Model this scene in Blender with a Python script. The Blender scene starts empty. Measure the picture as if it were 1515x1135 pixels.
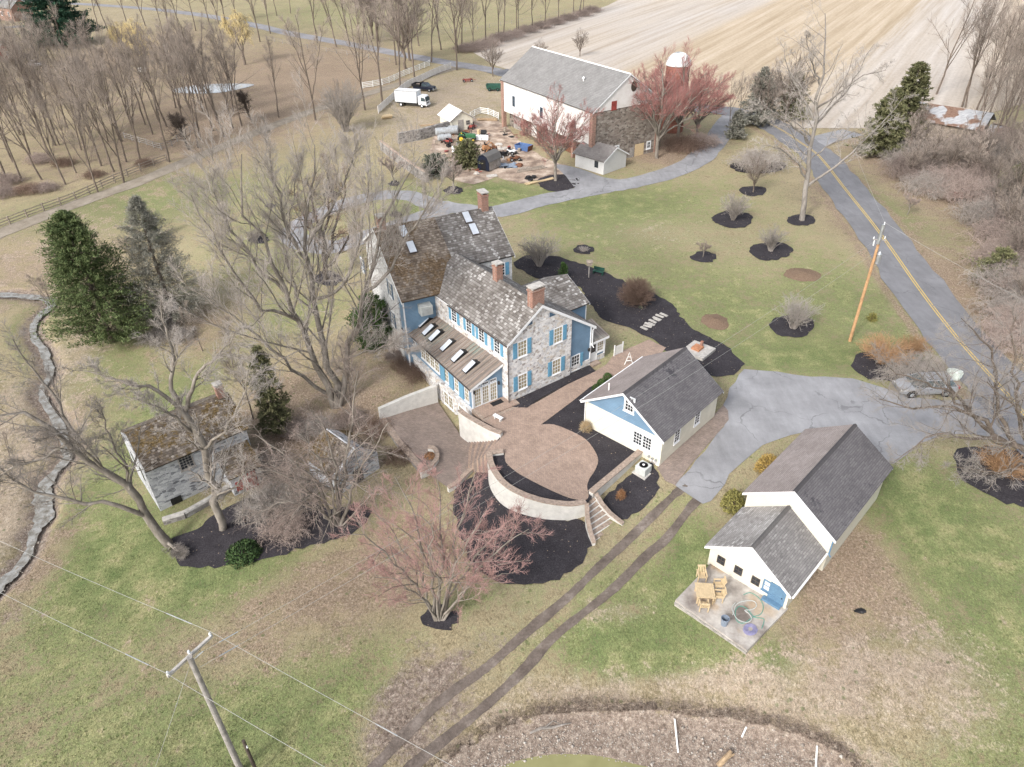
import bpy, bmesh, math, random
import numpy as np
from mathutils import Vector, Matrix
from mathutils.geometry import delaunay_2d_cdt
R = math.radians
random.seed(7)
RNG = np.random.default_rng(7)
sc = bpy.context.scene
COL = sc.collection

# ------------------------------------------------------------------ camera
CAMH = 40.0; FPX = 1061.66; PITCH = R(34.909); ROLL = R(1.135)
cd = bpy.data.cameras.new('camera'); cam = bpy.data.objects.new('camera', cd); COL.objects.link(cam)
cd.sensor_width = 36.0; cd.lens = 36.0*FPX/1515.0; cd.clip_end = 3000; cd.clip_start = 0.5
def ray(px, py):
    X = (px-757.5)/FPX; U = (567.5-py)/FPX
    x = X*math.cos(ROLL)+U*math.sin(ROLL); u = -X*math.sin(ROLL)+U*math.cos(ROLL)
    c, s = math.cos(PITCH), math.sin(PITCH)
    return np.array([x, u*s+c, u*c-s])
_f = Vector((0, math.cos(PITCH), -math.sin(PITCH))); _u = Vector((0, math.sin(PITCH), math.cos(PITCH))); _x = Vector((1, 0, 0))
cx = _x*math.cos(ROLL)-_u*math.sin(ROLL); cu = _x*math.sin(ROLL)+_u*math.cos(ROLL)
m3 = Matrix((cx, cu, -_f)).transposed()
cam.matrix_world = Matrix.Translation((0, 0, CAMH)) @ m3.to_4x4()
sc.camera = cam
def PZ(px, py, z=0.0):
    d = ray(px, py); t = (z-CAMH)/d[2]
    return np.array([d[0]*t, d[1]*t, z])

# ------------------------------------------------------------------ terrain heights
CTRL = [(755,594,-.12),(841,552,-.1),(900,520,-.05),(973,690,-.15),(1000,560,-.1),(1078,600,0),(1020,735,-.15),(1060,745,-.2),(1150,600,0),(1250,500,0),(1190,330,0),
 (800,660,-.4),(850,612,-.25),(870,585,-.25),(820,630,-.35),(880,570,-.2),(850,690,-.4),(800,720,-.5),(866,740,-.6),(900,690,-.3),(940,735,-.75),(960,720,-.6),
 (737,714,-2.1),(765,738,-1.8),(800,758,-1.5),(845,768,-1.3),(870,800,-1.35),(920,780,-1.05),(985,735,-.3),
 (690,690,-2.9),(665,727,-3.0),(640,705,-3.05),(650,690,-3.0),(672,705,-3.0),(712,682,-2.85),(625,700,-3.1),(590,662,-3.0),(560,625,-3.0),(620,640,-2.7),(650,600,-2.7),(684,648,-2.7),
 (600,568,-1.9),(560,560,-2.0),(560,500,-1.5),(599,505,-1.4),(640,545,-1.6),(540,440,-1.2),(480,420,-1.6),(500,360,-.7),(560,300,-.1),(640,305,0),(767,395,0),
 (497,600,-3.1),(430,520,-2.9),(400,600,-3.5),(330,560,-3.7),(350,680,-3.6),(239,760,-3.7),(300,740,-3.65),(250,800,-3.7),(400,760,-3.5),(500,770,-3.3),(560,750,-3.2),
 (650,910,-2.1),(740,860,-1.8),(830,850,-1.5),(900,815,-1.2),(790,900,-1.7),(620,1100,-2.1),(450,900,-2.7),(300,900,-3.4),(100,1050,-3.3),(300,1120,-2.6),(150,850,-4.2),(60,980,-4.0),
 (40,780,-4.9),(110,700,-4.7),(100,600,-4.7),(30,700,-4.7),(60,520,-4.6),(10,600,-4.5),(0,470,-4.2),(100,450,-4.2),(165,500,-4.0),(235,470,-3.4),(0,400,-3.8),(60,320,-2.2),(140,300,-2.0),(250,240,-1),(330,300,-1.6),(300,420,-3.0),(-200,600,-4),(-200,1000,-4),
 (420,180,-.2),(150,220,-1.8),(0,250,-2.5),(150,100,-.5),(0,80,-.5),(-200,150,-1),(300,60,0),(620,150,0),(800,260,0),(970,225,.2),(720,230,.1),(640,240,.1),(900,300,.1),(1000,400,.05),
 (1000,850,-.6),(1100,980,-.55),(1040,830,-.35),(1100,760,-.25),(1166,905,-.3),(1240,800,-.15),(1330,690,-.05),(1400,850,-.1),(1300,950,-.6),(1450,1000,-.6),(1500,700,0),(1450,560,0),(1515,900,-.3),(1700,900,0),(1700,600,0),
 (900,1045,-1.9),(760,1075,-2.1),(1100,1060,-1.8),(1230,1100,-1.7),(1000,1000,-1.4),(900,960,-1.2),(1000,1140,-1.9),(750,1140,-2.2),(1300,1060,-1.3),(1450,1120,-1.2),
 (1330,350,0),(1400,300,.2),(1500,400,.3),(1480,250,.4),(1100,180,.1),(1300,150,.2)]
_c = [PZ(a, b, z) for a, b, z in CTRL]
for X, Y in ((-400,100),(-400,350),(-200,300),(-250,620),(0,620),(0,400),(250,620),(120,300),(400,350),(400,100),(150,150),(150,40),(-120,250),(60,250),(-40,-60),(60,-60),(180,-60),(-160,-60),(-160,40)):
    _c.append(np.array([X, Y, 0.5 if X > 100 and Y > 100 else (-3.0 if X < -30 and Y < 60 else (-1.0 if Y < 0 else 0))]))
_c = np.array(_c)
def _phi(r): return np.sqrt(r*r+4.0)
_d = np.sqrt(((_c[:, None, :2]-_c[None, :, :2])**2).sum(-1))
_K = _phi(_d)-np.eye(len(_c))*0.6
_w = np.linalg.solve(np.block([[_K, np.ones((len(_c), 1))], [np.ones((1, len(_c))), np.zeros((1, 1))]]), np.append(_c[:, 2], 0))
def h_raw(x, y):
    r = np.sqrt((x[..., None]-_c[:, 0])**2+(y[..., None]-_c[:, 1])**2)
    return _phi(r)@_w[:-1]+_w[-1]
def axis(lo, a, b, hi, s, g):
    m = list(np.arange(a, b, s)); st = s; v = m[-1]
    up = []
    while v < hi: st *= g; v += st; up.append(v)
    st = s; v = a; dn = []
    while v > lo: st *= g; v -= st; dn.append(v)
    return np.array(dn[::-1]+m+up)
GX = axis(-430, -58, 52, 430, .55, 1.055); GY = axis(-70, 19, 84, 640, .55, 1.04)
def smooth(t): t = np.clip(t, 0, 1); return t*t*(3-2*t)
def seg_dist(x, y, pl):
    best = np.full(x.shape, 1e9)
    for (a, b) in zip(pl[:-1], pl[1:]):
        ab = b-a; t = np.clip(((x-a[0])*ab[0]+(y-a[1])*ab[1])/(ab@ab+1e-9), 0, 1)
        best = np.minimum(best, np.hypot(x-a[0]-t*ab[0], y-a[1]-t*ab[1]))
    return best
def in_poly(x, y, P):
    c = np.zeros(x.shape, bool); n = len(P)
    for i in range(n):
        x1, y1 = P[i][:2]; x2, y2 = P[(i+1) % n][:2]
        if y1 == y2: continue
        c ^= ((y1 > y) != (y2 > y)) & (x < (x2-x1)*(y-y1)/(y2-y1)+x1)
    return c
_gx, _gy = np.meshgrid(GX, GY)
HG = np.zeros(_gx.shape)
for i in range(HG.shape[0]): HG[i] = h_raw(_gx[i], _gy[i])
def h(x, y):
    x = np.asarray(x, float); y = np.asarray(y, float)
    i = np.clip(np.searchsorted(GX, x)-1, 0, len(GX)-2); j = np.clip(np.searchsorted(GY, y)-1, 0, len(GY)-2)
    a = np.clip((x-GX[i])/(GX[i+1]-GX[i]), 0, 1); b = np.clip((y-GY[j])/(GY[j+1]-GY[j]), 0, 1)
    return (HG[j, i]*(1-a)+HG[j, i+1]*a)*(1-b)+(HG[j+1, i]*(1-a)+HG[j+1, i+1]*a)*b
def P(px, py, off=0.0):
    """the ground point that the photograph shows at this pixel"""
    z = 0.0
    for _ in range(9):
        q = PZ(px, py, z); z = float(h(q[0], q[1]))
    return np.array([q[0], q[1], z+off])
def crom(pts, n=6, closed=False):
    pts = [np.array(p, float) for p in pts]; N = len(pts); out = []
    for i in range(N if closed else N-1):
        if closed: p0, p1, p2, p3 = pts[i-1], pts[i], pts[(i+1) % N], pts[(i+2) % N]
        else: p0, p1, p2, p3 = pts[max(i-1, 0)], pts[i], pts[i+1], pts[min(i+2, N-1)]
        for k in range(n):
            t = k/n
            out.append(.5*((2*p1)+(-p0+p2)*t+(2*p0-5*p1+4*p2-p3)*t*t+(-p0+3*p1-3*p2+p3)*t**3))
    if not closed: out.append(pts[-1])
    return out
# the creek bed and the pond basin are cut into the ground
CREEK_PX = [(-40,434),(0,434),(34,436),(66,440),(76,449),(58,465),(48,481),(50,499),(63,515),(69,534),(73,552),(60,574),(66,594),(87,629),(97,660),(98,675),(79,697),(64,719),(63,742),(63,766),(50,785),(40,816),(20,843),(0,862),(-40,905),(-90,960)]
CREEK = [p for p in crom([P(a, b)[:2] for a, b in CREEK_PX], 4)]
CRW = crom([np.array([w]) for w in [.8,.8,.75,.7,.75,.6,.5,.5,.55,.6,.5,.4,.5,.6,.6,.6,.55,.9,1.0,.95,.55,.45,.6,.75,.9,.9]], 4)
CREEK_Z = np.array([float(h(*p)) for p in CREEK])
CREEK_Z = np.convolve(np.pad(CREEK_Z, 8, mode='edge'), np.ones(17)/17, 'valid')-.22
_d = seg_dist(_gx, _gy, CREEK)
_near = _d < 6
HG = HG-.5*np.exp(-(_d/1.25)**4)
BANK_PX = [(560,1200),(640,1140),(700,1100),(740,1078),(790,1060),(830,1052),(880,1048),(940,1050),(1000,1053),(1060,1060),(1110,1066),(1160,1078),(1210,1096),(1250,1120),(1300,1170)]
BANK = crom([P(a, b)[:2] for a, b in BANK_PX], 4)
POND_POLY = BANK+[np.array([60, -40.]), np.array([-30, -40.])]
_in = in_poly(_gx, _gy, POND_POLY); _db = seg_dist(_gx, _gy, BANK)
HG = HG-np.where(_in, .8*smooth(_db/.35)+.42*smooth((_db-.8)/3.0)+.5*smooth((_db-3.2)/3.), 0)
# the brick terraces are cut level into the slope
for _pl, _z in (([(690,640),(646,588),(562,618),(584,653),(622,697),(640,709),(662,725),(680,716),(696,702),(712,690),(725,682),(738,655),(744,640)], -2.55), ([(720,669),(727,694),(752,722),(803,742),(848,747),(880,735),(955,664),(868,600),(880,548),(838,568),(757,600),(700,606),(744,640)], 0.0)):
    _q = [PZ(a, b, _z)[:2] for a, b in _pl]; _m = in_poly(_gx, _gy, _q) | (seg_dist(_gx, _gy, _q+_q[:1]) < .35); HG = np.where(_m, np.minimum(HG, _z-.16), HG)
# ------------------------------------------------------------------ mesh helpers
def setp(o, label=None, cat=None, group=None, kind=None):
    if label: o['label'] = label
    if cat: o['category'] = cat
    if group: o['group'] = group
    if kind: o['kind'] = kind
    return o
def thing(name, label, cat, loc, group=None, rz=0.0):
    o = bpy.data.objects.new(name, None); COL.objects.link(o)
    o.location = [float(v) for v in loc]; o.rotation_euler = (0, 0, rz); o.empty_display_size = .3
    return setp(o, label, cat, group)
class Frame:
    """building frame: u along the heading, v to the right of it, z up"""
    def __init__(s, o, hd, z=0.0):
        s.o = np.array([o[0], o[1], z]); a = R(hd); s.hd = hd
        s.a = np.array([math.sin(a), math.cos(a), 0]); s.b = np.array([math.cos(a), -math.sin(a), 0])
    def __call__(s, u, v, z): return s.o+s.a*u+s.b*v+np.array([0, 0, z])
    def uv(s, p):
        d = np.array(p)-s.o; return float(d@s.a), float(d@s.b)
WORLD = lambda x, y, z: np.array([x, y, z])
class MB:
    def __init__(s, fr=None): s.v = []; s.f = []; s.uv = []; s.m = []; s.fr = fr or WORLD
    def add(s, vs, fs, uvs=None, m=0):
        n = len(s.v); s.v += [tuple(map(float, p)) for p in vs]
        for i, f in enumerate(fs):
            s.f.append([n+k for k in f]); s.uv.append(uvs[i] if uvs else None); s.m.append(m)
        return s
    def hexa(s, b, t, m=0):
        n = len(b)
        fs = [list(range(n))[::-1], [n+i for i in range(n)]]+[[i, (i+1) % n, n+(i+1) % n, n+i] for i in range(n)]
        return s.add(list(b)+list(t), fs, m=m)
    def bx(s, u0, u1, v0, v1, z0, z1, m=0):
        F = s.fr
        return s.hexa([F(u0, v0, z0), F(u1, v0, z0), F(u1, v1, z0), F(u0, v1, z0)], [F(u0, v0, z1), F(u1, v0, z1), F(u1, v1, z1), F(u0, v1, z1)], m)
    def prof(s, poly, v0, v1, m=0):
        """polygon given as (u,z), extruded across v"""
        F = s.fr
        return s.hexa([F(u, v0, z) for u, z in poly], [F(u, v1, z) for u, z in poly], m)
    def profu(s, poly, u0, u1, m=0):
        F = s.fr
        return s.hexa([F(u0, v, z) for v, z in poly], [F(u1, v, z) for v, z in poly], m)
    def slab(s, p, th, m=0):
        """roof slab: p = eave left, eave right, ridge right, ridge left; UV in metres"""
        p = [np.array(q, float) for q in p]; n = np.cross(p[1]-p[0], p[3]-p[0]); n /= np.linalg.norm(n)
        if n[2] < 0: n = -n
        e = p[1]-p[0]; e /= np.linalg.norm(e); up = np.cross(n, e)
        uv = [((q-p[0])@e+3.3, (q-p[0])@up) for q in p]
        b = [q-n*th for q in p]; k = len(p)
        s.add(p+b, [list(range(k)), [k+i for i in range(k)][::-1]]+[[i, k+i, k+(i+1) % k, (i+1) % k] for i in range(k)],
              [uv, uv[::-1]]+[[uv[i], uv[i], uv[(i+1) % k], uv[(i+1) % k]] for i in range(k)], m)
        return s
    def rod(s, p, q, r0, r1=None, n=6, m=0):
        r1 = r0 if r1 is None else r1; p = np.array(p, float); q = np.array(q, float); d = q-p; d /= np.linalg.norm(d)+1e-12
        a = np.cross(d, [0, 0, 1.]) if abs(d[2]) < .95 else np.cross(d, [1., 0, 0]); a /= np.linalg.norm(a); b = np.cross(d, a)
        A = [2*math.pi*i/n for i in range(n)]
        return s.hexa([p+r0*(math.cos(t)*a+math.sin(t)*b) for t in A], [q+r1*(math.cos(t)*a+math.sin(t)*b) for t in A], m)
    def path(s, pts, r, n=5, m=0):
        pts = [np.array(p, float) for p in pts]
        rr = r if hasattr(r, '__len__') else [r]*len(pts)
        rings = []; ref = None
        for i, p in enumerate(pts):
            d = pts[min(i+1, len(pts)-1)]-pts[max(i-1, 0)]; d /= np.linalg.norm(d)+1e-12
            if ref is None: ref = np.cross(d, [0, 0, 1.]) if abs(d[2]) < .9 else np.cross(d, [1., 0, 0])
            a = ref-d*(ref@d); a /= np.linalg.norm(a)+1e-12; ref = a; b = np.cross(d, a)
            rings.append([p+rr[i]*(math.cos(2*math.pi*k/n)*a+math.sin(2*math.pi*k/n)*b) for k in range(n)])
        vs = [q for g in rings for q in g]; fs = [[i*n+k, i*n+(k+1) % n, (i+1)*n+(k+1) % n, (i+1)*n+k] for i in range(len(pts)-1) for k in range(n)]
        fs += [list(range(n))[::-1], [(len(pts)-1)*n+k for k in range(n)]]
        return s.add(vs, fs, m=m)
    def lathe(s, o, prof, n=16, m=0, ax=None):
        """profile (r,z) turned about an axis through o (default: up)"""
        o = np.array(o, float); d = np.array([0, 0, 1.]) if ax is None else np.array(ax, float)/np.linalg.norm(ax)
        a = np.cross(d, [0, 0, 1.]) if abs(d[2]) < .9 else np.array([1., 0, 0]); a /= np.linalg.norm(a); b = np.cross(d, a)
        vs = [o+d*z+r*(math.cos(2*math.pi*k/n)*a+math.sin(2*math.pi*k/n)*b) for r, z in prof for k in range(n)]
        fs = [[i*n+k, i*n+(k+1) % n, (i+1)*n+(k+1) % n, (i+1)*n+k] for i in range(len(prof)-1) for k in range(n)]
        fs += [list(range(n))[::-1], [(len(prof)-1)*n+k for k in range(n)]]
        return s.add(vs, fs, m=m)
    def build(s, name, mats, parent=None, loc=(0, 0, 0), smooth=False, bevel=0, local=False):
        me = bpy.data.meshes.new(name)
        off = np.zeros(3)
        if parent is not None and not local:
            q = parent
            while q is not None: off = off+np.array(q.location); q = q.parent
        elif parent is None: off = np.array(loc, float)
        vs = np.array(s.v)-off
        me.from_pydata(vs.tolist(), [], s.f)
        if any(s.uv):
            ul = me.uv_layers.new(name='UVMap'); k = 0
            for f, uv in zip(s.f, s.uv):
                for j in range(len(f)):
                    if uv: ul.data[k].uv = uv[j]
                    k += 1
        mats = mats if isinstance(mats, (list, tuple)) else [mats]
        for mm in mats: me.materials.append(mm)
        if len(mats) > 1: me.polygons.foreach_set('material_index', s.m)
        b = bmesh.new(); b.from_mesh(me); bmesh.ops.recalc_face_normals(b, faces=b.faces); b.to_mesh(me); b.free()
        if smooth: me.polygons.foreach_set('use_smooth', [True]*len(me.polygons))
        o = bpy.data.objects.new(name, me); COL.objects.link(o)
        if parent is not None: o.parent = parent
        else: o.location = off
        if bevel:
            bm_ = o.modifiers.new('bevel', 'BEVEL'); bm_.width = bevel; bm_.segments = 2; bm_.limit_method = 'ANGLE'
        return o
def dup_tree(o, parent=None):
    c = o.copy(); COL.objects.link(c); c.parent = parent
    for ch in o.children: dup_tree(ch, c)
    return c
KEEP = []
def sheet(name, poly, mat, off=.04, res=1.2, label=None, z=None, rag=0.0):
    """flat surface draped on the ground inside a closed world polygon"""
    poly = [np.array(p[:2], float) for p in poly]
    bd = []
    for a, b in zip(poly, poly[1:]+poly[:1]):
        n = max(1, int(np.hypot(*(b-a))/res))
        bd += [a+(b-a)*k/n for k in range(n)]
    if rag:
        rg = np.random.default_rng(len(bd)); nb = len(bd); q = []
        for i in range(nb):
            d = bd[(i+1) % nb]-bd[i-1]; d = d/(np.linalg.norm(d)+1e-9); q.append(bd[i]+np.array([-d[1], d[0]])*rg.normal(0, rag))
        bd = q
    KEEP.append(np.array(bd))
    xs = [p[0] for p in bd]; ys = [p[1] for p in bd]
    gx, gy = np.meshgrid(np.arange(min(xs)+res*.37, max(xs), res), np.arange(min(ys)+res*.41, max(ys), res))
    gx = gx.ravel(); gy = gy.ravel()
    k = in_poly(gx, gy, bd); gx = gx[k]; gy = gy[k]
    if len(gx):
        k = seg_dist(gx, gy, bd+bd[:1]) > res*.35; gx = gx[k]; gy = gy[k]
    pts = [Vector(p) for p in bd]+[Vector((a, b)) for a, b in zip(gx, gy)]
    v, e, f, *_ = delaunay_2d_cdt(pts, [], [list(range(len(bd)))], 1, 1e-5)
    co = [(p.x, p.y, (float(h(p.x, p.y)) if z is None else z)+off) for p in v]
    mb = MB(); mb.add(co, [list(t) for t in f])
    o = mb.build(name, mat)
    me = o.data
    if len(me.polygons) and sum(p.normal.z for p in me.polygons) < 0: me.flip_normals()
    return setp(o, label, None, None, 'structure')
def pxs(pl, off=0.0): return [P(a, b, off) for a, b in pl]
def ribbon(pl, w):
    """closed polygon around a world polyline with half-width(s) w"""
    pl = [np.array(p[:2], float) for p in pl]; L = []; Rr = []
    ww = w if hasattr(w, '__len__') else [w]*len(pl)
    for i, p in enumerate(pl):
        d = pl[min(i+1, len(pl)-1)]-pl[max(i-1, 0)]; d /= np.linalg.norm(d)+1e-9; n = np.array([-d[1], d[0]])
        L.append(p+n*float(ww[i])); Rr.append(p-n*float(ww[i]))
    return L, Rr
def strip(name, pl, w, mat, off=.04, zs=None, label=None, segs=3):
    if len(pl) > 12 and segs > 1 and name not in ('creek', 'wheel_rut'):
        rg = np.random.default_rng(len(pl)); w = np.array(w if hasattr(w, '__len__') else [w]*len(pl))*1.0; w = w+rg.normal(0, .075, len(w))*np.sqrt(w)
    L, Rr = ribbon(pl, w); KEEP.append(np.array(L+Rr[::-1])); mb = MB(); vs = []; fs = []; n = len(pl); k = segs+1; uv = []; run = 0
    for i in range(n):
        if i: run += np.linalg.norm(np.array(pl[i][:2])-np.array(pl[i-1][:2]))
        for j in range(k):
            q = L[i]*(1-j/segs)+Rr[i]*j/segs
            vs.append((q[0], q[1], (float(h(*q)) if zs is None else zs[i])+off)); uv.append((run, j/segs))
    for i in range(n-1):
        for j in range(segs): fs.append([i*k+j, i*k+j+1, (i+1)*k+j+1, (i+1)*k+j])
    mb.add(vs, fs, [[uv[q] for q in f] for f in fs])
    o = mb.build(name, mat)
    if sum(p.normal.z for p in o.data.polygons) < 0: o.data.flip_normals()
    return setp(o, label, None, None, 'structure')
# ------------------------------------------------------------------ materials
class G:
    def __init__(s, name, rough=.85, spec=.25, metallic=0.0):
        s.mat = bpy.data.materials.new(name); s.mat.use_nodes = True; s.t = s.mat.node_tree
        s.b = s.t.nodes['Principled BSDF']; s.out = s.t.nodes['Material Output']
        s.b.inputs['Roughness'].default_value = rough; s.b.inputs['Metallic'].default_value = metallic
        s.b.inputs['Specular IOR Level'].default_value = spec
    def n(s, typ, **k):
        q = s.t.nodes.new(typ)
        for a, v in k.items(): setattr(q, a, v)
        return q
    def put(s, sock, v):
        if isinstance(v, bpy.types.NodeSocket): s.t.links.new(v, sock)
        elif isinstance(v, (tuple, list)): sock.default_value = tuple(v)+((1,) if len(v) == 3 and len(sock.default_value) == 4 else ())
        else: sock.default_value = v
    def pos(s): return s.n('ShaderNodeNewGeometry').outputs['Position']
    def obj(s): return s.n('ShaderNodeTexCoord').outputs['Object']
    def uv(s): return s.n('ShaderNodeTexCoord').outputs['UV']
    def mapv(s, v, sc=(1, 1, 1), rot=0.0):
        q = s.n('ShaderNodeMapping'); s.put(q.inputs[0], v); q.inputs['Scale'].default_value = sc; q.inputs['Rotation'].default_value = (0, 0, rot); return q.outputs[0]
    def noise(s, v, sc, det=3, ro=.55, dist=0.0):
        q = s.n('ShaderNodeTexNoise'); s.put(q.inputs['Vector'], v); q.inputs['Scale'].default_value = sc; q.inputs['Detail'].default_value = det
        q.inputs['Roughness'].default_value = ro; q.inputs['Distortion'].default_value = dist; return q.outputs['Fac']
    def vor(s, v, sc, out='Color', feat='F1', rnd=1.0):
        q = s.n('ShaderNodeTexVoronoi', feature=feat); s.put(q.inputs['Vector'], v); q.inputs['Scale'].default_value = sc; q.inputs['Randomness'].default_value = rnd; return q.outputs[out]
    def ramp(s, f, stops, interp='LINEAR'):
        q = s.n('ShaderNodeValToRGB'); s.put(q.inputs[0], f); e = q.color_ramp.elements; q.color_ramp.interpolation = interp
        while len(e) < len(stops): e.new(.5)
        for el, (p, c) in zip(e, stops):
            el.position = p; el.color = tuple(c)+(1,) if hasattr(c, '__len__') else (c, c, c, 1)
        return q.outputs[0]
    def mix(s, f, a, b, mode='MIX'):
        q = s.n('ShaderNodeMix', data_type='RGBA', blend_type=mode); q.clamp_factor = True
        s.put(q.inputs[0], f); s.put(q.inputs[6], a); s.put(q.inputs[7], b); return q.outputs[2]
    def m(s, op, a, b=0.0, c=None):
        q = s.n('ShaderNodeMath', operation=op); s.put(q.inputs[0], a); s.put(q.inputs[1], b)
        if c is not None: s.put(q.inputs[2], c)
        return q.outputs[0]
    def sstep(s, f, a, b):
        q = s.n('ShaderNodeMapRange', interpolation_type='SMOOTHSTEP'); s.put(q.inputs[0], f); q.inputs[1].default_value = a; q.inputs[2].default_value = b; return q.outputs[0]
    def sep(s, v):
        q = s.n('ShaderNodeSeparateXYZ'); s.put(q.inputs[0], v); return q.outputs
    def attr(s, name):
        q = s.n('ShaderNodeAttribute'); q.attribute_name = name; return q.outputs
    def rnd(s): return s.n('ShaderNodeObjectInfo').outputs['Random']
    def island(s): return s.n('ShaderNodeNewGeometry').outputs['Random Per Island']
    def brick(s, v, w, hgt, mortar, c1, c2, cm, off=.5, sc=1.0, sq=1.0, bias=0.0, ms=.1):
        q = s.n('ShaderNodeTexBrick'); s.put(q.inputs['Vector'], v); q.offset = off; q.squash = sq
        for k, x in (('Color1', c1), ('Color2', c2), ('Mortar', cm)): s.put(q.inputs[k], x)
        for k, x in (('Scale', sc), ('Mortar Size', mortar), ('Mortar Smooth', ms), ('Bias', bias), ('Brick Width', w), ('Row Height', hgt)): q.inputs[k].default_value = x
        return q.outputs
    def col(s, c): s.put(s.b.inputs['Base Color'], c); return s
    def rough(s, c): s.put(s.b.inputs['Roughness'], c); return s
    def bump(s, hgt, st=.5, d=.05):
        q = s.n('ShaderNodeBump'); s.put(q.inputs['Height'], hgt); q.inputs['Strength'].default_value = st; q.inputs['Distance'].default_value = d
        s.t.links.new(q.outputs[0], s.b.inputs['Normal']); return s
MT = {}
def simple(name, c, rough=.7, var=.18, sc=2.5, metallic=0.0, spec=.3, bump=0.0, tint=None):
    """paint or plain stuff: base colour broken up by two scales of wear"""
    g = G(name, rough, spec, metallic); v = g.obj()
    a = g.noise(v, sc, 5, .6); b = g.noise(v, sc*7, 3, .6)
    f = g.m('ADD', g.m('MULTIPLY', a, .7), g.m('MULTIPLY', b, .3))
    lo = [x*(1-var*1.6) for x in c]; hi = [min(1, x*(1+var)) for x in c]
    if tint: lo = [x*.5+y*.5 for x, y in zip(lo, tint)]
    g.col(g.ramp(f, [(.3, lo), (.62, hi)]))
    if bump: g.bump(b, bump, .03)
    MT[name] = g.mat; return g.mat
def shingle(name, cols, row=.19, wid=.17, pale=None, moss=None, slope=None):
    g = G(name, .9, .2); v = g.uv(); o = g.pos()
    k = g.brick(v, wid, row, .012, (0, 0, 0), (1, 1, 1), (.4, .4, .4), off=.43, bias=0)
    c = g.ramp(k['Color'], cols)
    big = g.noise(o, .5, 4, .6)
    c = g.mix(.35, c, g.ramp(big, [(.3, [x*.7 for x in cols[0][1]]), (.7, [min(1, x*1.25) for x in cols[-1][1]])]))
    if pale:
        f = g.m('MULTIPLY', g.sstep(k['Color'], .62, .85), g.sstep(g.noise(o, .35, 3, .6), .38, .62))
        f = g.m('MULTIPLY', f, g.sstep(g.noise(o, 5.5, 2), .36, .6)); c = g.mix(g.m('MULTIPLY', f, pale[1]), c, pale[0])
    if moss:
        f = g.sstep(g.m('ADD', g.noise(o, 2.2, 5, .7), g.m('MULTIPLY', g.m('SUBTRACT', g.noise(o, .25, 2), .5), .9)), moss[1], moss[1]+.16)
        c = g.mix(f, c, g.ramp(g.noise(o, 5, 4, .7), moss[0]))
    y = g.sep(v)[1]; fr = g.m('FRACT', g.m('DIVIDE', y, row))
    line = g.m('LESS_THAN', fr, .16)
    c = g.mix(g.m('MULTIPLY', line, .5), c, [x*.3 for x in cols[0][1]])
    c = g.mix(.5, c, g.ramp(g.noise(o, 14, 3, .7), [(.3, .55), (.7, 1.35)]), 'MULTIPLY')
    g.col(c); g.bump(g.m('ADD', g.m('SUBTRACT', 1.0, fr), g.m('MULTIPLY', k['Color'], .4)), .6, .03)
    MT[name] = g.mat; return g.mat
def stone(name, cols, sc=2.6, mortar=(.42, .4, .36), flat=.6, mw=.06):
    g = G(name, .9, .2); v = g.mapv(g.obj(), (sc, sc, sc/flat))
    w = g.n('ShaderNodeMix', data_type='VECTOR'); nz = g.n('ShaderNodeTexNoise'); g.put(nz.inputs['Vector'], v); nz.inputs['Scale'].default_value = 1.3
    w.inputs[0].default_value = .12; g.put(w.inputs[4], v); g.put(w.inputs[5], nz.outputs['Color']); v2 = w.outputs[1]
    c = g.vor(v2, 1.0); e = g.vor(v2, 1.0, 'Distance', 'DISTANCE_TO_EDGE')
    s = g.ramp(g.sep(c)[0], cols)
    s = g.mix(.4, s, g.ramp(g.noise(g.obj(), 9, 4, .7), [(.3, .5), (.72, 1.4)]), 'MULTIPLY')
    s = g.mix(g.sstep(e, mw, mw*.35), s, mortar)
    s = g.mix(.35, s, g.ramp(g.noise(g.obj(), .6, 3), [(.3, .62), (.7, 1.2)]), 'MULTIPLY')
    g.col(s); g.bump(g.sstep(e, 0, mw*2.2), .55, .04); MT[name] = g.mat; return g.mat
def siding(name, c, pitch=.16, var=.12):
    g = G(name, .55, .3); o = g.obj(); z = g.sep(o)[2]; fr = g.m('FRACT', g.m('DIVIDE', z, pitch))
    b = g.ramp(g.noise(o, 1.1, 4, .6), [(.3, [x*(1-var) for x in c]), (.7, [min(1, x*(1+var)) for x in c])])
    b = g.mix(g.m('MULTIPLY', g.m('GREATER_THAN', fr, .86), .45), b, [x*.4 for x in c])
    g.col(b); g.bump(fr, .6, .02); MT[name] = g.mat; return g.mat
def leafy(name, cols, rough=.75, rndamt=.35):
    g = G(name, rough, .2); f = g.m('ADD', g.m('MULTIPLY', g.island(), .65), g.m('MULTIPLY', g.noise(g.obj(), .9, 2), .35))
    c = g.ramp(f, cols); c = g.mix(rndamt, c, g.ramp(g.rnd(), [(0, .6), (1, 1.35)]), 'MULTIPLY')
    g.col(c); MT[name] = g.mat; return g.mat
def bark(name, cols, sc=3.0):
    g = G(name, .9, .15); o = g.obj(); n = g.noise(g.mapv(o, (1, 1, .35)), sc, 5, .65)
    c = g.ramp(n, cols); c = g.mix(.4, c, g.ramp(g.rnd(), [(0, .7), (1, 1.25)]), 'MULTIPLY')
    g.col(c); g.bump(g.noise(o, sc*3, 3), .5, .03); MT[name] = g.mat; return g.mat

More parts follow.
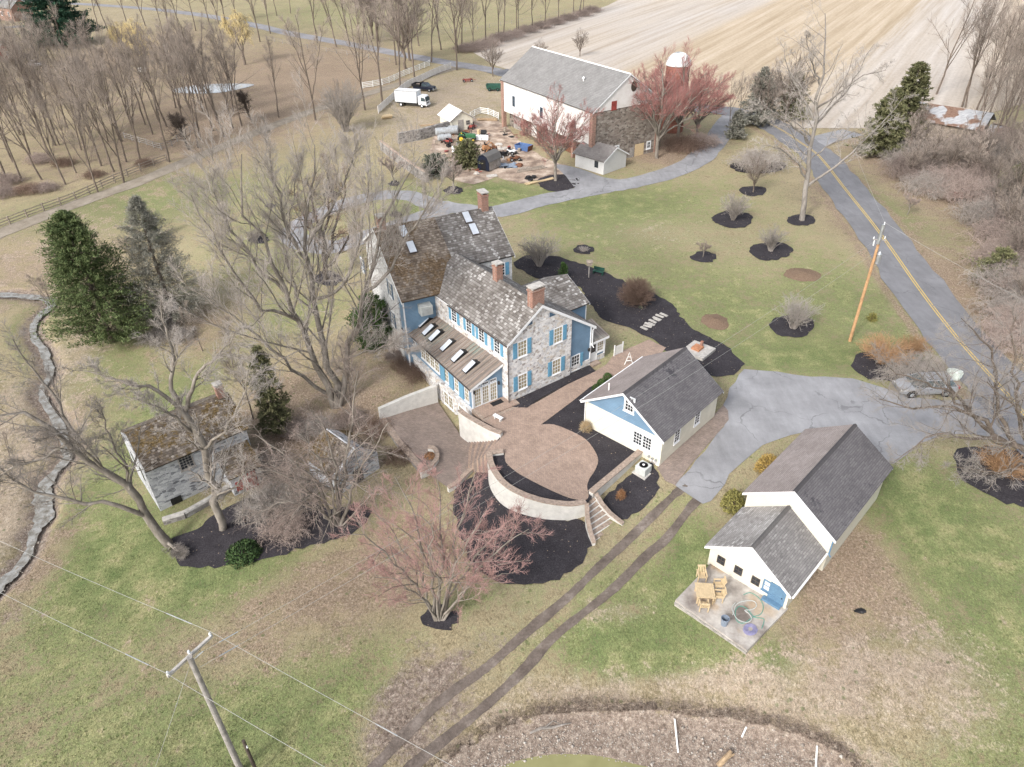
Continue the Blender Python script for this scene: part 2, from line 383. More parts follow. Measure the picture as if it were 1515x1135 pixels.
simple('white_paint', (.74, .74, .72), .5, .06); simple('trim_white', (.76, .77, .78), .5, .05, 4); simple('cream_wall', (.66, .63, .53), .6, .07, 1.2)
simple('stucco', (.58, .565, .53), .85, .12, 1.4, bump=.2); simple('barn_white', (.64, .625, .61), .7, .1, .8, tint=(.6, .55, .5))
siding('blue_siding', (.16, .26, .37)); siding('cream_siding', (.65, .625, .53), .13, .05); siding('white_siding', (.6, .6, .59), .2, .05)
simple('blue_trim', (.11, .2, .3), .5, .12, 5); simple('shutter_blue', (.13, .31, .45), .5, .14, 5); simple('shutter_dark', (.07, .12, .18), .5, .15, 5)
simple('gutter', (.07, .055, .05), .5, .2); simple('black', (.012, .012, .014), .5, .2); simple('rubber', (.018, .018, .02), .8, .3)
simple('iron', (.04, .04, .042), .5, .3, metallic=.6); simple('steel', (.45, .47, .48), .4, .2, metallic=.7); simple('tank_grey', (.33, .36, .38), .5, .2, 3, tint=(.25, .2, .17))
simple('green_paint', (.04, .13, .06), .4, .2); simple('yellow_paint', (.65, .45, .04), .4, .15); simple('red_paint', (.27, .06, .05), .5, .3); simple('dark_green', (.025, .08, .06), .5, .25)
simple('orange_paint', (.38, .2, .1), .6, .35); simple('blue_paint', (.08, .14, .29), .5, .25); simple('navy', (.012, .016, .03), .35, .25); simple('rust', (.16, .075, .045), .9, .4, 3)
simple('silver_paint', (.36, .37, .39), .28, .06, 2, metallic=.35, spec=.5); simple('truck_white', (.72, .74, .76), .4, .08, 1.5, tint=(.5, .5, .5)); simple('ac_paint', (.5, .52, .5), .5, .12)
simple('pine_wood', (.54, .42, .26), .6, .12, 5); simple('old_wood', (.27, .23, .19), .85, .3, 3, bump=.4); simple('grey_wood', (.3, .28, .26), .85, .3, 3, bump=.3); simple('fresh_pole', (.42, .25, .13), .8, .22, 1.3); simple('log', (.33, .24, .15), .85, .35, 4, bump=.4)
simple('concrete', (.46, .44, .41), .9, .2, 1.6, bump=.15); simple('cap_stone', (.33, .26, .21), .9, .3, 5, bump=.3); simple('flagstone', (.42, .4, .37), .9, .25, 3); simple('rock', (.45, .42, .38), .9, .3, 3, bump=.4)
simple('wire', (.33, .33, .31), .5, .1); simple('ceramic', (.6, .62, .63), .3, .1); simple('blue_plastic', (.2, .24, .3), .5, .15); simple('hose_green', (.07, .28, .22), .5, .1); simple('hose_white', (.43, .45, .43), .5, .1); simple('purple_plastic', (.25, .24, .38), .5, .2)
simple('tarp', (.35, .37, .4), .5, .2); simple('red_brick_plain', (.3, .19, .15), .9, .3, 5); simple('terracotta', (.42, .2, .11), .85, .25); simple('patina', (.2, .36, .31), .6, .25); simple('lens_red', (.35, .02, .02), .2, .1); simple('lamp_glass', (.7, .7, .68), .2, .05); simple('hosta_white', (.55, .6, .55), .8, .2)
simple('window_warm', (.3, .26, .17), .12, .35, 2.5, spec=.6); simple('window_dark', (.035, .04, .045), .08, .4, 2.5, spec=.6); simple('skylight', (.58, .62, .67), .08, .08, 2, spec=.8); simple('windscreen', (.05, .075, .085), .06, .2, 2, spec=.8)
shingle('cedar_shingle', [(0, (.085, .072, .063)), (.4, (.15, .134, .12)), (.75, (.22, .205, .19)), (1, (.3, .285, .27))], .28, .3, pale=((.6, .59, .57), .8), moss=([(.3, (.1, .062, .03)), (.5, (.17, .11, .055)), (.7, (.27, .19, .11))], .8))
shingle('moss_shingle', [(0, (.085, .064, .048)), (.5, (.16, .125, .095)), (1, (.31, .265, .22))], .28, .28, pale=((.42, .36, .3), .4), moss=([(.3, (.06, .04, .024)), (.5, (.145, .1, .06)), (.7, (.25, .185, .12))], .46))
shingle('spring_shingle', [(0, (.035, .026, .02)), (.5, (.1, .075, .055)), (1, (.34, .3, .26))], .24, .24, pale=((.5, .47, .4), .5), moss=([(.3, (.035, .024, .012)), (.5, (.11, .075, .03)), (.72, (.27, .2, .11))], .47))
shingle('asphalt_shingle', [(0, (.1, .094, .1)), (.5, (.125, .118, .124)), (1, (.155, .147, .15))], .17, .35, moss=([(.3, (.055, .052, .06)), (.7, (.085, .08, .088))], .6))
shingle('pale_shingle', [(0, (.25, .215, .2)), (.5, (.29, .25, .235)), (1, (.33, .29, .275))], .17, .35)  # paler pinkish counterpart of the asphalt shingle, for the left roof slopes
shingle('grey_shingle', [(0, (.16, .15, .15)), (.5, (.2, .19, .185)), (1, (.25, .24, .23))], .17, .32, pale=((.42, .41, .4), .4))
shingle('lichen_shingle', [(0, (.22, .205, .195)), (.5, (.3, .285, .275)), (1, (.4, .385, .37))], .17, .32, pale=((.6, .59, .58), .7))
shingle('barn_shingle', [(0, (.2, .195, .19)), (.5, (.225, .22, .215)), (1, (.25, .245, .24))], .3, .5)
shingle('lean_shingle', [(0, (.17, .155, .15)), (.5, (.21, .195, .185)), (1, (.25, .235, .225))], .25, .4)
stone('house_stone', [(0, (.28, .26, .26)), (.2, (.62, .55, .47)), (.4, (.5, .5, .52)), (.7, (.7, .68, .66)), (1, (.8, .79, .78))], 3.5, (.74, .72, .7), .75)
stone('white_stone', [(0, (.36, .36, .36)), (.3, (.55, .55, .54)), (1, (.68, .68, .67))], 2.6, (.6, .6, .6), .45, .05)
stone('spring_stone', [(0, (.14, .145, .16)), (.25, (.34, .35, .37)), (.55, (.47, .48, .5)), (1, (.58, .59, .6))], 2.4, (.5, .51, .53), .4, .05)
stone('barn_stone', [(0, (.11, .095, .085)), (.35, (.2, .165, .14)), (.65, (.27, .23, .2)), (1, (.36, .33, .29))], 2.0, (.26, .23, .2), .5)
stone('yard_stone', [(0, (.14, .13, .125)), (.5, (.26, .245, .235)), (1, (.36, .345, .33))], 2.2, (.3, .28, .26), .5)
def m_brick():
    g = G('chimney_brick', .9, .2); o = g.obj(); x, y, z = g.sep(o); q = g.n('ShaderNodeCombineXYZ'); g.put(q.inputs[0], g.m('ADD', x, y)); g.put(q.inputs[1], z)
    k = g.brick(q.outputs[0], .22, .08, .012, (.3, .13, .085), (.22, .1, .07), (.36, .3, .26)); g.col(g.mix(.4, k['Color'], g.ramp(g.noise(o, 6, 4), [(.3, .6), (.7, 1.4)]), 'MULTIPLY')); MT['chimney_brick'] = g.mat
    g = G('silo_tile', .8, .25); o = g.obj(); z = g.sep(o)[2]; k = g.m('FRACT', g.m('DIVIDE', z, .45))
    c = g.ramp(g.noise(o, 1.4, 5, .65), [(.3, (.17, .07, .05)), (.7, (.34, .15, .11))]); g.col(g.mix(g.m('MULTIPLY', g.m('GREATER_THAN', k, .9), .7), c, (.1, .05, .04))); MT['silo_tile'] = g.mat
m_brick()
def m_pavers():
    for nm, a, b, cm, rot in (('brick_paver', (.39, .285, .225), (.31, .225, .18), (.25, .2, .165), .8), ('brick_paver_dark', (.3, .235, .2), (.22, .175, .15), (.19, .16, .14), .1)):
        g = G(nm, .9, .2); o = g.pos(); k = g.brick(g.mapv(o, (1, 1, 1), rot), .26, .13, .014, a, b, cm)
        c = g.mix(.45, k['Color'], g.ramp(g.noise(o, .9, 5, .65), [(.28, .6), (.7, 1.3)]), 'MULTIPLY'); c = g.mix(.3, c, g.ramp(g.noise(o, 9, 3), [(.3, .6), (.7, 1.4)]), 'MULTIPLY')
        g.col(c).bump(k['Fac'], -.4, .01); MT[nm] = g.mat
m_pavers()
def m_asphalt(nm, c, crack=.3, patch=.3):
    g = G(nm, .85, .25); o = g.pos()
    b = g.ramp(g.noise(o, .25, 5, .65), [(.3, [x*(1-patch) for x in c]), (.7, [x*(1+patch*.6) for x in c])])
    b = g.mix(.5, b, g.ramp(g.noise(o, 22, 2, .7), [(.25, .7), (.75, 1.3)]), 'MULTIPLY')
    b = g.mix(.4, b, g.ramp(g.noise(g.mapv(o, (1, .25, 1), .7), 1.6, 4, .6), [(.3, .75), (.7, 1.2)]), 'MULTIPLY')
    nz = g.n('ShaderNodeTexNoise'); g.put(nz.inputs['Vector'], o); nz.inputs['Scale'].default_value = .5; nz.inputs['Detail'].default_value = 4
    w = g.n('ShaderNodeVectorMath', operation='MULTIPLY_ADD'); g.put(w.inputs[0], nz.outputs['Color']); w.inputs[1].default_value = (3, 3, 0); g.put(w.inputs[2], o)
    e = g.vor(w.outputs[0], .16, 'Distance', 'DISTANCE_TO_EDGE'); b = g.mix(g.m('MULTIPLY', g.m('MULTIPLY', g.sstep(e, .011, .003), crack), g.sstep(g.noise(o, .3, 2), .36, .55)), b, [x*.55 for x in c])
    spots = g.sstep(g.noise(o, .9, 3, .5), .7, .78); b = g.mix(g.m('MULTIPLY', spots, .4), b, [x*.5 for x in c])
    g.col(b).bump(g.noise(o, 30, 2), .25, .01); MT[nm] = g.mat
m_asphalt('asphalt_road', (.2, .2, .21), .5, .18); m_asphalt('asphalt_drive', (.285, .285, .295), .8, .26); m_asphalt('lane_gravel', (.27, .265, .275), .1, .25)
def m_paint():
    g = G('road_paint', .7, .2); o = g.pos(); g.col(g.mix(g.sstep(g.noise(o, 3.5, 4, .7), .56, .66), (.55, .4, .12), (.24, .22, .19))); MT['road_paint'] = g.mat
m_paint()
def m_mulch():
    g = G('mulch', .95, .12); o = g.pos(); n = g.noise(o, 9, 5, .75); k = g.noise(o, .8, 4, .65)
    c = g.ramp(n, [(.3, (.022, .02, .023)), (.55, (.047, .043, .048)), (.8, (.1, .092, .096))]); c = g.mix(.5, c, g.ramp(k, [(.3, .65), (.7, 1.5)]), 'MULTIPLY')
    c = g.mix(g.sstep(g.vor(o, 2.1, 'Distance'), .13, .07), c, (.27, .21, .16)); g.col(c).bump(n, 1, .06); MT['mulch'] = g.mat
    g = G('leaf_mound', .95, .12); o = g.pos(); n = g.noise(o, 9, 5, .75); g.col(g.ramp(n, [(.3, (.1, .065, .045)), (.6, (.24, .17, .12)), (.8, (.36, .28, .2))])).bump(n, 1, .06); MT['leaf_mound'] = g.mat
m_mulch()
def m_dirt():
    g = G('dirt', .95, .15); o = g.pos(); a = g.noise(o, .35, 5, .65); b = g.noise(o, 5, 5, .7)
    c = g.ramp(a, [(.36, (.2, .15, .12)), (.5, (.36, .28, .22)), (.64, (.54, .45, .37))]); c = g.mix(.6, c, g.ramp(b, [(.25, .5), (.75, 1.4)]), 'MULTIPLY'); g.col(c).bump(b, .6, .05); MT['dirt'] = g.mat
    g = G('rut_mud', .9, .25); o = g.pos(); a = g.noise(o, .7, 5, .7); b = g.noise(o, 7, 5, .7)
    c = g.ramp(a, [(.3, (.085, .067, .056)), (.55, (.165, .135, .115)), (.72, (.27, .23, .2))]); c = g.mix(.6, c, g.ramp(b, [(.25, .5), (.75, 1.4)]), 'MULTIPLY'); g.col(c).bump(b, .8, .06); MT['rut_mud'] = g.mat
    g = G('farm_lane', .95, .15); o = g.pos(); a = g.noise(o, .5, 5, .7); b = g.noise(o, 6, 5, .7)
    c = g.ramp(a, [(.3, (.2, .17, .13)), (.7, (.33, .29, .24))]); c = g.mix(.5, c, g.ramp(b, [(.25, .6), (.75, 1.35)]), 'MULTIPLY'); g.col(c).bump(b, .5, .05); MT['farm_lane'] = g.mat
m_dirt()
simple('bank_earth', (.27, .21, .165), .95, .4, 2.2, bump=.8)
def m_field():
    g = G('stubble_field', .95, .1); o = g.pos(); hd = R(32.5); v = g.mapv(o, (1, 1, 1), hd)   # rows run along heading 32.5
    x, y, z = g.sep(o); c = g.m('ADD', g.m('MULTIPLY', x, math.cos(hd)), g.m('MULTIPLY', y, -math.sin(hd)))
    c0 = lambda a, b_: float(PZ(a, b_)[:2]@np.array([math.cos(hd), -math.sin(hd)]))
    k1, k2, k3 = c0(930, 100), c0(1285, 80), c0(1450, 60)
    row = g.noise(g.mapv(v, (.55, .012, 1)), 1.0, 5, .65); n = g.noise(o, 1.6, 5, .7); band = g.noise(g.mapv(v, (.05, .006, 1)), 1.0, 4, .6)
    w = g.m('ADD', c, g.m('MULTIPLY', g.m('SUBTRACT', row, .5), 16))
    pale = g.m('MAXIMUM', g.m('SUBTRACT', 1.0, g.sstep(w, k1-3, k1+3)), g.m('MULTIPLY', g.sstep(w, k2-4, k2+4), g.m('SUBTRACT', 1.0, g.m('MULTIPLY', g.sstep(w, k3-6, k3+8), .6))))
    pale = g.m('MULTIPLY', pale, g.ramp(band, [(.3, .45), (.6, 1.0)]))
    tan = g.ramp(row, [(.32, (.36, .285, .195)), (.5, (.45, .365, .265)), (.68, (.53, .445, .345))]); wht = g.ramp(row, [(.32, (.4, .345, .295)), (.5, (.47, .425, .38)), (.68, (.53, .495, .46))])
    cc = g.mix(pale, tan, wht); cc = g.mix(.45, cc, g.ramp(n, [(.3, .68), (.7, 1.28)]), 'MULTIPLY'); g.col(cc); MT['stubble_field'] = g.mat
m_field()
def m_water():
    g = G('creek_water', .12, .5); o = g.pos(); n = g.noise(o, 1.6, 4, .6); g.col(g.ramp(n, [(.32, (.13, .115, .09)), (.48, (.22, .21, .185)), (.62, (.31, .31, .295)), (.74, (.24, .205, .16))])); g.bump(g.noise(o, 5, 3), .35, .04); MT['creek_water'] = g.mat
    g = G('pond_water', .12, .4); o = g.pos(); g.col(g.ramp(g.noise(o, .5, 3), [(.3, (.21, .2, .09)), (.7, (.28, .27, .13))])); MT['pond_water'] = g.mat
    g = G('far_pond_water', .05, .5); g.col((.45, .47, .48)); MT['far_pond_water'] = g.mat
m_water()
def m_metalroof():
    g = G('copper_roof', .5, .4, .15); u = g.uv(); o = g.pos(); x, y, z = g.sep(u)
    p = g.m('FRACT', g.m('DIVIDE', x, .55)); seam = g.m('GREATER_THAN', p, .88)
    cell = g.vor(g.m('FLOOR', g.m('DIVIDE', x, .55)), 1.0) if False else g.noise(g.mapv(u, (1.3, .12, 1)), 2.2, 3, .6)
    c = g.ramp(cell, [(.28, (.12, .1, .088)), (.45, (.22, .19, .165)), (.6, (.33, .275, .235)), (.75, (.22, .21, .2))])
    MT['_'] = None; f = g.sstep(g.noise(o, .3, 2), .56, .7); c = g.mix(g.m('MULTIPLY', f, .5), c, (.2, .29, .25))
    c = g.mix(g.m('MULTIPLY', seam, .6), c, (.11, .085, .07)); g.col(c).bump(seam, .8, .03); MT['copper_roof'] = g.mat; del MT['_']
    g = G('white_metal_roof', .4, .4); o = g.obj(); g.col(g.ramp(g.noise(o, .8, 4), [(.3, (.68, .68, .68)), (.7, (.8, .8, .79))])); MT['white_metal_roof'] = g.mat
    g = G('torn_roof', .7, .3); o = g.obj(); c = g.ramp(g.noise(g.mapv(o, (.6, 2.5, 1), .8), 1.5, 4, .7), [(.3, (.24, .25, .26)), (.7, (.5, .5, .51))])
    f = g.sstep(g.noise(o, .3, 3, .5), .47, .53); g.col(g.mix(f, c, g.ramp(g.noise(o, 3, 4), [(.3, (.13, .075, .05)), (.7, (.25, .16, .12))]))); MT['torn_roof'] = g.mat
m_metalroof()
def m_slab():
    g = G('stained_concrete', .9, .2); o = g.pos(); c = g.ramp(g.noise(o, .55, 4, .6), [(.32, (.16, .135, .12)), (.5, (.36, .33, .3)), (.68, (.52, .49, .45))])
    c = g.mix(g.m('MULTIPLY', g.sstep(g.noise(o, .4, 3), .55, .68), .5), c, (.42, .29, .16)); c = g.mix(.4, c, g.ramp(g.noise(o, 6, 4, .7), [(.3, .7), (.7, 1.25)]), 'MULTIPLY'); g.col(c); MT['stained_concrete'] = g.mat
m_slab()
bark('bark_grey', [(.3, (.14, .12, .1)), (.55, (.235, .21, .18)), (.75, (.34, .305, .275))]); bark('bark_brown', [(.3, (.1, .08, .065)), (.7, (.22, .18, .15))]); bark('bark_pale', [(.3, (.14, .125, .11)), (.5, (.23, .21, .19)), (.72, (.33, .305, .28))], 2.0); bark('bark_dark', [(.3, (.045, .036, .03)), (.7, (.11, .09, .075))])
for nm, c in (('twig_grey', (.35, .315, .285)), ('twig_far', (.34, .29, .25)), ('twig_pale', (.38, .345, .315)), ('twig_red', (.42, .205, .185)), ('twig_pinkbrown', (.37, .3, .265)), ('twig_brown', (.23, .16, .125)), ('twig_rose', (.4, .25, .23)), ('twig_yellow', (.6, .49, .26)), ('twig_orange', (.4, .25, .14)), ('twig_dark', (.09, .072, .062)), ('straw', (.5, .4, .25))):
    g = G(nm, .85, .15); f = g.m('ADD', g.m('MULTIPLY', g.rnd(), .5), g.m('MULTIPLY', g.noise(g.obj(), .7, 3), .5)); g.col(g.ramp(f, [(.25, [x*.68 for x in c]), (.75, [x*1.25 for x in c])])); MT[nm] = g.mat
leafy('conifer_green', [(0, (.035, .055, .022)), (.4, (.085, .12, .045)), (.75, (.15, .185, .075)), (1, (.2, .17, .1))]); leafy('conifer_grey', [(0, (.1, .105, .08)), (.5, (.2, .2, .165)), (.8, (.29, .275, .24)), (1, (.34, .31, .28))])
leafy('spruce_green', [(0, (.012, .035, .022)), (.5, (.035, .09, .055)), (1, (.08, .15, .09))]); leafy('cedar_olive', [(0, (.07, .08, .038)), (.5, (.15, .155, .075)), (1, (.25, .225, .13))]); leafy('evergreen_dark', [(0, (.014, .032, .012)), (.6, (.05, .09, .03)), (1, (.1, .145, .05))])
leafy('boxwood', [(0, (.02, .045, .012)), (.6, (.06, .11, .03)), (1, (.1, .16, .045))]); leafy('forsythia', [(0, (.2, .14, .04)), (.5, (.42, .29, .09)), (1, (.56, .41, .16))]); leafy('privet', [(0, (.1, .1, .03)), (.5, (.24, .22, .07)), (1, (.36, .33, .12))]); leafy('rust_leaf', [(0, (.16, .075, .035)), (.5, (.3, .16, .08)), (1, (.42, .26, .15))])
leafy('tan_grass', [(0, (.25, .18, .1)), (.5, (.42, .32, .19)), (1, (.55, .45, .3))]); leafy('holly_grey', [(0, (.04, .05, .035)), (.5, (.09, .105, .075)), (1, (.17, .18, .14))])

# ------------------------------------------------------------------ the ground
BL = [  # px, py, rx, ry, kind(0 green 1 litter 2 pale 3 dirt), strength
 (300,850,160,45,0,.9),(110,870,50,50,0,.75),(180,800,70,40,0,.8),(150,1010,220,130,0,.36),(330,1080,160,60,0,.35),(420,1090,130,60,0,.35),(560,1000,50,40,0,.4),(690,890,60,20,0,.45),(560,870,50,25,0,.5),
 (500,880,150,45,1,.7),(430,960,180,50,1,.28),(250,1000,160,60,1,.1),(480,1000,140,90,0,.3),(560,830,120,50,1,.6),(330,960,90,40,1,.35),
 (640,1010,70,60,3,.75),(580,1090,60,50,3,.7),(800,920,120,40,2,.35),(700,1080,80,60,2,.45),(740,960,40,30,3,.3),
 (980,910,130,60,0,.7),(1030,830,45,60,0,.85),(900,960,90,40,0,.6),(990,980,90,25,0,.6),(930,905,45,14,2,.5),(820,1010,60,30,2,.4),(960,1020,250,18,2,.5),(1100,1020,160,30,2,.5),(1290,1000,120,45,2,.7),(1380,960,70,50,2,.4),(1250,960,150,70,1,.35),(1210,920,90,60,1,.4),(1320,870,60,60,1,.3),(1250,860,60,50,1,.45),
 (1440,800,130,120,0,.52),(1350,740,60,50,0,.6),(1480,980,90,130,0,.4),(1130,970,40,20,0,.5),(1165,1000,30,30,0,.5),(1300,945,40,15,0,.45),(1260,800,40,60,1,.7),(1220,850,40,40,1,.6),(1350,650,60,30,1,.4),(1330,1080,180,40,2,.4),(1450,1110,80,40,0,.3),
 (150,315,120,22,0,1),(100,330,60,16,0,.9),(200,290,60,16,0,1),(250,264,60,16,0,1),(330,270,70,20,0,.5),(400,225,70,30,0,.45),(440,470,70,25,0,.5),(380,420,80,50,0,.25),(420,330,80,40,0,.3),(150,570,60,80,0,.75),(250,610,50,50,0,.7),(110,560,40,60,0,.7),(110,760,40,70,0,.8),(60,450,60,12,0,.35),(330,530,60,40,0,.25),
 (450,560,130,80,1,.45),(420,640,90,60,1,.75),(540,620,60,40,1,.6),(300,480,70,40,1,.6),(600,540,60,40,1,.5),(500,530,70,40,2,.3),
 (20,620,70,170,2,.7),(20,760,60,100,2,.75),(60,380,120,50,2,.45),(40,400,110,40,1,.5),(90,650,40,60,1,.6),(100,690,50,40,3,.5),(55,840,40,60,1,.7),(20,930,50,50,3,.4),
 (620,310,60,15,0,.55),(730,285,40,14,0,.9),(700,290,90,18,0,.3),(600,280,30,14,0,.4),(900,305,110,25,0,.5),(830,290,60,15,0,.45),(1000,300,120,40,0,.35),(900,350,90,40,0,.4),(1010,420,110,60,0,.3),(1100,470,130,60,0,.4),(1260,440,80,90,0,.45),(1180,530,140,20,0,.6),(1100,350,150,50,2,.25),(950,345,70,18,2,.35),(1130,300,120,60,1,.15),(1220,300,40,60,1,.4),(800,440,30,20,2,.4),(880,480,70,25,2,.3),(1010,520,60,20,0,.3),
 (650,155,120,45,2,.55),(620,205,70,25,2,.4),(700,130,90,30,2,.45),(680,215,60,18,3,.75),(980,228,60,18,1,.9),(990,200,40,20,1,.6),(1070,150,50,20,2,.5),
 (200,190,260,110,1,.4),(60,230,100,60,3,.15),(330,190,120,40,1,.5),(420,110,130,60,1,.5),(150,90,120,40,1,.6),(60,60,90,20,2,.3),(300,60,150,30,1,.25),(500,110,120,40,1,.6),(330,245,120,16,3,.35),(420,190,60,20,3,.3),
 (1310,310,35,60,0,.75),(1340,380,40,60,1,.5),(1400,420,60,80,1,.4),(1450,330,80,60,1,.5),(1380,250,90,50,1,.7),(1500,480,60,120,1,.5),(1290,230,40,40,1,.4),(1420,340,60,30,0,.3),(1440,520,40,60,0,.3),(1480,640,60,30,1,.5),
 (600,30,200,30,0,.12),(450,20,120,20,0,.2),(250,30,120,20,2,.4),(100,20,80,16,2,.4)]
GM = {}
def make_ground():
    ny, nx = HG.shape; V = np.stack([_gx.ravel(), _gy.ravel(), HG.ravel()], 1)
    M = np.zeros((ny*nx, 4)); M[:, 0] = .16
    for px, py, rx, ry, k, s in BL:
        c = P(px, py); dep = np.linalg.norm(c-np.array([0, 0, CAMH])); wx = rx*dep/FPX; wy = ry*dep/FPX*dep/CAMH
        g = np.exp(-(((V[:, 0]-c[0])/wx)**2+((V[:, 1]-c[1])/wy)**2)*.9)*s
        if k == 2: M[:, 0] *= 1-g*.7
        if k in (1, 3): M[:, 0] *= 1-g*.6
        M[:, k] = 1-(1-M[:, k])*(1-g)
    x, y = V[:, 0], V[:, 1]
    db = seg_dist(x, y, BANK); inside = in_poly(x, y, POND_POLY)
    M[:, 3] = np.maximum(M[:, 3], np.where(inside, .95, np.exp(-(db/.5)**2)*.55)); M[:, 0] *= np.where(inside, 0, 1); M[:, 2] = np.where(inside, .0, np.maximum(M[:, 2], np.exp(-(db/2.2)**2)*.75)); M[:, 1] = np.where(inside, .0, M[:, 1])
    dc = seg_dist(x, y, CREEK); M[:, 3] = np.maximum(M[:, 3], np.exp(-(dc/1.5)**4)*.8); M[:, 0] = np.maximum(M[:, 0]*np.where(dc < 1.4, .3, 1), np.exp(-((dc-2.3)/.9)**2)*.45)
    rd = [P(a, b)[:2] for a, b in ((1125,178),(1185,212),(1250,280),(1300,343.5),(1359.6,428),(1419,504.7),(1480,573.5),(1535,636))]; dr = seg_dist(x, y, rd); M[:, 1] = np.maximum(M[:, 1], np.exp(-((dr-3.9)/.75)**2)*.75)
    M = np.clip(M, 0, 1); GM['m'] = M.reshape(ny, nx, 4)
    me = bpy.data.meshes.new('ground'); i = np.arange(ny*nx).reshape(ny, nx)
    F = np.stack([i[:-1, :-1], i[:-1, 1:], i[1:, 1:], i[1:, :-1]], -1).reshape(-1, 4)
    me.vertices.add(len(V)); me.vertices.foreach_set('co', V.ravel()); me.loops.add(F.size); me.loops.foreach_set('vertex_index', F.ravel().astype(np.int32))
    me.polygons.add(len(F)); me.polygons.foreach_set('loop_start', np.arange(0, F.size, 4, dtype=np.int32)); me.polygons.foreach_set('use_smooth', [True]*len(F))
    at = me.attributes.new('cover', 'FLOAT_COLOR', 'POINT'); at.data.foreach_set('color', M.ravel().astype(np.float32)); me.update()
    g = G('turf', .95, .1); o = g.pos(); A = g.attr('cover'); cr, cg, cb = g.sep(A['Color']); cw = A['Alpha']
    w = g.noise(o, .09, 3, .6); n1 = g.noise(o, .45, 4, .65); n2 = g.noise(o, 2.2, 5, .7); st = g.noise(g.mapv(o, (1, .55, 1), .5), 8.5, 4, .75); n4 = g.noise(o, 19, 3, .7)
    wob = g.m('ADD', g.m('ADD', g.m('MULTIPLY', g.m('SUBTRACT', n1, .5), 1.6), g.m('MULTIPLY', g.m('SUBTRACT', n2, .5), 1.0)), g.m('MULTIPLY', g.m('SUBTRACT', st, .5), 1.05))
    dead = g.ramp(g.m('ADD', g.m('MULTIPLY', n2, .6), g.m('MULTIPLY', n1, .4)), [(.3, (.215, .175, .105)), (.5, (.345, .292, .185)), (.7, (.46, .395, .27))])
    grn = g.ramp(n1, [(.3, (.1, .148, .052)), (.5, (.18, .21, .088)), (.7, (.3, .29, .145))])
    lit = g.ramp(g.noise(o, 5.5, 5, .75), [(.3, (.14, .095, .07)), (.5, (.27, .2, .15)), (.7, (.43, .34, .275))])
    pal = g.ramp(n2, [(.3, (.27, .21, .16)), (.6, (.39, .32, .25)), (.75, (.5, .43, .35))])
    soil = g.ramp(g.noise(o, 3.2, 5, .75), [(.3, (.12, .09, .072)), (.48, (.225, .178, .145)), (.62, (.34, .285, .235)), (.73, (.56, .5, .44))])
    c = g.mix(g.m('MULTIPLY', g.sstep(g.m('ADD', cr, wob), .1, .62), .94), dead, grn)
    c = g.mix(g.m('MULTIPLY', g.sstep(g.m('ADD', cg, wob), .3, .75), .85), c, lit)
    c = g.mix(g.m('MULTIPLY', g.sstep(g.m('ADD', cb, wob), .3, .8), .9), c, pal)
    tuft = g.m('MULTIPLY', g.sstep(g.vor(o, 1.5, 'Distance'), .26, .12), g.sstep(n1, .47, .6)); c = g.mix(g.m('MULTIPLY', tuft, .6), c, (.085, .125, .04))
    c = g.mix(g.sstep(g.m('ADD', cw, g.m('MULTIPLY', wob, .7)), .35, .7), c, soil)
    c = g.mix(.85, c, g.ramp(st, [(.28, .52), (.5, .98), (.72, 1.5)]), 'MULTIPLY'); c = g.mix(.75, c, g.ramp(n4, [(.28, .4), (.72, 1.6)]), 'MULTIPLY'); c = g.mix(.4, c, g.ramp(w, [(.3, .75), (.7, 1.2)]), 'MULTIPLY')
    g.col(c).bump(g.m('ADD', g.m('MULTIPLY', st, .7), g.m('MULTIPLY', n4, .4)), .75, .12)
    MT['turf'] = g.mat; me.materials.append(g.mat); ob = bpy.data.objects.new('ground', me); COL.objects.link(ob); setp(ob, 'patchy winter lawn and meadow falling away to the creek', None, None, 'structure')
make_ground()
# ------------------------------------------------------------------ building helpers
def ray_plane(px, py, p0, n):
    d = ray(px, py); o = np.array([0, 0, CAMH]); t = ((np.array(p0)-o)@n)/(d@n); return o+d*t
def basis(c, r, n):
    c = np.array(c, float); r = np.array(r, float); n = np.array(n, float)
    return lambda a, b, z: c+r*a+n*b+np.array([0, 0, z])
def window(par, c, r, n, w, hh, cols=2, rows=4, frame='trim_white', pane='window_dark', sh=None, shw=.42, fw=.09, sill=True, proud=.05):
    B = basis(c, r, n); m = MB(B); a, b = w/2, hh/2
    m.bx(-a-fw, -a, -.06, proud, -b-fw, b+fw); m.bx(a, a+fw, -.06, proud, -b-fw, b+fw); m.bx(-a, a, -.06, proud-.002, b, b+fw); m.bx(-a, a, -.06, proud-.002, -b-fw, -b)
    for i in range(1, cols): x = -a+w*i/cols; m.bx(x-.016, x+.016, -.05, .032, -b, b)
    for i in range(1, rows): z = -b+hh*i/rows; q = .016 if i*2 != rows else .03; m.bx(-a, a, -.05, .028, z-q, z+q)
    if sill: m.bx(-a-fw-.05, a+fw+.05, -.05, proud+.06, -b-fw-.07, -b-fw-.003)
    o = m.build('window', MT[frame], par)
    MB(B).bx(-a+.003, a-.003, -.05, .012, -b+.003, b-.003).build('pane', MT[pane], o)
    if sh:
        for s in (-1, 1):
            x0 = s*(a+fw+.03); x1 = s*(a+fw+.03+shw); x0, x1 = min(x0, x1), max(x0, x1); q = MB(B)
            q.bx(x0, x1, -.04, .05, -b-fw*.6, b+fw*.6)
            for z0, z1 in ((-b+.08, -.06), (.06, b-.08)): q.bx(x0+.07, x1-.07, .03, .066, z0, z1)
            q.build('shutter', MT[sh], par)
    return o
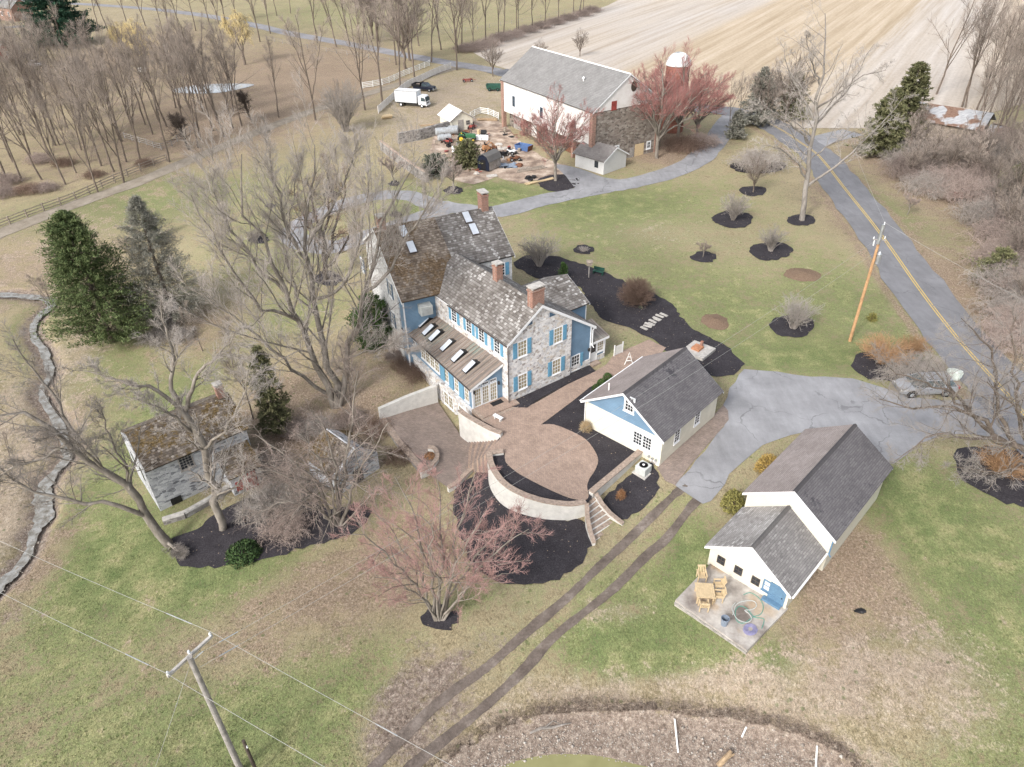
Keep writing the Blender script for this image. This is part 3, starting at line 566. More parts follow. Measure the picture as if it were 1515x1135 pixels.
def door(par, c, r, n, w, hh, mat='trim_white', lite=None, frame='trim_white', knob=True):
    B = basis(c, r, n); a = w/2; m = MB(B); m.bx(-a, a, -.05, .045, 0, hh)
    for z0, z1 in ((.15, hh*.42), (hh*.5, hh*.92)):
        if lite and z0 > .3: continue
        m.bx(-a+.12, -.04, .03, .06, z0, z1); m.bx(.04, a-.12, .03, .06, z0, z1)
    o = m.build('door', MT[mat], par)
    f = MB(B); f.bx(-a-.1, -a, -.05, .07, 0, hh+.1); f.bx(a, a+.1, -.05, .07, 0, hh+.1); f.bx(-a, a, -.05, .068, hh, hh+.1); f.build('door_frame', MT[frame], par)
    if lite: MB(B).bx(-a+.12, a-.12, .03, .055, hh*.5, hh*.92).build('pane', MT['window_dark'], o)
    if knob: MB(B).bx(a-.12, a-.06, .04, .11, hh*.45, hh*.45+.06).build('handle', MT['iron'], o)
    return o
def gable_roof(par, F, u0, u1, hw, ze, zr, mat, th=.16, mat2=None, name='roof', fascia='trim_white', ridge=None):
    m = MB(); 
    m.slab([F(u1, -hw, ze), F(u0, -hw, ze), F(u0, 0, zr), F(u1, 0, zr)], th, 0)
    m.slab([F(u0, hw, ze), F(u1, hw, ze), F(u1, 0, zr+.003), F(u0, 0, zr+.003)], th, 1 if mat2 else 0)
    o = m.build(name, [MT[mat2], MT[mat]] if mat2 else MT[mat], par)
    if fascia:
        s = (zr-ze)/hw
        for uu in (u0, u1):
            for sg in (-1, 1):
                a = F(uu, sg*(hw-.02), ze-.03); b = F(uu, 0, zr-.03); d = F.a*(.045 if uu == u0 else -.045)*-1
                k = np.array([0, 0, -.2]); MB().hexa([a, b, b+k, a+k], [a+d, b+d, b+k+d, a+k+d]).build('rake_trim', MT[fascia], par)
    if ridge:
        q = MB(F); q.hexa([F(u0, -.16, zr-.07), F(u1, -.16, zr-.07), F(u1, 0, zr+.055), F(u0, 0, zr+.055)], [F(u0, -.15, zr-.1), F(u1, -.15, zr-.1), F(u1, 0, zr+.01), F(u0, 0, zr+.01)])
        q.hexa([F(u0, .16, zr-.07), F(u1, .16, zr-.07), F(u1, .003, zr+.055), F(u0, .003, zr+.055)], [F(u0, .15, zr-.1), F(u1, .15, zr-.1), F(u1, .003, zr+.01), F(u0, .003, zr+.01)])
        q.build('ridge_cap', MT[ridge], par)
    return o
def chimney(par, c, a, b, w, d, z0, z1, cap='cap_stone', pots=2):
    B = basis((c[0], c[1], 0), a, b); m = MB(B); m.bx(-w/2, w/2, -d/2, d/2, z0, z1); m.bx(-w/2-.06, w/2+.06, -d/2-.06, d/2+.06, z1-.22, z1-.08)
    o = m.build('chimney', MT['chimney_brick'], par); q = MB(B)
    for s in (-1, 1):
        for t in (-1, 1): q.bx(s*w*.42-.07, s*w*.42+.07, t*d*.36-.07, t*d*.36+.07, z1, z1+.16)
    q.bx(-w/2-.08, w/2+.08, -d/2-.08, d/2+.08, z1+.16, z1+.25); q.build('chimney_cap', MT['flagstone'], o); return o
def downspout(par, p, z0, z1, out, mat='gutter', r=.05):
    p = np.array(p); m = MB(); m.path([np.array([*p[:2], z1])+out*.25, np.array([*p[:2], z1-.35]), np.array([*p[:2], z0+.2]), np.array([*p[:2], z0])+out*.25], r, 6); return m.build('downspout', MT[mat], par)
def gutter(par, a, b, mat='gutter', r=.075):
    m = MB(); m.rod(a, b, r, n=6); return m.build('gutter', MT[mat], par)

# ------------------------------------------------------------------ the stone farmhouse
HF = Frame((2.73, 56.36), -36)
house = thing('farmhouse', 'large stone and blue farmhouse with lichened shingle roofs and brick chimneys', 'house', HF(0, 0, 0))
SL = .685
m = MB(HF); m.profu([(-3.72, -3.0), (3.72, -1), (3.72, 6.62), (0, 9.12), (-3.72, 6.62)], .0, 14.0); m.build('stone_wall', MT['house_stone'], house)
m = MB(); zr = 9.24
m.slab([HF(13.9, -3.98, zr-SL*3.98), HF(-.22, -3.98, zr-SL*3.98), HF(-.22, 0, zr), HF(13.9, 0, zr)], .18)
m.slab([HF(-.22, 6.72, zr-SL*6.72), HF(4.6, 6.72, zr-SL*6.72), HF(4.6, 0, zr+.003), HF(-.22, 0, zr+.003)], .18)
m.slab([HF(4.603, 4.0, zr-SL*4.0), HF(13.9, 4.0, zr-SL*4.0), HF(13.9, 0, zr+.003), HF(4.603, 0, zr+.003)], .18)
m.build('roof', MT['cedar_shingle'], house)
f = MB(HF)
for sg, vv in ((-1, 3.98), (1, 6.72)):
    a = HF(-.24, sg*vv, zr-SL*vv-.02); b = HF(-.24, 0, zr-.02); k = np.array([0, 0, -.3]); d = HF.a*.05
    MB().hexa([a, b, b+k, a+k], [a+d, b+d, b+k+d, a+k+d]).build('rake_trim', MT['trim_white'], house)
f.bx(-.16, 13.9, -3.86, -3.74, 6.2, 6.48)
f.build('frieze_board', MT['trim_white'], house)
gutter(house, HF(-.22, -4.05, zr-SL*4.02-.1), HF(9.5, -4.05, zr-SL*4.02-.1)); gutter(house, HF(-.22, 6.78, zr-SL*6.75-.1), HF(4.5, 6.78, zr-SL*6.75-.1))
downspout(house, HF(-.08, -3.83, 0), 0.0, 6.4, -HF.a)
downspout(house, HF(.05, 6.55, 0), 2.2, 4.5, -HF.a, 'trim_white')
chimney(house, HF(.75, 0, 0), HF.b, HF.a, 1.35, .75, 7.8, 10.55); chimney(house, HF(6.6, 0, 0), HF.b, HF.a, .7, .7, 8, 10.6)
# gable windows (front face looks along -a); pixel centres read from the photograph
def on_front(px, py, F=HF, u=0.0): return ray_plane(px, py, F(u, 0, 0), F.a)
for px, py in ((772.5, 515.5), (825.5, 495.5), (773, 564), (823, 542)):
    window(house, on_front(px, py), HF.b, -HF.a, .92, 1.5, 3, 4, sh='shutter_blue', pane='window_warm', shw=.46)
m = MB(HF)
for s in (-1, 1): MB(HF).profu([(s*1.0, 8.05), (s*1.75, 7.55), (s*1.0, 7.55)], -.03, .02).build('gable_vent', MT['shutter_dark'], house)
for u in (1.7, 4.2, 6.3, 8.9): window(house, HF(u, -3.72, 5.35), HF.a, -HF.b, .8, 1.25, 2, 4, sh='shutter_blue', shw=.42)
# blue side addition with its porch, on the right of the gable
m = MB(HF); m.profu([(3.74, .75), (6.45, .75), (6.45, zr-SL*6.45-.18), (3.74, zr-SL*3.74-.18)], .22, 4.4); m.build('siding_wall', MT['blue_siding'], house)
m = MB(HF); m.bx(.16, 4.3, 3.74, 6.5, -1, .78); m.build('stone_base', MT['house_stone'], house)
m = MB(HF); m.bx(.15, .24, 6.38, 6.5, .78, 4.5); m.bx(.15, .24, 3.74, 3.86, .78, 6.4); m.build('corner_board', MT['trim_white'], house)
window(house, on_front(851, 536, HF, .22), HF.b, -HF.a, .95, 1.55, 3, 4, pane='window_dark', sh='shutter_blue', shw=.4)
m = MB(HF); m.bx(.45, 2.6, 6.47, 8.62, .55, 2.6); m.build('porch_wall', MT['blue_siding'], house)
m = MB(HF); m.bx(.4, 2.65, 6.52, 8.68, -.4, .56); m.build('porch_base', MT['house_stone'], house)
m = MB(); m.slab([HF(.12, 6.52, 2.62), HF(.12, 8.9, 2.62), HF(2.8, 8.9, 3.35), HF(2.8, 6.52, 3.35)], .09); m.build('porch_roof', MT['copper_roof'], house)
m = MB(HF); m.bx(.1, .16, 6.5, 8.9, 2.32, 2.56); m.bx(.36, .46, 8.5, 8.66, .5, 2.35); m.build('porch_trim', MT['trim_white'], house)
door(house, HF(.44, 7.08, .12), HF.b, -HF.a, .86, 2.1, lite=True)
window(house, HF(.44, 8.02, 1.6), HF.b, -HF.a, .72, 1.15, 3, 4, pane='window_warm')
m = MB(HF); m.lathe(HF(.12, 6.22, 1.75), [(.03, 0), (.11, .05), (.13, .3), (.05, .42)], 8); m.build('wall_lantern', MT['iron'], house)
m = MB(HF); m.bx(-.25, .4, 6.55, 7.6, -.2, .1); m.build('door_step', MT['cap_stone'], house)
# small cross gable behind the addition
CF = Frame(HF(7.5, 3.0, 0), 54)
m = MB(CF); m.profu([(-3.45, -.6), (3.45, -.6), (3.45, 4.6), (0, 6.25), (-3.45, 4.6)], .0, 6.2); m.build('siding_wall', MT['blue_siding'], house)
gable_roof(house, CF, -.1, 6.45, 3.72, 4.55, 6.4, 'cedar_shingle')
m = MB(CF); m.bx(6.12, 6.23, 3.35, 3.48, -.4, 4.55); m.build('corner_board', MT['trim_white'], house)
# tall back wing
BF = Frame((-13.6, 69.0), 65.3); BZ = 11.45; BS = .61
m = MB(BF); m.profu([(-5.3, -3), (5.4, -3), (5.4, BZ-BS*5.4-.12), (0, BZ-.12), (-5.3, BZ-BS*5.3-.12)], 0, 12.75); m.build('stone_wall', MT['white_stone'], house)
m = MB(BF); m.profu([(5.42, -3), (6.85, -3), (6.85, BZ-BS*6.85-.16), (5.42, BZ-BS*5.42-.16)], .12, 5.2); m.build('siding_wall', MT['blue_siding'], house)
m = MB(BF); m.bx(.08, .2, 6.75, 6.89, -2, 7.0); m.build('corner_board', MT['trim_white'], house)
m = MB()
m.slab([BF(-.25, 7.78, BZ-BS*7.78), BF(6.4, 7.78, BZ-BS*7.78), BF(6.4, 0, BZ), BF(-.25, 0, BZ)], .17, 0)
m.slab([BF(6.403, 5.65, BZ-BS*5.65), BF(13.0, 5.65, BZ-BS*5.65), BF(13.0, 0, BZ), BF(6.403, 0, BZ)], .17, 1)
m.slab([BF(13.0, -5.6, BZ-BS*5.6), BF(-.25, -5.6, BZ-BS*5.6), BF(-.25, 0, BZ+.003), BF(13.0, 0, BZ+.003)], .17, 1)
m.build('roof', [MT['moss_shingle'], MT['cedar_shingle']], house)
f = MB(BF); k = np.array([0, 0, -.26])
for uu, d in ((-.27, .05), (12.98, .05)):
    for vv in (-5.6, 7.78 if uu < 0 else 5.65):
        a = BF(uu, vv, BZ-BS*abs(vv)-.02); b = BF(uu, 0, BZ-.02); MB().hexa([a, b, b+k, a+k], [a+BF.a*d, b+BF.a*d, b+k+BF.a*d, a+k+BF.a*d]).build('rake_trim', MT['trim_white'], house)
chimney(house, BF(.7, 0, 0), BF.b, BF.a, .8, .8, 10, 12.5); chimney(house, BF(12.05, -.15, 0), BF.b, BF.a, 1.2, .75, 10, 13.0)
nrm = np.cross(BF.a, BF.b*1-np.array([0, 0, BS])); nrm = nrm/np.linalg.norm(nrm); nrm = nrm if nrm[2] > 0 else -nrm
upb = -BF.b+np.array([0, 0, BS]); upb /= np.linalg.norm(upb)
for px, py in ((596.7, 342.8), (608.6, 366), (691, 322), (701, 339.5)):
    c = ray_plane(px, py, BF(0, 0, BZ), nrm); fr = lambda a, b, z, c=c: c+BF.a*a+upb*b+nrm*z
    o = MB(fr).bx(-.42, .42, -.75, .75, -.02, .12).build('skylight', MT['gutter'], house); MB(fr).bx(-.36, .36, -.68, .68, .1, .135).build('pane', MT['skylight'], o)
for px, py in ((577.5, 428), (581.5, 471)): window(house, ray_plane(px, py, BF(0, 0, 0), BF.a), BF.b, -BF.a, .8, 1.6, 2, 4, sh='shutter_dark', shw=.42)
window(house, ray_plane(536.5, 392, BF(0, 0, 0), BF.a), BF.b, -BF.a, .7, 1.5, 2, 4, sh='shutter_dark')
window(house, ray_plane(741, 399, BF(0, 5.4, 0), BF.b), BF.a, BF.b, .8, 1.3, 2, 4, sh='shutter_blue')
c = ray_plane(627, 454, BF(0, 6.85, 0), BF.b); fr = basis(c, BF.a, BF.b)
o = MB(fr).bx(-.62, .62, -.05, .95, -.5, .5).build('air_conditioner', MT['ac_paint'], house)
q = MB(fr)
for i in range(8): q.bx(-.55, .55, .94, .97, -.42+i*.11, -.38+i*.11)
q.build('grille', MT['steel'], o)
# sunroom with a standing-seam copper roof along the left side
SF = Frame(HF(.95, -3.74, 0), -33.2); SW = 3.42; SLn = 12.9; zt, zl = 4.02, 2.62
m = MB(SF); m.profu([(.5, .0), (-SW+.16, .0), (-SW+.16, zl-.1), (0, zt-.12), (.5, zt-.12)], .12, SLn); m.build('sunroom_wall', MT['blue_siding'], house)
m = MB(SF); m.bx(.02, SLn+.4, -SW-.02, .4, -3.4, .02); m.bx(.0, SLn+.4, -SW-.14, .4, -.22, -.02, 0); m.build('basement_wall', MT['house_stone'], house)
m = MB(); m.slab([SF(SLn+.55, -SW-.2, zl-.1), SF(-.15, -SW-.2, zl-.1), SF(-.15, -.02, zt), SF(SLn+.2, -.02, zt)], .1); m.build('sunroom_roof', MT['copper_roof'], house)
seam = MB()
for i in range(26):
    u = .1+i*.51; a = SF(u, -SW-.19, zl-.075); b = SF(u, -.05, zt+.02); d = SF.a*.022; kz = np.array([0, 0, .045])
    seam.hexa([a-d, a+d, b+d, b-d], [a-d+kz, a+d+kz, b+d+kz, b-d+kz])
seam.build('roof_seams', MT['cap_stone'], house)
gutter(house, SF(-.15, -SW-.26, zl-.14), SF(SLn+.5, -SW-.26, zl-.14))
f = MB(SF); k = np.array([0, 0, -.24]); a = SF(-.17, -SW-.2, zl-.14); b = SF(-.17, 0, zt-.04); f.hexa([a, b, b+k, a+k], [a+SF.a*.05, b+SF.a*.05, b+k+SF.a*.05, a+k+SF.a*.05])
f.bx(.02, .14, -SW+.1, -SW+.24, .02, zl-.15); f.build('rake_trim', MT['trim_white'], house)
sl = (zt-zl)/SW; ns = np.cross(SF.a, SF.b+np.array([0, 0, sl])); ns /= np.linalg.norm(ns); ns = ns if ns[2] > 0 else -ns; ups = SF.b+np.array([0, 0, sl]); ups /= np.linalg.norm(ups)
for px, py in ((628.8, 477), (636, 488.5), (645.5, 497), (663, 511.6), (679.7, 527.3), (697, 543)):
    c = ray_plane(px, py, SF(0, 0, zt), ns); fr = lambda a, b, z, c=c: c+SF.a*a+ups*b+ns*z
    q = MB(fr); q.hexa([fr(-.34, -.85, -.02), fr(.34, -.85, -.02), fr(.34, .95, -.02), fr(-.34, .95, -.02)], [fr(-.34, -.85, .12), fr(.34, -.85, .12), fr(.34, .55, .34), fr(-.34, .55, .34)]); o = q.build('skylight', MT['iron'], house)
    q = MB(fr); q.hexa([fr(-.29, -.8, .1), fr(.29, -.8, .1), fr(.29, .5, .3), fr(-.29, .5, .3)], [fr(-.29, -.8, .15), fr(.29, -.8, .15), fr(.29, .5, .355), fr(-.29, .5, .355)]); q.build('pane', MT['skylight'], o)
for i in range(3):
    v = -2.72+i*.86; c = SF(.12, v, .95+.2)
    window(house, SF(.12, v, 1.15), SF.b, -SF.a, .62, 1.85, 3, 5, pane='window_warm', fw=.1, sill=False); window(house, SF(.12, v, 2.42), SF.b, -SF.a, .6, .22, 3, 1, pane='window_dark', fw=.07, sill=False, proud=.045)
for v in (-3.12, -.42): MB().lathe(SF(.03, v, 1.7), [(.03, 0), (.09, .05), (.11, .32), (.03, .45)], 8).build('wall_lantern', MT['iron'], house)
for u in (1.1, 3.0, 4.9): window(house, SF(u, -SW+.16, 1.3), SF.a, -SF.b, .62, 1.75, 2, 4, pane='window_warm', fw=.09)
for u in (2.05, 3.95, 5.6): MB(SF).bx(u-.4, u+.4, -SW+.06, -SW+.18, .2, 2.35).build('shutter', MT['shutter_blue'], house)
for u in (6.8, 7.75, 8.7, 9.65): window(house, SF(u, -SW+.16, 1.35), SF.a, -SF.b, .78, 1.5, 2, 4, pane='window_warm', fw=.08)
window(house, SF(11.6, -SW+.16, 1.7), SF.a, -SF.b, .6, .8, 2, 2, pane='window_dark', fw=.08)
for u in (1.2, 2.15, 4.1, 5.0): window(house, SF(u, -SW-.02, -1.55), SF.a, -SF.b, .7, 1.35, 2, 3, pane='window_warm', fw=.09)
m = MB(SF); m.bx(-1.7, .05, -3.15, .35, -.3, .16); m.build('terrace_step', MT['brick_paver'], house)
m = MB(SF); m.bx(-2.05, -1.7, -3.5, .7, -.35, .06); m.bx(-1.72, .0, -3.5, -3.15, -.35, .162); m.bx(-1.72, -.5, .35, .7, -.35, .162); m.build('step_coping', MT['cap_stone'], house)
MB(SF).bx(-.75, -.15, -1.6, -.4, .155, .185).build('doormat', MT['rubber'], house)

# ------------------------------------------------------------------ cream garage with blue gable
GF = Frame((9.12, 47.61), 43.8)
gar = thing('garage', 'cream garage with blue gable and dark shingle roof beside the round patio', 'garage', GF(0, 0, 0))
m = MB(GF); m.profu([(-3.95, -1.4), (3.95, -1.4), (3.95, 2.9), (0, 5.4), (-3.95, 2.9)], .3, 9.1); m.build('wall', MT['cream_wall'], gar)
m = MB(GF); m.profu([(-3.98, 2.72), (3.98, 2.72), (3.98, 2.84), (0, 5.42), (-3.98, 2.84)], .26, .32); m.build('gable_siding', MT['blue_siding'], gar)
m = MB(GF); m.bx(.22, .3, -3.99, 3.99, 2.62, 2.72); m.build('frieze_board', MT['cream_wall'], gar)
gable_roof(gar, GF, -.05, 9.43, 4.3, 2.78, 5.63, 'asphalt_shingle', mat2='pale_shingle', ridge='asphalt_shingle')
window(gar, on_front(931.5, 598.5, GF, .26), GF.b, -GF.a, .75, 1.25, 3, 4, fw=.14)
c = on_front(950.5, 652, GF, .3)
for s in (-.47, .47): window(gar, c+GF.b*s, GF.b, -GF.a, .78, 1.2, 3, 4, fw=.1)
for px, py in ((1001.5, 645), (1031.5, 618.5)): window(gar, ray_plane(px, py, GF(0, 3.95, 0), GF.b), GF.a, GF.b, .7, 1.15, 2, 4, fw=.1)
downspout(gar, GF(.22, -3.98, 0), 0, 2.9, -GF.b, 'trim_white', .045)
gutter(gar, GF(-.05, -4.36, 2.72), GF(9.4, -4.36, 2.72), 'trim_white'); m = MB(GF); m.rod(GF(1.35, -2.4, 3.9), GF(1.35, -2.4, 4.75), .06, n=8); m.build('vent_pipe', MT['white_paint'], gar)
MB(GF).bx(.22, .31, 3.0, 3.93, -1.4, .15).build('stone_base', MT['house_stone'], gar)
m = MB(GF); m.rod(GF(.27, .85, 5.1), GF(-.05, .85, 5.5), .03); m.rod(GF(-.05, .65, 5.5), GF(-.05, 1.05, 5.5), .02); m.build('service_mast', MT['steel'], gar)

# ------------------------------------------------------------------ shed and annex, lower right
DF = Frame((19.2, 35.83), 44.5); AF = Frame((15.57, 32.3), 44.5)
shed = thing('outbuilding', 'white and cream outbuilding with shingle roof and lower stepped annex by concrete pad', 'outbuilding', AF(0, 0, 0))
m = MB(DF); m.profu([(-3.2, -.6), (3.2, -.6), (3.2, 3.25), (0, 5.36), (-3.2, 3.25)], .2, 9.85); m.build('wall', MT['cream_siding'], shed)
gable_roof(shed, DF, 0, 10.1, 3.5, 3.18, 5.54, 'asphalt_shingle', mat2='pale_shingle', ridge='asphalt_shingle')
m = MB(AF); m.profu([(-2.95, -.7), (2.95, -.7), (2.95, 1.85), (0, 3.78), (-2.95, 1.85)], .42, 4.6); m.build('annex_wall', MT['cream_siding'], shed)
m = MB(AF); m.profu([(-3.0, 1.72), (3.0, 1.72), (3.0, 1.82), (0, 3.74), (-3.0, 1.82)], .36, .43); m.build('annex_gable', MT['white_siding'], shed)
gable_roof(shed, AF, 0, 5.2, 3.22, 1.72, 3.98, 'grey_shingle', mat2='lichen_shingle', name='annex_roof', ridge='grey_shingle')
gutter(shed, AF(.02, 3.3, 1.66), AF(5.15, 3.3, 1.66), 'trim_white')
downspout(shed, DF(.1, 3.28, 0), 1.5, 3.2, DF.b*.6, 'blue_trim', .05)
for px, py in ((1067, 829), (1092.5, 844), (1118, 859.5)): window(shed, on_front(px, py, AF, .42), AF.b, -AF.a, .5, .62, 2, 2, frame='gutter', fw=.05, sill=False)
c = on_front(1137, 874, AF, .42); c[2] = .95
window(shed, c, AF.b, -AF.a, .75, .8, 1, 2, frame='blue_trim', pane='skylight', fw=.1)
door(shed, AF(.42, 2.2, -.05), AF.b, -AF.a, .95, 1.5, 'blue_trim', frame='blue_trim')
m = MB(AF); m.bx(.0, .36, 1.4, 2.7, -.12, .06); m.build('blue_step', MT['blue_trim'], shed)
pt = thing('patio_slab', 'stained concrete pad in front of the stepped outbuilding', 'concrete pad', P(1080, 900))
_pp = [PZ(1105, 962, -.12), PZ(999, 888, -.12), PZ(1056, 829, -.12), PZ(1166, 900, -.12)]
m = MB(); m.hexa([q-np.array([0, 0, .6]) for q in _pp], _pp); m.build('slab', MT['stained_concrete'], pt)
_d = _pp[1]-_pp[0]; m = MB(); m.hexa([_pp[0]-np.array([0, 0, .16]), _pp[1]-np.array([0, 0, .16]), _pp[1]-np.array([.03, .04, .3]), _pp[0]-np.array([.03, .04, .3])], [_pp[0]+np.array([-.06, -.07, -.16]), _pp[1]+np.array([-.06, -.07, -.16]), _pp[1]+np.array([-.06, -.07, -.3]), _pp[0]+np.array([-.06, -.07, -.3])]); m.build('edge_board', MT['grey_wood'], pt)

# ------------------------------------------------------------------ spring house, lower left
PF = Frame((-30.37, 44.58), 51)
spr = thing('spring_house', 'whitewashed stone springhouse with mossy roof below the leaning trees', 'stone house', PF(0, 0, -3.7))
m = MB(PF); m.hexa([PF(0, 0, -4.6), PF(0, -6.6, -4.6), PF(0, -6.6, .9), PF(0, -3.35, 2.62), PF(0, 0, .9)], [PF(8.7, 0, -4.6), PF(8.7, -6.6, -4.6), PF(8.7, -6.6, .9), PF(8.7, -3.35, 2.62), PF(8.7, 0, .9)]); m.build('stone_wall', MT['spring_stone'], spr)
PM = Frame(PF(0, -3.35, 0), 51); gable_roof(spr, PM, .05, 8.9, 3.62, .86, 2.84, 'spring_shingle', .14, fascia=None)
chimney(spr, PF(8.2, -3.35, 0), PF.b, PF.a, .6, .6, 2, 3.9)
window(spr, ray_plane(275, 682.5, PF(0, 0, 0), PF.b), PF.a, PF.b, 1.0, 1.35, 4, 5, frame='grey_wood', fw=.12)
MB(PF).bx(1.0, 1.9, -.05, .06, -3.9, -3.0).build('vent_grate', MT['iron'], spr)
for vv in (-2.2, -4.6): MB(PF).bx(-.05, .03, vv-.25, vv+.25, -1.6, -.2).build('slit_window', MT['window_dark'], spr)
m = MB(PF); m.profu([(.02, -4.6), (2.6, -4.6), (2.6, -1.5), (.02, -.6)], 5.6, 8.3); m.build('lean_to_wall', MT['spring_stone'], spr)
m = MB(); m.slab([PF(5.45, 2.85, -1.5), PF(8.5, 2.85, -1.5), PF(8.5, .03, -.35), PF(5.45, .03, -.35)], .12); m.build('lean_to_roof', MT['spring_shingle'], spr)
door(spr, PF(7.2, 2.6, -3.65), PF.a, PF.b, .95, 1.8, 'red_paint', frame='red_paint'); MB(PF).bx(5.9, 6.5, 2.56, 2.66, -3.2, -2.2).build('shutter', MT['red_paint'], spr)

# little stone ruin behind the multi-stemmed tree
_a = P(500.5, 734); _b = P(562, 693); _mid = (_a+_b)/2; _len = np.hypot(*(_b-_a)[:2]); _hd = math.degrees(math.atan2((_b-_a)[0], (_b-_a)[1]))-90
RF = Frame(_mid, _hd, _mid[2]); hw = _len/2
ru = thing('stone_outbuilding', 'small pale stone hut with low brown roof behind the many-stemmed tree', 'stone hut', _mid)
m = MB(RF); m.profu([(-hw, -1), (hw, -1), (hw, 2.0), (.2, 3.7), (-hw, 2.0)], 0, 4.2); m.build('stone_wall', MT['spring_stone'], ru)
gable_roof(ru, RF, .35, 4.4, hw+.2, 1.98, 3.7, 'spring_shingle', .12, fascia=None)
MB(RF).bx(-.03, .06, -.5, .5, -.2, 1.5).build('doorway', MT['window_dark'], ru)

# ------------------------------------------------------------------ bank barn, silo, small sheds
KF = Frame((20.39, 124.83), -30.7, .3)
barn = thing('bank_barn', 'big white and stone bank barn with long grey roof', 'barn', KF(0, 0, 0))
m = MB(KF); m.profu([(-7.1, 3.0), (7.1, 3.0), (7.1, 8.9), (0, 13.5), (-7.1, 8.9)], .35, 29.4); m.build('plank_wall', MT['barn_white'], barn)
m = MB(KF); m.bx(.3, 29.3, -5.6, 7.0, -1, 3.0); m.build('lower_wall', MT['barn_stone'], barn)
m = MB(KF); m.bx(.12, .36, -7.15, 7.2, -1, 8.55); m.build('stone_gable', MT['barn_stone'], barn)
for q in ((-.02, .8, -7.35, -6.6, -1, 8.6), (28.9, 29.6, -7.35, -6.6, -1, 8.7), (-.02, .6, 6.6, 7.3, -1, 8.6)): MB(KF).bx(*q).build('brick_pier', MT['red_brick_plain'], barn)
for u in (6, 11.5, 17, 22.5): MB(KF).bx(u-.3, u+.3, -7.0, -6.4, -1, 3.0).build('brick_pier', MT['red_brick_plain'], barn)
m = MB(KF); m.profu([(-7.2, 8.62), (7.2, 8.62), (7.2, 8.8), (0, 13.52), (-7.2, 8.8)], .05, .3); m.build('gable_boards', MT['barn_white'], barn)
gable_roof(barn, KF, -.1, 29.75, 7.5, 8.7, 13.84, 'barn_shingle', .2, ridge='white_paint')
for px, py in ((760, 150), (801, 167), (850, 188)): window(barn, ray_plane(px, py, KF(0, -7.1, 0), KF.b), KF.a, -KF.b, .7, 1.7, 2, 3, frame='shutter_dark', sill=False)
for px, py, mm in ((908.5, 156, 'red_paint'), (964, 148, 'shutter_dark')): window(barn, on_front(px, py, KF, .05), KF.b, -KF.a, .9, 1.2, 2, 2, frame='red_paint' if mm == 'red_paint' else 'trim_white', pane='red_paint' if mm == 'red_paint' else 'window_dark')
c = on_front(938, 127.5, KF, .05); B = basis(c, KF.b, -KF.a); m = MB(); n = 14
ring = [(.62*math.cos(t*2*math.pi/n), .85*math.sin(t*2*math.pi/n)) for t in range(n)]; m.hexa([B(x, -.02, z) for x, z in ring], [B(x, .05, z) for x, z in ring]); m.build('oval_window', MT['bark_dark'], barn)
for px, py in ((912.5, 221), (959.5, 214.5)): window(barn, on_front(px, py, KF, .12), KF.b, -KF.a, .6, 1.0, 2, 2, fw=.2)
c = on_front(945.5, 221, KF, .12); B = basis(c, KF.b, -KF.a); MB(B).bx(-1.0, 1.0, -.04, .05, -1.5, 1.0).build('boarded_door', MT['pine_wood'], barn); MB(B).bx(-2.1, -1.2, -.04, .06, -1.7, .6).build('grey_door', MT['grey_wood'], barn)
for i, u in enumerate((2.5, 8.5, 14, 19.5, 26)): MB(KF).bx(u-1.6, u+1.6, -5.72, -5.58, -.2, 2.5).build('stable_door', MT[('grey_wood', 'rust', 'grey_wood', 'white_paint', 'grey_wood')[i]], barn)
q = MB(KF); q.lathe(KF(8.5, -3.2, 11.5), [(.12, 0), (.12, .5), (.3, .55), (.05, .85)], 8); q.build('roof_vent', MT['white_paint'], barn)
silo = thing('silo', 'red tile silo with pale domed cap behind the barn', 'silo', (31.8, 141.6, .2))
m = MB(); m.lathe((31.8, 141.6, -.3), [(2.15, 0), (2.15, 12.3)], 28); m.build('silo_wall', MT['silo_tile'], silo, smooth=False)
m = MB(); m.lathe((31.8, 141.6, 12.0), [(2.28, 0), (2.28, .12)]+[(2.24*math.cos(R(a)), .12+2.05*math.sin(R(a))) for a in range(5, 89, 9)]+[(.03, 2.18)], 28); m.build('dome', MT['white_metal_roof'], silo, smooth=True)

q = MB()
for i in range(20): a = R(i*18); q.path([np.array([31.8+2.26*math.cos(t)*math.cos(a), 141.6+2.26*math.cos(t)*math.sin(a), 12.13+2.07*math.sin(t)]) for t in np.linspace(0, 1.5, 7)], .03, 3)
q.build('dome_ribs', MT['steel'], silo)
EF = Frame((17.9, 118.9), -42, .05)
le = thing('lean_shed', 'small white shed with grey gable roof at the near corner of the barn', 'shed', EF(0, 0, 0))
m = MB(EF); m.profu([(-2.85, -.6), (2.85, -.6), (2.85, 2.35), (0, 3.85), (-2.85, 2.35)], 0, 6.4); m.build('wall', MT['white_siding'], le)
gable_roof(le, EF, -.3, 6.8, 3.2, 2.3, 4.05, 'lean_shingle')
MB(EF).bx(1.2, 2.0, -2.9, -2.8, .9, 2.0).build('side_window', MT['window_dark'], le)
WF = Frame(P(684, 193), -27, .05)
ws = thing('white_roof_shed', 'cream block shed with bright white metal roof near the box truck', 'shed', WF(0, 0, 0))
m = MB(WF); m.profu([(-2.3, -.5), (2.3, -.5), (2.3, 2.35), (0, 3.75), (-2.3, 2.35)], 0, 5.6); m.build('wall', MT['cream_wall'], ws)
gable_roof(ws, WF, -.35, 5.9, 2.75, 2.15, 3.9, 'white_metal_roof', .1, fascia='grey_wood')
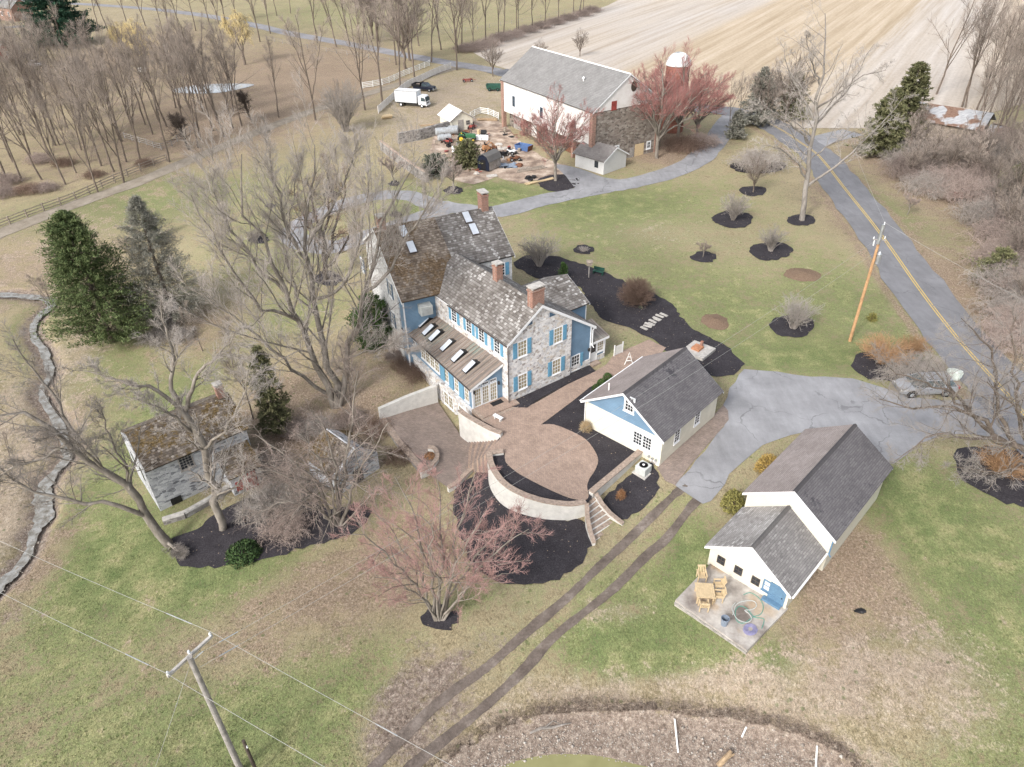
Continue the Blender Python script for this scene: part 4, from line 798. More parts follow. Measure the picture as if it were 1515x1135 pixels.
MB(WF).bx(-.06, .04, -.85, .35, -.2, 2.1).build('door', MT['grey_wood'], ws); window(ws, WF(0, 1.3, 1.4), WF.b, -WF.a, .7, .7, 2, 2, frame='grey_wood', sill=False); MB(WF).bx(1.0, 1.9, -2.36, -2.26, .1, 1.9).build('side_opening', MT['shutter_dark'], ws)
# fallen-in building in the thicket at right
TF = Frame(PZ(1466, 170, 4.2), -47, .2)
tr = thing('ruined_barn', 'derelict building with torn white and rusty roof in the thicket', 'ruin', TF(0, 0, 0))
m = MB(TF); m.profu([(-4, -.5), (4, -.5), (4, 2.2), (0, 4.0), (-4, 2.2)], .4, 13.5); m.build('wall', MT['old_wood'], tr)
gable_roof(tr, TF, -.4, 14.5, 4.6, 2.2, 4.4, 'torn_roof', .08, fascia=None)
m = MB(); m.slab([TF(-6.5, -3.2, .7), TF(-.8, -4.8, 1.0), TF(-.6, -.6, 2.6), TF(-5.6, .5, 2.0)], .08); m.slab([TF(-6, 1, 1.9), TF(-.6, .4, 2.7), TF(-.5, 4.2, 1.3), TF(-4.8, 4.4, .6)], .08); m.build('fallen_roof', MT['torn_roof'], tr)
m = MB(TF); m.bx(-.5, -.3, -4, 4, -.4, 1.6); m.bx(-6.3, -5.9, -3, 3.5, -.4, .6); m.build('broken_wall', MT['old_wood'], tr)
# buildings at the far left edge
def far_house(name, lab, cat, px, py, hd, L, W, he, hr, wm, rm):
    F = Frame(P(px, py), hd, float(P(px, py)[2])); t = thing(name, lab, cat, F(0, 0, 0))
    m = MB(F); m.profu([(-W/2, -.5), (W/2, -.5), (W/2, he), (0, hr-.15), (-W/2, he)], 0, L); m.build('wall', MT[wm], t); gable_roof(t, F, -.3, L+.3, W/2+.4, he-.05, hr, rm)
    for u in (L*.25, L*.7): window(t, F(u, W/2, he*.55), F.a, F.b, .9, 1.2, 2, 2); window(t, F(u, -W/2, he*.55), F.a, -F.b, .9, 1.2, 2, 2)
    door(t, F(0, 0, 0), F.b, -F.a, 1.1, 2.1, 'shutter_dark')
far_house('red_barn', 'small red barn with grey roof at the left edge', 'barn', 16, 88, -70, 12, 7, 3, 5.2, 'red_paint', 'barn_shingle')
far_house('brick_house', 'red brick house half hidden by the tall spruce', 'house', 38, 30, -60, 10, 8, 4.5, 7.5, 'red_brick_plain', 'barn_shingle')
# ------------------------------------------------------------------ roads, paths, water
ROAD_PX = [(735,105),(800,122),(880,140),(960,152),(1030,160),(1085,166),(1125,178),(1158,194),(1185,212),(1212,232),(1250,280),(1300,343.5),(1359.6,428),(1419,504.7),(1480,573.5),(1535,636),(1620,730),(1740,860)]
ROAD = crom([P(a, b)[:2] for a, b in ROAD_PX], 6)
strip('road', ROAD, 3.25, MT['asphalt_road'], .07, label='grey two-lane road running down the right side', segs=4)
CL = [p for p in ROAD[36:]]
for s in (-.14, .14):
    L_, R_ = ribbon(CL, abs(s)); strip('road_marking', [np.array(q) for q in (L_ if s < 0 else R_)], .065, MT['road_paint'], .085, label='faded double yellow line on the road', segs=1)
LANE = crom([P(a, b)[:2] for a, b in [(-120,-6),(150,8),(280,20),(365,35),(430,50),(520,66),(600,82),(680,96),(735,105)]], 6)
strip('far_road', LANE, 2.6, MT['lane_gravel'], .06, label='pale road crossing behind the farmyard', segs=3)
strip('far_side_road', crom([P(a, b)[:2] for a, b in [(-60,46),(20,40),(70,39)]], 4), 2.6, MT['asphalt_road'], .06, label='short grey road by the tall spruce')
strip('branch_lane', crom([P(a, b)[:2] for a, b in [(1195,218),(1225,205),(1262,196)]], 4), 2.4, MT['asphalt_drive'], .065, label='grey side lane meeting the road')
DRV = crom([P(a, b)[:2] for a, b in [(643,303),(690,310),(737,313),(800,297),(870,283),(930,272),(985,258),(1030,238),(1058,210),(1072,188),(1085,170)]], 6)
strip('barn_drive', DRV, [1.9]*12+[2.2]*(len(DRV)-12), MT['asphalt_drive'], .05, label='curving grey drive from the house past the barn to the road')
LOOP = crom([P(a, b)[:2] for a, b in [(643,305),(605,290),(560,290),(511,301),(478,314),(446,330),(431,346),(448,359),(493,366),(535,352),(585,335),(640,316),(665,309)]], 5)
strip('turning_loop', LOOP, 1.9, MT['asphalt_drive'], .055, label='grey turning loop of the drive behind the house')
sheet('barn_apron', crom(pxs([(822,244),(858,250),(893,263),(925,268),(900,280),(862,288),(838,262)]), 3, True), MT['asphalt_drive'], .06, label='grey apron in front of the small white shed')
sheet('parking_court', pxs([(1100,546),(1150,551),(1200,557),(1262,562),(1300,572),(1345,588),(1400,594),(1452,590),(1500,640),(1515,655),(1440,643),(1392,645),(1358,655),(1340,671),(1324,687),(1250,700),(1190,640),(1150,650),(1110,671),(1091,692),(1062,729),(1050,741),(1040,745),(1017,732),(999,718),(1020,694),(1078,620),(1073,602),(1078,575)]), MT['asphalt_drive'], .05, 1.2, 'pale cracked asphalt parking court between garage and outbuilding', rag=.1)
strip('farm_lane', crom([P(a, b)[:2] for a, b in [(-60,380),(0,346),(60,322),(132,295),(211,267),(291,233),(350,208),(420,180),(470,162),(530,143),(570,131),(620,116),(665,103),(690,97)]], 5), 1.7, MT['farm_lane'], .05, label='dirt lane along the wood edge')
RUT1 = [(1030,708),(1004,727),(973,756),(922,806),(883,842),(840,884),(780,935),(735,975),(713,993),(660,1031),(600,1086),(554,1135),(480,1200)]
RUT2 = [(1062,716),(1028,744),(986,797),(957,822),(900,878),(819,943),(780,986),(737,1028),(684,1073),(642,1107),(610,1135),(540,1200)]
for q in (RUT1, RUT2):
    pl = crom([P(a, b)[:2] for a, b in q], 8); RNG2 = np.random.default_rng(3)
    wd = .36+.045*np.convolve(RNG2.normal(size=len(pl)+4), np.ones(5)/5, 'valid')*2
    strip('wheel_rut', pl, np.clip(wd, .22, .6), MT['rut_mud'], .035, label='muddy wheel rut of the track across the lawn')
    # the soft edge of the rut
cz = CREEK_Z; strip('creek', CREEK, [float(q[0])*.78*(1+.32*math.sin(i*2.1)*math.sin(i*.77)) for i, q in enumerate(CRW)], MT['creek_water'], 0.0, zs=list(cz), label='narrow pale creek winding down the left side', segs=4)
_wz = float(h(*P(900, 1121)[:2]))
sheet('pond', BANK+[np.array([50, -30.]), np.array([-25, -30.])], MT['pond_water'], 0, 1.5, 'green pond water at the bottom edge', z=_wz)
_e = P(315, 131); sheet('far_pond', [np.array([_e[0]+9.5*math.cos(t)+.9*math.sin(3*t), _e[1]+4.8*math.sin(t)+.5*math.cos(2*t)]) for t in np.linspace(0, 6.1, 28)], MT['far_pond_water'], .12, 1.5, 'pale pond in the pasture beyond the wood')
sheet('stubble_field', pxs([(735,98),(700,78),(735,60),(800,42),(900,8),(930,-8),(1540,-60),(1640,60),(1560,140),(1440,175),(1330,150),(1290,190),(1240,190),(1180,190),(1120,168),(1060,157),(960,147),(880,135),(800,117)]), MT['stubble_field'], .05, 5, 'tan and white stubble field with long rows')
sheet('barnyard_dirt', crom(pxs([(640,205),(662,188),(700,176),(738,178),(775,215),(820,240),(860,252),(838,262),(800,266),(770,272),(735,262),(700,272),(660,262),(640,240)]), 3, True), MT['dirt'], .045, 1.2, 'pale trampled dirt of the barnyard', rag=.2)
# ------------------------------------------------------------------ patio platform
ZT = -2.55
def pz(pl, z): return [PZ(a, b, z) for a, b in pl]
WALLC = crom(pz([(720.6,668.4),(722,681),(727,694),(737,709),(752,722),(776,734),(803.5,742.5),(830,746.5),(848,747.2),(868,743.6)], .42), 5)
W2 = crom(pz([(682.5,604.5),(692,612),(712,623.8),(729,632.7),(743.5,638)], .5), 5)
W5 = [PZ(877.5, 729, .42), PZ(951.5, 667, .42)]
def retain(name, label, pts, zt, zb, th, mat='stucco', cap=.1, side=1, capmat='cap_stone', over=.06):
    """retaining wall along world points (outer face), thickness th to one side; zt/zb are lists or numbers"""
    n = len(pts); zt = zt if hasattr(zt, '__len__') else [zt]*n; zb = zb if hasattr(zb, '__len__') else [zb]*n
    P2 = [np.array(p[:2]) for p in pts]; nn = []
    for i in range(n):
        d = P2[min(i+1, n-1)]-P2[max(i-1, 0)]; d /= np.linalg.norm(d); nn.append(np.array([-d[1], d[0]])*side)
    o = thing(name, label, 'retaining wall', (*P2[n//2], zb[n//2]))
    m = MB(); c = MB()
    def run(M, lo, hi, a, b):
        vs = []; fs = []
        for i in range(n):
            A = P2[i]+nn[i]*a; B = P2[i]+nn[i]*b
            vs += [(*A, lo[i]), (*B, lo[i]), (*B, hi[i]), (*A, hi[i])]
        for i in range(n-1):
            for k in range(4): fs.append([i*4+k, i*4+(k+1) % 4, (i+1)*4+(k+1) % 4, (i+1)*4+k])
        fs += [[0, 1, 2, 3], [n*4-4, n*4-3, n*4-2, n*4-1]]; M.add(vs, fs)
    run(m, zb, [z-cap for z in zt], 0, th); m.build('wall', MT[mat], o)
    run(c, [z-cap+.002 for z in zt], zt, -over, th+over); c.build('coping', MT[capmat], o)
    return o
nC = len(WALLC)
retain('curved_wall', 'white curved retaining wall with stone coping round the circular patio', WALLC, .42, [-2.9+1.1*i/nC for i in range(nC)], .38, side=1)
retain('return_wall', 'short white end wall at the head of the wide curved steps', pz([(744, 664.5), (722, 667.5)], .36), .36, -2.6, .35, side=1)
retain('stair_wall', 'white curved parapet wall between sunroom and lower terrace', W2, .5, -2.8, .36, side=-1)
retain('garden_wall', 'straight white wall with brown coping running from patio steps to garage', W5, .42, -1.6, .4, side=1)
W3 = [PZ(561, 606, -1.35), PZ(600, 588, -.9), PZ(646, 568, -.3)]
retain('terrace_wall', 'long white wall along the back of the lower brick terrace', W3, [-1.35, -.95, -.55], -3.2, .4, side=1, capmat='stucco', over=.0)
LTE = pz([(563, 620), (585, 652), (622, 695)], ZT+.12)
retain('terrace_edge', 'low brown coping along the outer edge of the lower brick terrace', LTE, ZT+.12, -3.9, .45, side=1, mat='yard_stone', capmat='cap_stone')
PL_ = crom(pz([(623, 697), (640, 688), (649, 675), (645, 662), (634, 659)], ZT+.45), 4)
retain('planter_wall', 'curved white planter wall on the corner of the lower terrace', PL_, ZT+.45, ZT-.5, .28, side=1)
LW = crom(pz([(664, 722), (678, 714), (692, 700), (706, 689), (722, 681)], ZT+.15), 4)
retain('low_curved_wall', 'low white curved edge wall below the wide curved steps', LW, [ZT+.15+.0*i for i in range(len(LW))], -3.6, .3, side=1)
# platform fill: the upper terrace stands as one solid block of ground behind its walls
UP = [p[:2] for p in WALLC[1:-1]]+[p[:2] for p in pz([(872,741),(878,731),(955,664),(868,600),(900,560),(880,548),(838,568),(792,596),(757,600),(700,606),(712,624),(743,640),(735,655),(728,667)], 0)]
sheet('upper_mulch', UP, MT['mulch'], .02, 1.0, 'black mulch beds round the circular patio', z=0)
CIRC = crom([p[:2] for p in pz([(794,627),(819,628.5),(846,639),(867,651),(880,668),(885,682),(880,697),(872,709),(868.5,721),(871,733),(866,740.5),(846,738.5),(819,728),(787.6,712.5),(764,699),(748,684),(745,668),(724,668),(735,655),(744,642),(730,632),(712,622),(703,612),(735,606),(762,604),(780,606)], 0)], 3, True)
sheet('patio', CIRC, MT['brick_paver'], .05, .8, 'circular pinkish brick patio beside the garage', z=0)
sheet('brick_walk', [p[:2] for p in pz([(770,626),(762,606),(790,598),(838.5,570),(880,550.5),(897,540),(909,524),(922,519),(940,512),(960,503),(985,515),(960,548),(903,558),(872,574),(850,592),(810,622),(796,632)], 0)], MT['brick_paver'], .058, 1.0, 'brick walk between farmhouse and garage', z=0)
sheet('garage_walk', pxs([(972,693),(1012,655),(1056,614),(1070,600),(1077,608),(1078,622),(1050,655),(1020,690),(999,719),(984,712)]), MT['brick_paver_dark'], .055, 1.0, 'brown brick strip along the right side of the garage')
sheet('gable_bed', [p[:2] for p in pz([(756,603),(755,594),(841,551),(872,541),(880.5,549.5),(838,569),(800,590),(780,604)], 0)], MT['mulch'], .065, .8, 'black mulch bed under the stone gable', z=0)
sheet('lower_terrace', [p[:2] for p in pz([(683,646),(646,592),(566,619),(586,651),(623,694),(640,705),(662,721),(676,714),(692,699),(708,687),(722,679),(735,655),(744,644),(704,655)], ZT)], MT['brick_paver_dark'], 0, .8, 'lower brick terrace beside the basement wall', z=ZT)
# wide curved steps down to the lower terrace
A0 = [PZ(744, 643, 0), PZ(737, 655, 0), PZ(722, 669, 0)]; A1 = [PZ(696, 651, ZT), PZ(690, 668, ZT), PZ(690, 693, ZT)]
st = thing('curved_steps', 'wide curved brick steps between upper patio and lower terrace', 'steps', (*((A0[1]+A1[1])/2)[:2], ZT))
NS = 11
for i in range(NS):
    z = -(i+1)*(-ZT)/(NS+1); f0, f1 = i/NS, (i+1)/NS
    a = [A0[k]*(1-f0)+A1[k]*f0 for k in range(3)]; b = [A0[k]*(1-f1)+A1[k]*f1 for k in range(3)]
    a = crom(a, 5); b = crom(b, 5); m = MB(); vs = []
    for p, q in zip(a, b): vs += [(p[0], p[1], z), (q[0], q[1], z), (q[0], q[1], ZT-.3), (p[0], p[1], ZT-.3)]
    fs = [[j*4+k, j*4+(k+1) % 4, (j+1)*4+(k+1) % 4, (j+1)*4+k] for j in range(len(a)-1) for k in range(4)]+[[0, 1, 2, 3], [len(vs)-4, len(vs)-3, len(vs)-2, len(vs)-1]]
    m.add(vs, fs).build('step', MT['brick_paver' if i % 2 else 'brick_paver_dark'], st)
# narrow flight at the front
S0 = [PZ(868, 742, 0), PZ(880, 731, 0)]; S1 = [PZ(878, 803, -1.35), PZ(914, 779, -1.15)]
fl = thing('garden_steps', 'flight of brick and white steps fanning down from the patio to the track', 'steps', (*S1[0][:2], -1.35))
for i in range(7):
    z = -.02-(i+1)*.165; f0, f1 = i/7, (i+1)/7; a, b = (S0[k]*(1-f0)+S1[k]*f0 for k in (0, 1)); c, d = (S0[k]*(1-f1)+S1[k]*f1 for k in (0, 1))
    mk = lambda z0, z1, e=0: MB().hexa([np.array([*q[:2], z0]) for q in (a, b, d+(d-b)*e, c+(c-a)*e)], [np.array([*q[:2], z1]) for q in (a, b, d+(d-b)*e, c+(c-a)*e)])
    s_ = mk(-2.0, z-.05).build('riser', MT['white_paint'], fl); mk(z-.048, z, -.12).build('tread', MT['cap_stone'], fl)
def cheek(name, label, pl, zs, zb): retain(name, label, [PZ(a, b, z) for (a, b), z in zip(pl, zs)], zs, zb, .22, side=1)
cheek('step_wall', 'low white wall curving down the left of the garden steps', [(866,744),(867,765),(871,785),(877,803)], [.3,-.1,-.6,-.95], -2.2)
cheek('step_wall', 'low white wall curving down the right of the garden steps', [(880,730),(889,745),(902,760),(921,775)], [.3,-.05,-.45,-.75], -2.0)
# ------------------------------------------------------------------ mulch beds on the ground
sheet('mulch_bed', crom(pxs([(676,722),(700,706),(722,690),(737,716),(765,740),(800,760),(840,771),(866,768),(874,802),(870,818),(852,840),(826,856),(790,864),(750,864),(718,851),(696,836),(684,800),(672,760)]), 3, True), MT['mulch'], .05, .45, 'large black mulch bed below the curved patio wall', rag=.13)
sheet('mulch_bed', crom(pxs([(890,742),(955,688),(972,700),(975,722),(965,740),(945,758),(921,772),(905,762)]), 3, True), MT['mulch'], .05, .45, 'black mulch bed with the air conditioner below the garden wall', rag=.13)
sheet('mulch_bed', crom(pxs([(760,389),(775,380),(793,378),(827,381),(864,391.6),(898.6,405),(930,420),(972.7,436.6),(1002,457.7),(1015,479),(1044,497),(1081,516),(1097,534),(1099,548),(1078,558),(1050,555),(1020,545),(990,525),(975,508),(959,499),(930,485.5),(901,476),(883,463),(869,445),(856,426),(830,420),(800,414),(779,405)]), 3, True), MT['mulch'], .05, .45, 'long winding black mulch bed behind the farmhouse', rag=.13)
sheet('mulch_bed', crom(pxs([(1262,530),(1285,522),(1330,527),(1375,540),(1395,556),(1370,566),(1325,566),(1285,560),(1265,548)]), 3, True), MT['mulch'], .05, .45, 'black mulch bed under the orange shrub by the court', rag=.13)
sheet('mulch_bed', crom(pxs([(1412,672),(1440,660),(1500,668),(1560,690),(1580,740),(1530,752),(1470,738),(1425,712)]), 3, True), MT['mulch'], .05, .45, 'black mulch bed under the leaning tree at the right edge', rag=.13)
sheet('mulch_bed', crom(pxs([(248,802),(290,782),(335,752),(380,735),(440,738),(490,752),(535,745),(548,765),(520,790),(470,806),(400,825),(330,838),(270,836)]), 3, True), MT['mulch'], .05, .45, 'dark mulch bed under the many-stemmed tree and springhouse steps', rag=.13)
RINGS = [(826,271,30,13),(1115,283,20,8),(1085,325,30,13),(1186,326,21,9),(1041,381,19,8),(1140,372,32,14),(1173,483,33,17),(863,370,15,7),(583,272,8,4),(671,282,14,6),(490,288,12,5),(383,355,15,6),(485,413,20,11),(650,916,27,18),(560,375,16,6),(400,305,8,3),(585,318,9,4),(1122,247,42,10)]
RLAB = ['under the red maple by the barn drive','under the small bush by the big roadside tree','under the vase shrub in the middle of the far lawn','round the tall pale roadside tree','under the little lollipop tree','under the broad low shrub on the right lawn','under the broad bush nearest the court','a lone grey mound on the lawn behind the house','by the stone barnyard wall','under the lichened tree beside the drive','inside the turning loop','west of the turning loop','round the ivy-clad tree behind the farmhouse','round the many-stemmed red maple in front','at the back corner of the farmhouse','beyond the turning loop','in the island of the turning loop','under the grey weeping shrub mass by the road bend']
for (x, y, rx, ry), lb in zip(RINGS, RLAB):
    pts = [P(x+rx*math.cos(t)*(1+.06*math.sin(3*t+x)), y+ry*math.sin(t)*(1+.06*math.cos(2*t+y)))[:2] for t in np.linspace(0, 2*math.pi, 22)[:-1]]
    sheet('mulch_ring', pts, MT['mulch'], .06, .4, 'black mulch ring '+lb, rag=.11)
for x, y, rx, ry, lb in ((1187,407,24,9,'brown leaf mound on the right lawn below the roadside tree'),(1058,476,20,11,'ragged brown leaf mound beside the winding mulch bed')):
    m = MB(); c = P(x, y); dep = np.linalg.norm(c-np.array([0, 0, CAMH])); wx = rx*dep/FPX; wy = ry*dep/FPX*dep/CAMH; rg = np.random.default_rng(int(x))
    rings = []
    for r_, zz in ((1.0, .02), (.75, .1), (.45, .2), (.18, .3)): rings.append([c+np.array([wx*r_*math.cos(t)*rg.uniform(.85, 1.12), wy*r_*math.sin(t)*rg.uniform(.85, 1.12), zz*rg.uniform(.7, 1.3)]) for t in np.linspace(0, 2*math.pi, 17)[:-1]])
    m.add([q for g in rings for q in g]+[c+np.array([0, 0, .32])], [[i*16+k, i*16+(k+1) % 16, (i+1)*16+(k+1) % 16, (i+1)*16+k] for i in range(3) for k in range(16)]+[[48+k, 48+(k+1) % 16, 64] for k in range(16)])
    o = m.build('leaf_mound', MT['leaf_mound'], smooth=True, loc=c); setp(o, lb, 'leaf pile')
# ------------------------------------------------------------------ walls and fences of the farmyard
def wall_line(name, label, pl, ht, th, mat, cap=None, cat='stone wall'):
    q = [P(a, b) for a, b in pl]; n = len(q); o = thing(name, label, cat, q[n//2]); m = MB(); c = MB()
    for i in range(n-1):
        a, b = q[i], q[i+1]; d = (b-a)[:2]; L = np.linalg.norm(d); d /= L; nn = np.array([-d[1], d[0], 0])*th/2; k = max(1, int(L/4)); up = np.array([0, 0, 1.])
        m.hexa([a+nn-up, b+nn-up, b-nn-up, a-nn-up], [a+nn+up*ht, b+nn+up*ht, b-nn+up*ht, a-nn+up*ht])
        if cap: c.hexa([a+nn*1.15+up*(ht+.002), b+nn*1.15+up*(ht+.002), b-nn*1.15+up*(ht+.002), a-nn*1.15+up*(ht+.002)], [a+nn*.8+up*(ht+.13), b+nn*.8+up*(ht+.13), b-nn*.8+up*(ht+.13), a-nn*.8+up*(ht+.13)])
    m.build('wall', MT[mat], o)
    if cap: c.build('coping', MT[cap], o)
    return o
wall_line('barnyard_wall', 'long grey stone barnyard wall running back to the white-roofed shed', [(590,213),(622,207),(650,199),(668,194)], 1.9, .5, 'yard_stone', 'yard_stone')
wall_line('barnyard_wall', 'grey stone wall with pale coping slanting down to the evergreen', [(565,222),(588,240),(618,262),(632,270)], 1.7, .5, 'yard_stone', 'cap_stone')
wall_line('springhouse_wall', 'low stone retaining wall under the springhouse', [(243,775),(275,765),(310,745),(345,722)], .5, .45, 'yard_stone', 'flagstone')
def fence(name, label, pl, ht, mat, rails, step, solid=False, r=.05, post=.07):
    q = [P(a, b)[:2] for a, b in pl]; q = crom(q, 6) if len(q) > 2 else q; acc = [q[0]]; out = [q[0]]; run = 0
    for a, b in zip(q[:-1], q[1:]):
        L = np.linalg.norm(b-a); t = step-run
        while t < L: out.append(a+(b-a)*t/L); t += step
        run = (run+L) % step
    o = thing(name, label, 'fence', P(*pl[len(pl)//2]))
    for p in out[:99]:
        z = float(h(*p)); MB().hexa([np.array([p[0]+sx*post, p[1]+sy*post, z-.3]) for sx, sy in ((-1,-1),(1,-1),(1,1),(-1,1))], [np.array([p[0]+sx*post, p[1]+sy*post, z+ht+.08]) for sx, sy in ((-1,-1),(1,-1),(1,1),(-1,1))]).build('post', MT[mat], o)
    for k in range(rails):
        zz = ht*(k+1)/rails-.08; m = MB()
        for a, b in zip(out[:-1], out[1:]):
            A = np.array([*a, float(h(*a))+zz]); B = np.array([*b, float(h(*b))+zz]); d = (b-a)/np.linalg.norm(b-a); n = np.array([-d[1], d[0], 0])*.03; u = np.array([0, 0, r])
            m.hexa([A-n-u, B-n-u, B+n-u, A+n-u], [A-n+u, B-n+u, B+n+u, A+n+u])
        m.build('rail', MT[mat], o)
    return o
fence('white_fence', 'white board fence along the left of the farm lane by the road', [(537,131),(570,125),(600,112),(640,96)], 1.4, 'white_paint', 4, 2.6, r=.075)
fence('white_fence', 'white board fence beside the trucks running up to the road', [(560,168),(580,150),(600,132),(622,121),(650,108),(675,100)], 1.5, 'barn_white', 5, 2.4, r=.11)
fence('white_fence', 'short white rail fence between white-roofed shed and barn', [(696,176),(712,168),(728,172),(740,178)], 1.3, 'white_paint', 4, 2.2, r=.06)
fence('rail_fence', 'weathered brown rail fence along the lower farm lane at left', [(-40,352),(8,335),(60,315),(110,297),(165,272),(205,255),(250,238)], 1.3, 'old_wood', 3, 2.7, r=.06, post=.09)
fence('rail_fence', 'old grey rail fence through the wood', [(185,205),(215,214),(245,222),(268,206),(300,184)], 1.2, 'grey_wood', 3, 3.0)
fence('paddock_fence', 'thin dark wire fence across the far pasture', [(395,60),(470,75),(540,86),(590,95)], 1.2, 'grey_wood', 2, 4.5, r=.02)
fence('paddock_fence', 'thin wire fence at the edge of the far green meadow', [(650,52),(720,42),(790,30),(860,14)], 1.2, 'grey_wood', 2, 5, r=.02)
# ------------------------------------------------------------------ utility poles and wires
def pole(name, label, base, z0, ht, r, mat):
    o = thing(name, label, 'utility pole', (base[0], base[1], z0)); m = MB(); m.lathe((base[0], base[1], z0-1), [(r, 0), (r*.72, ht+1)], 12); m.build('shaft', MT[mat], o); return o
pa = np.array([35.5, 63.87, 0]); po = pole('utility_pole', 'tall orange-brown utility pole with grey transformer beside the road', pa, 0, 12.9, .17, 'fresh_pole')
m = MB(); m.rod(pa+np.array([-.1, -.1, 11.0]), pa+np.array([-.1, -.1, 12.95]), .16); m.build('pole_sleeve', MT['steel'], po)
m = MB(); m.lathe(pa+np.array([.42, .05, 8.9]), [(.05, -.03), (.24, 0), (.25, .95), (.16, 1.05), (.04, 1.25)], 14); m.build('transformer', MT['steel'], po)
m = MB(); m.rod(pa+np.array([-.6, .15, 11.35]), pa+np.array([.55, -.12, 11.35]), .05); m.build('bracket', MT['grey_wood'], po)
for dx, dz in ((-.55, 11.4), (.5, 11.4), (0, 12.9)): MB().lathe(pa+np.array([dx, 0 if dx == 0 else .1, dz]), [(.03, 0), (.07, .05), (.04, .12), (.07, .18), (.03, .28)], 8).build('insulator', MT['ceramic'], po)
m = MB(); m.lathe(pa+np.array([-.42, .1, 10.7]), [(.03, 0), (.08, .05), (.08, .5), (.03, .6)], 8); m.build('fuse_cutout', MT['ceramic'], po)
pb = np.array([-16.2, 21.4, -2.6]); pz2 = 8.5
pb = np.array([*PZ(281.5, 975, pz2)[:2], -2.6])
p2 = pole('utility_pole', 'grey weathered utility pole with crossarm at lower left', pb, -2.6, pz2+2.75, .19, 'grey_wood')
c0, c1 = PZ(314, 940, pz2-.15), PZ(247.5, 1001, pz2-.15); d = (c1-c0)/np.linalg.norm(c1-c0); nn = np.array([-d[1], d[0], 0])*.07; u = np.array([0, 0, .08])
MB().hexa([c0-nn-u, c1-nn-u, c1+nn-u, c0+nn-u], [c0-nn+u, c1-nn+u, c1+nn+u, c0+nn+u]).build('crossarm', MT['flagstone'], p2)
for c in (c0+d*.08, c1-d*.08, (c0+c1)/2+np.array([0, 0, .1])): MB().lathe(c+np.array([0, 0, .06]), [(.03, 0), (.08, .05), (.04, .12), (.08, .17), (.03, .26)], 8).build('insulator', MT['ceramic'], p2)
MB().rod(pb+np.array([0, 0, pz2+2.4]), pb+np.array([.55, .35, pz2+2.7]), .03).build('bracket', MT['steel'], p2)
pc = np.array([*P(377, 1140)[:2], 0]); pc[2] = float(h(*pc[:2]))
for zz in (3.4,): pass
pc = np.array([*PZ(360, 1096, 1.2)[:2], 1.2]); g_ = float(h(*pc[:2])); p3 = thing('pole_stub', 'short dark pole stub beside the grey utility pole', 'pole', (pc[0], pc[1], g_)); MB().lathe((pc[0], pc[1], g_-.4), [(.11, 0), (.09, 1.2-g_+.4)], 10).build('shaft', MT['bark_dark'], p3); MB().lathe((pc[0]+.1, pc[1]-.05, .55), [(.03, 0), (.06, .04), (.03, .2)], 8).build('insulator', MT['ceramic'], p3)
def wire(label, a, b, sag, r=.011, spl=None):
    a = np.array(a, float); b = np.array(b, float); pts = [a+(b-a)*t-np.array([0, 0, 4*sag*t*(1-t)]) for t in np.linspace(0, 1, 22)]
    o = thing('power_wire', label, 'wire', pts[11], 'overhead wires'); MB().path(pts, r, 4).build('cable', MT['wire'], o)
    if spl is not None:
        k = [a+(b-a)*t-np.array([0, 0, 4*sag*t*(1-t)]) for t in spl]; MB().path(k, .028, 6).build('splice', MT['steel'], o)
def beyond(c, px, py, z, f):
    q = PZ(px, py, z); return c+(q-c)*f
zc = pz2+.1
wire('thin wire from crossarm tip running to the upper left edge', c0+np.array([0, 0, .3]), beyond(c0, 80, 835, zc, 2.2), .25, spl=(.05, .12)); wire('thin wire from the near crossarm end running to the left edge', c1+np.array([0, 0, .3]), beyond(c1, 35, 893, zc, 2.2), .25, spl=(.05, .12))
wire('thin wire from crossarm tip running down to the lower edge, with pale sleeve', c0+np.array([0, 0, .3]), beyond(c0, 575, 1082, zc, 1.8), .1, spl=(.52, .58)); wire('thin wire from the near crossarm end to the bottom edge', c1+np.array([0, 0, .3]), beyond(c1, 480, 1135, zc, 1.5), .1)
wire('upper service wire crossing the patio and garage roof to the roadside pole', pb+np.array([.1, .1, pz2+2.6]), pa+np.array([-.4, 0, 11.3]), 1.0, .01, spl=(.02, .035)); wire('lower service wire crossing the red maple and garage roof to the roadside pole', pb+np.array([.3, 0, pz2+1.9]), pa+np.array([-.3, 0, 9.9]), 1.0, .01, spl=(.015, .03))
wire('guy wire of the grey utility pole', pb+np.array([-.1, -.1, pz2+2.2]), P(225, 1150), 0, .012, spl=(.3, .33)); 
wire('wire along the road from the roadside pole to upper right', pa+np.array([0, 0, 13.1]), pa+np.array([22, 75, 13]), .8, .012); wire('wire along the road from the roadside pole to lower right', pa+np.array([0, 0, 13.1]), pa+np.array([14, -40, 13]), .8, .012)
# ------------------------------------------------------------------ vehicles and farm gear (each built round its own base, then placed)
def put(o, px, py, rz_heading, z=None, off=0.0):
    p = P(px, py) if z is None else PZ(px, py, z); o.location = (p[0], p[1], p[2]+off); o.rotation_euler = (0, 0, -R(rz_heading)+math.pi/2); return o   # local +x points along the heading
def wheel(par, x, y, r, w, rim='steel', tyre='rubber'):
    o = MB().lathe((x, y-w/2, r), [(r*.55, 0), (r*.92, .0), (r, w*.18), (r, w*.82), (r*.92, w), (r*.55, w)], 18, ax=(0, 1, 0)).build('wheel', MT[tyre], par, local=True, smooth=False)
    MB().lathe((x, y-w/2-.005, r), [(.06, -.01), (r*.5, .0), (r*.57, .03), (r*.57, w-.02), (r*.5, w+.01), (.06, w+.02)], 14, ax=(0, 1, 0)).build('rim', MT[rim], o, local=True); return o
def LB(name, mat, par, f, bevel=0, **k):
    m = MB(); f(m); return m.build(name, MT[mat], par, local=True, bevel=bevel, **k)
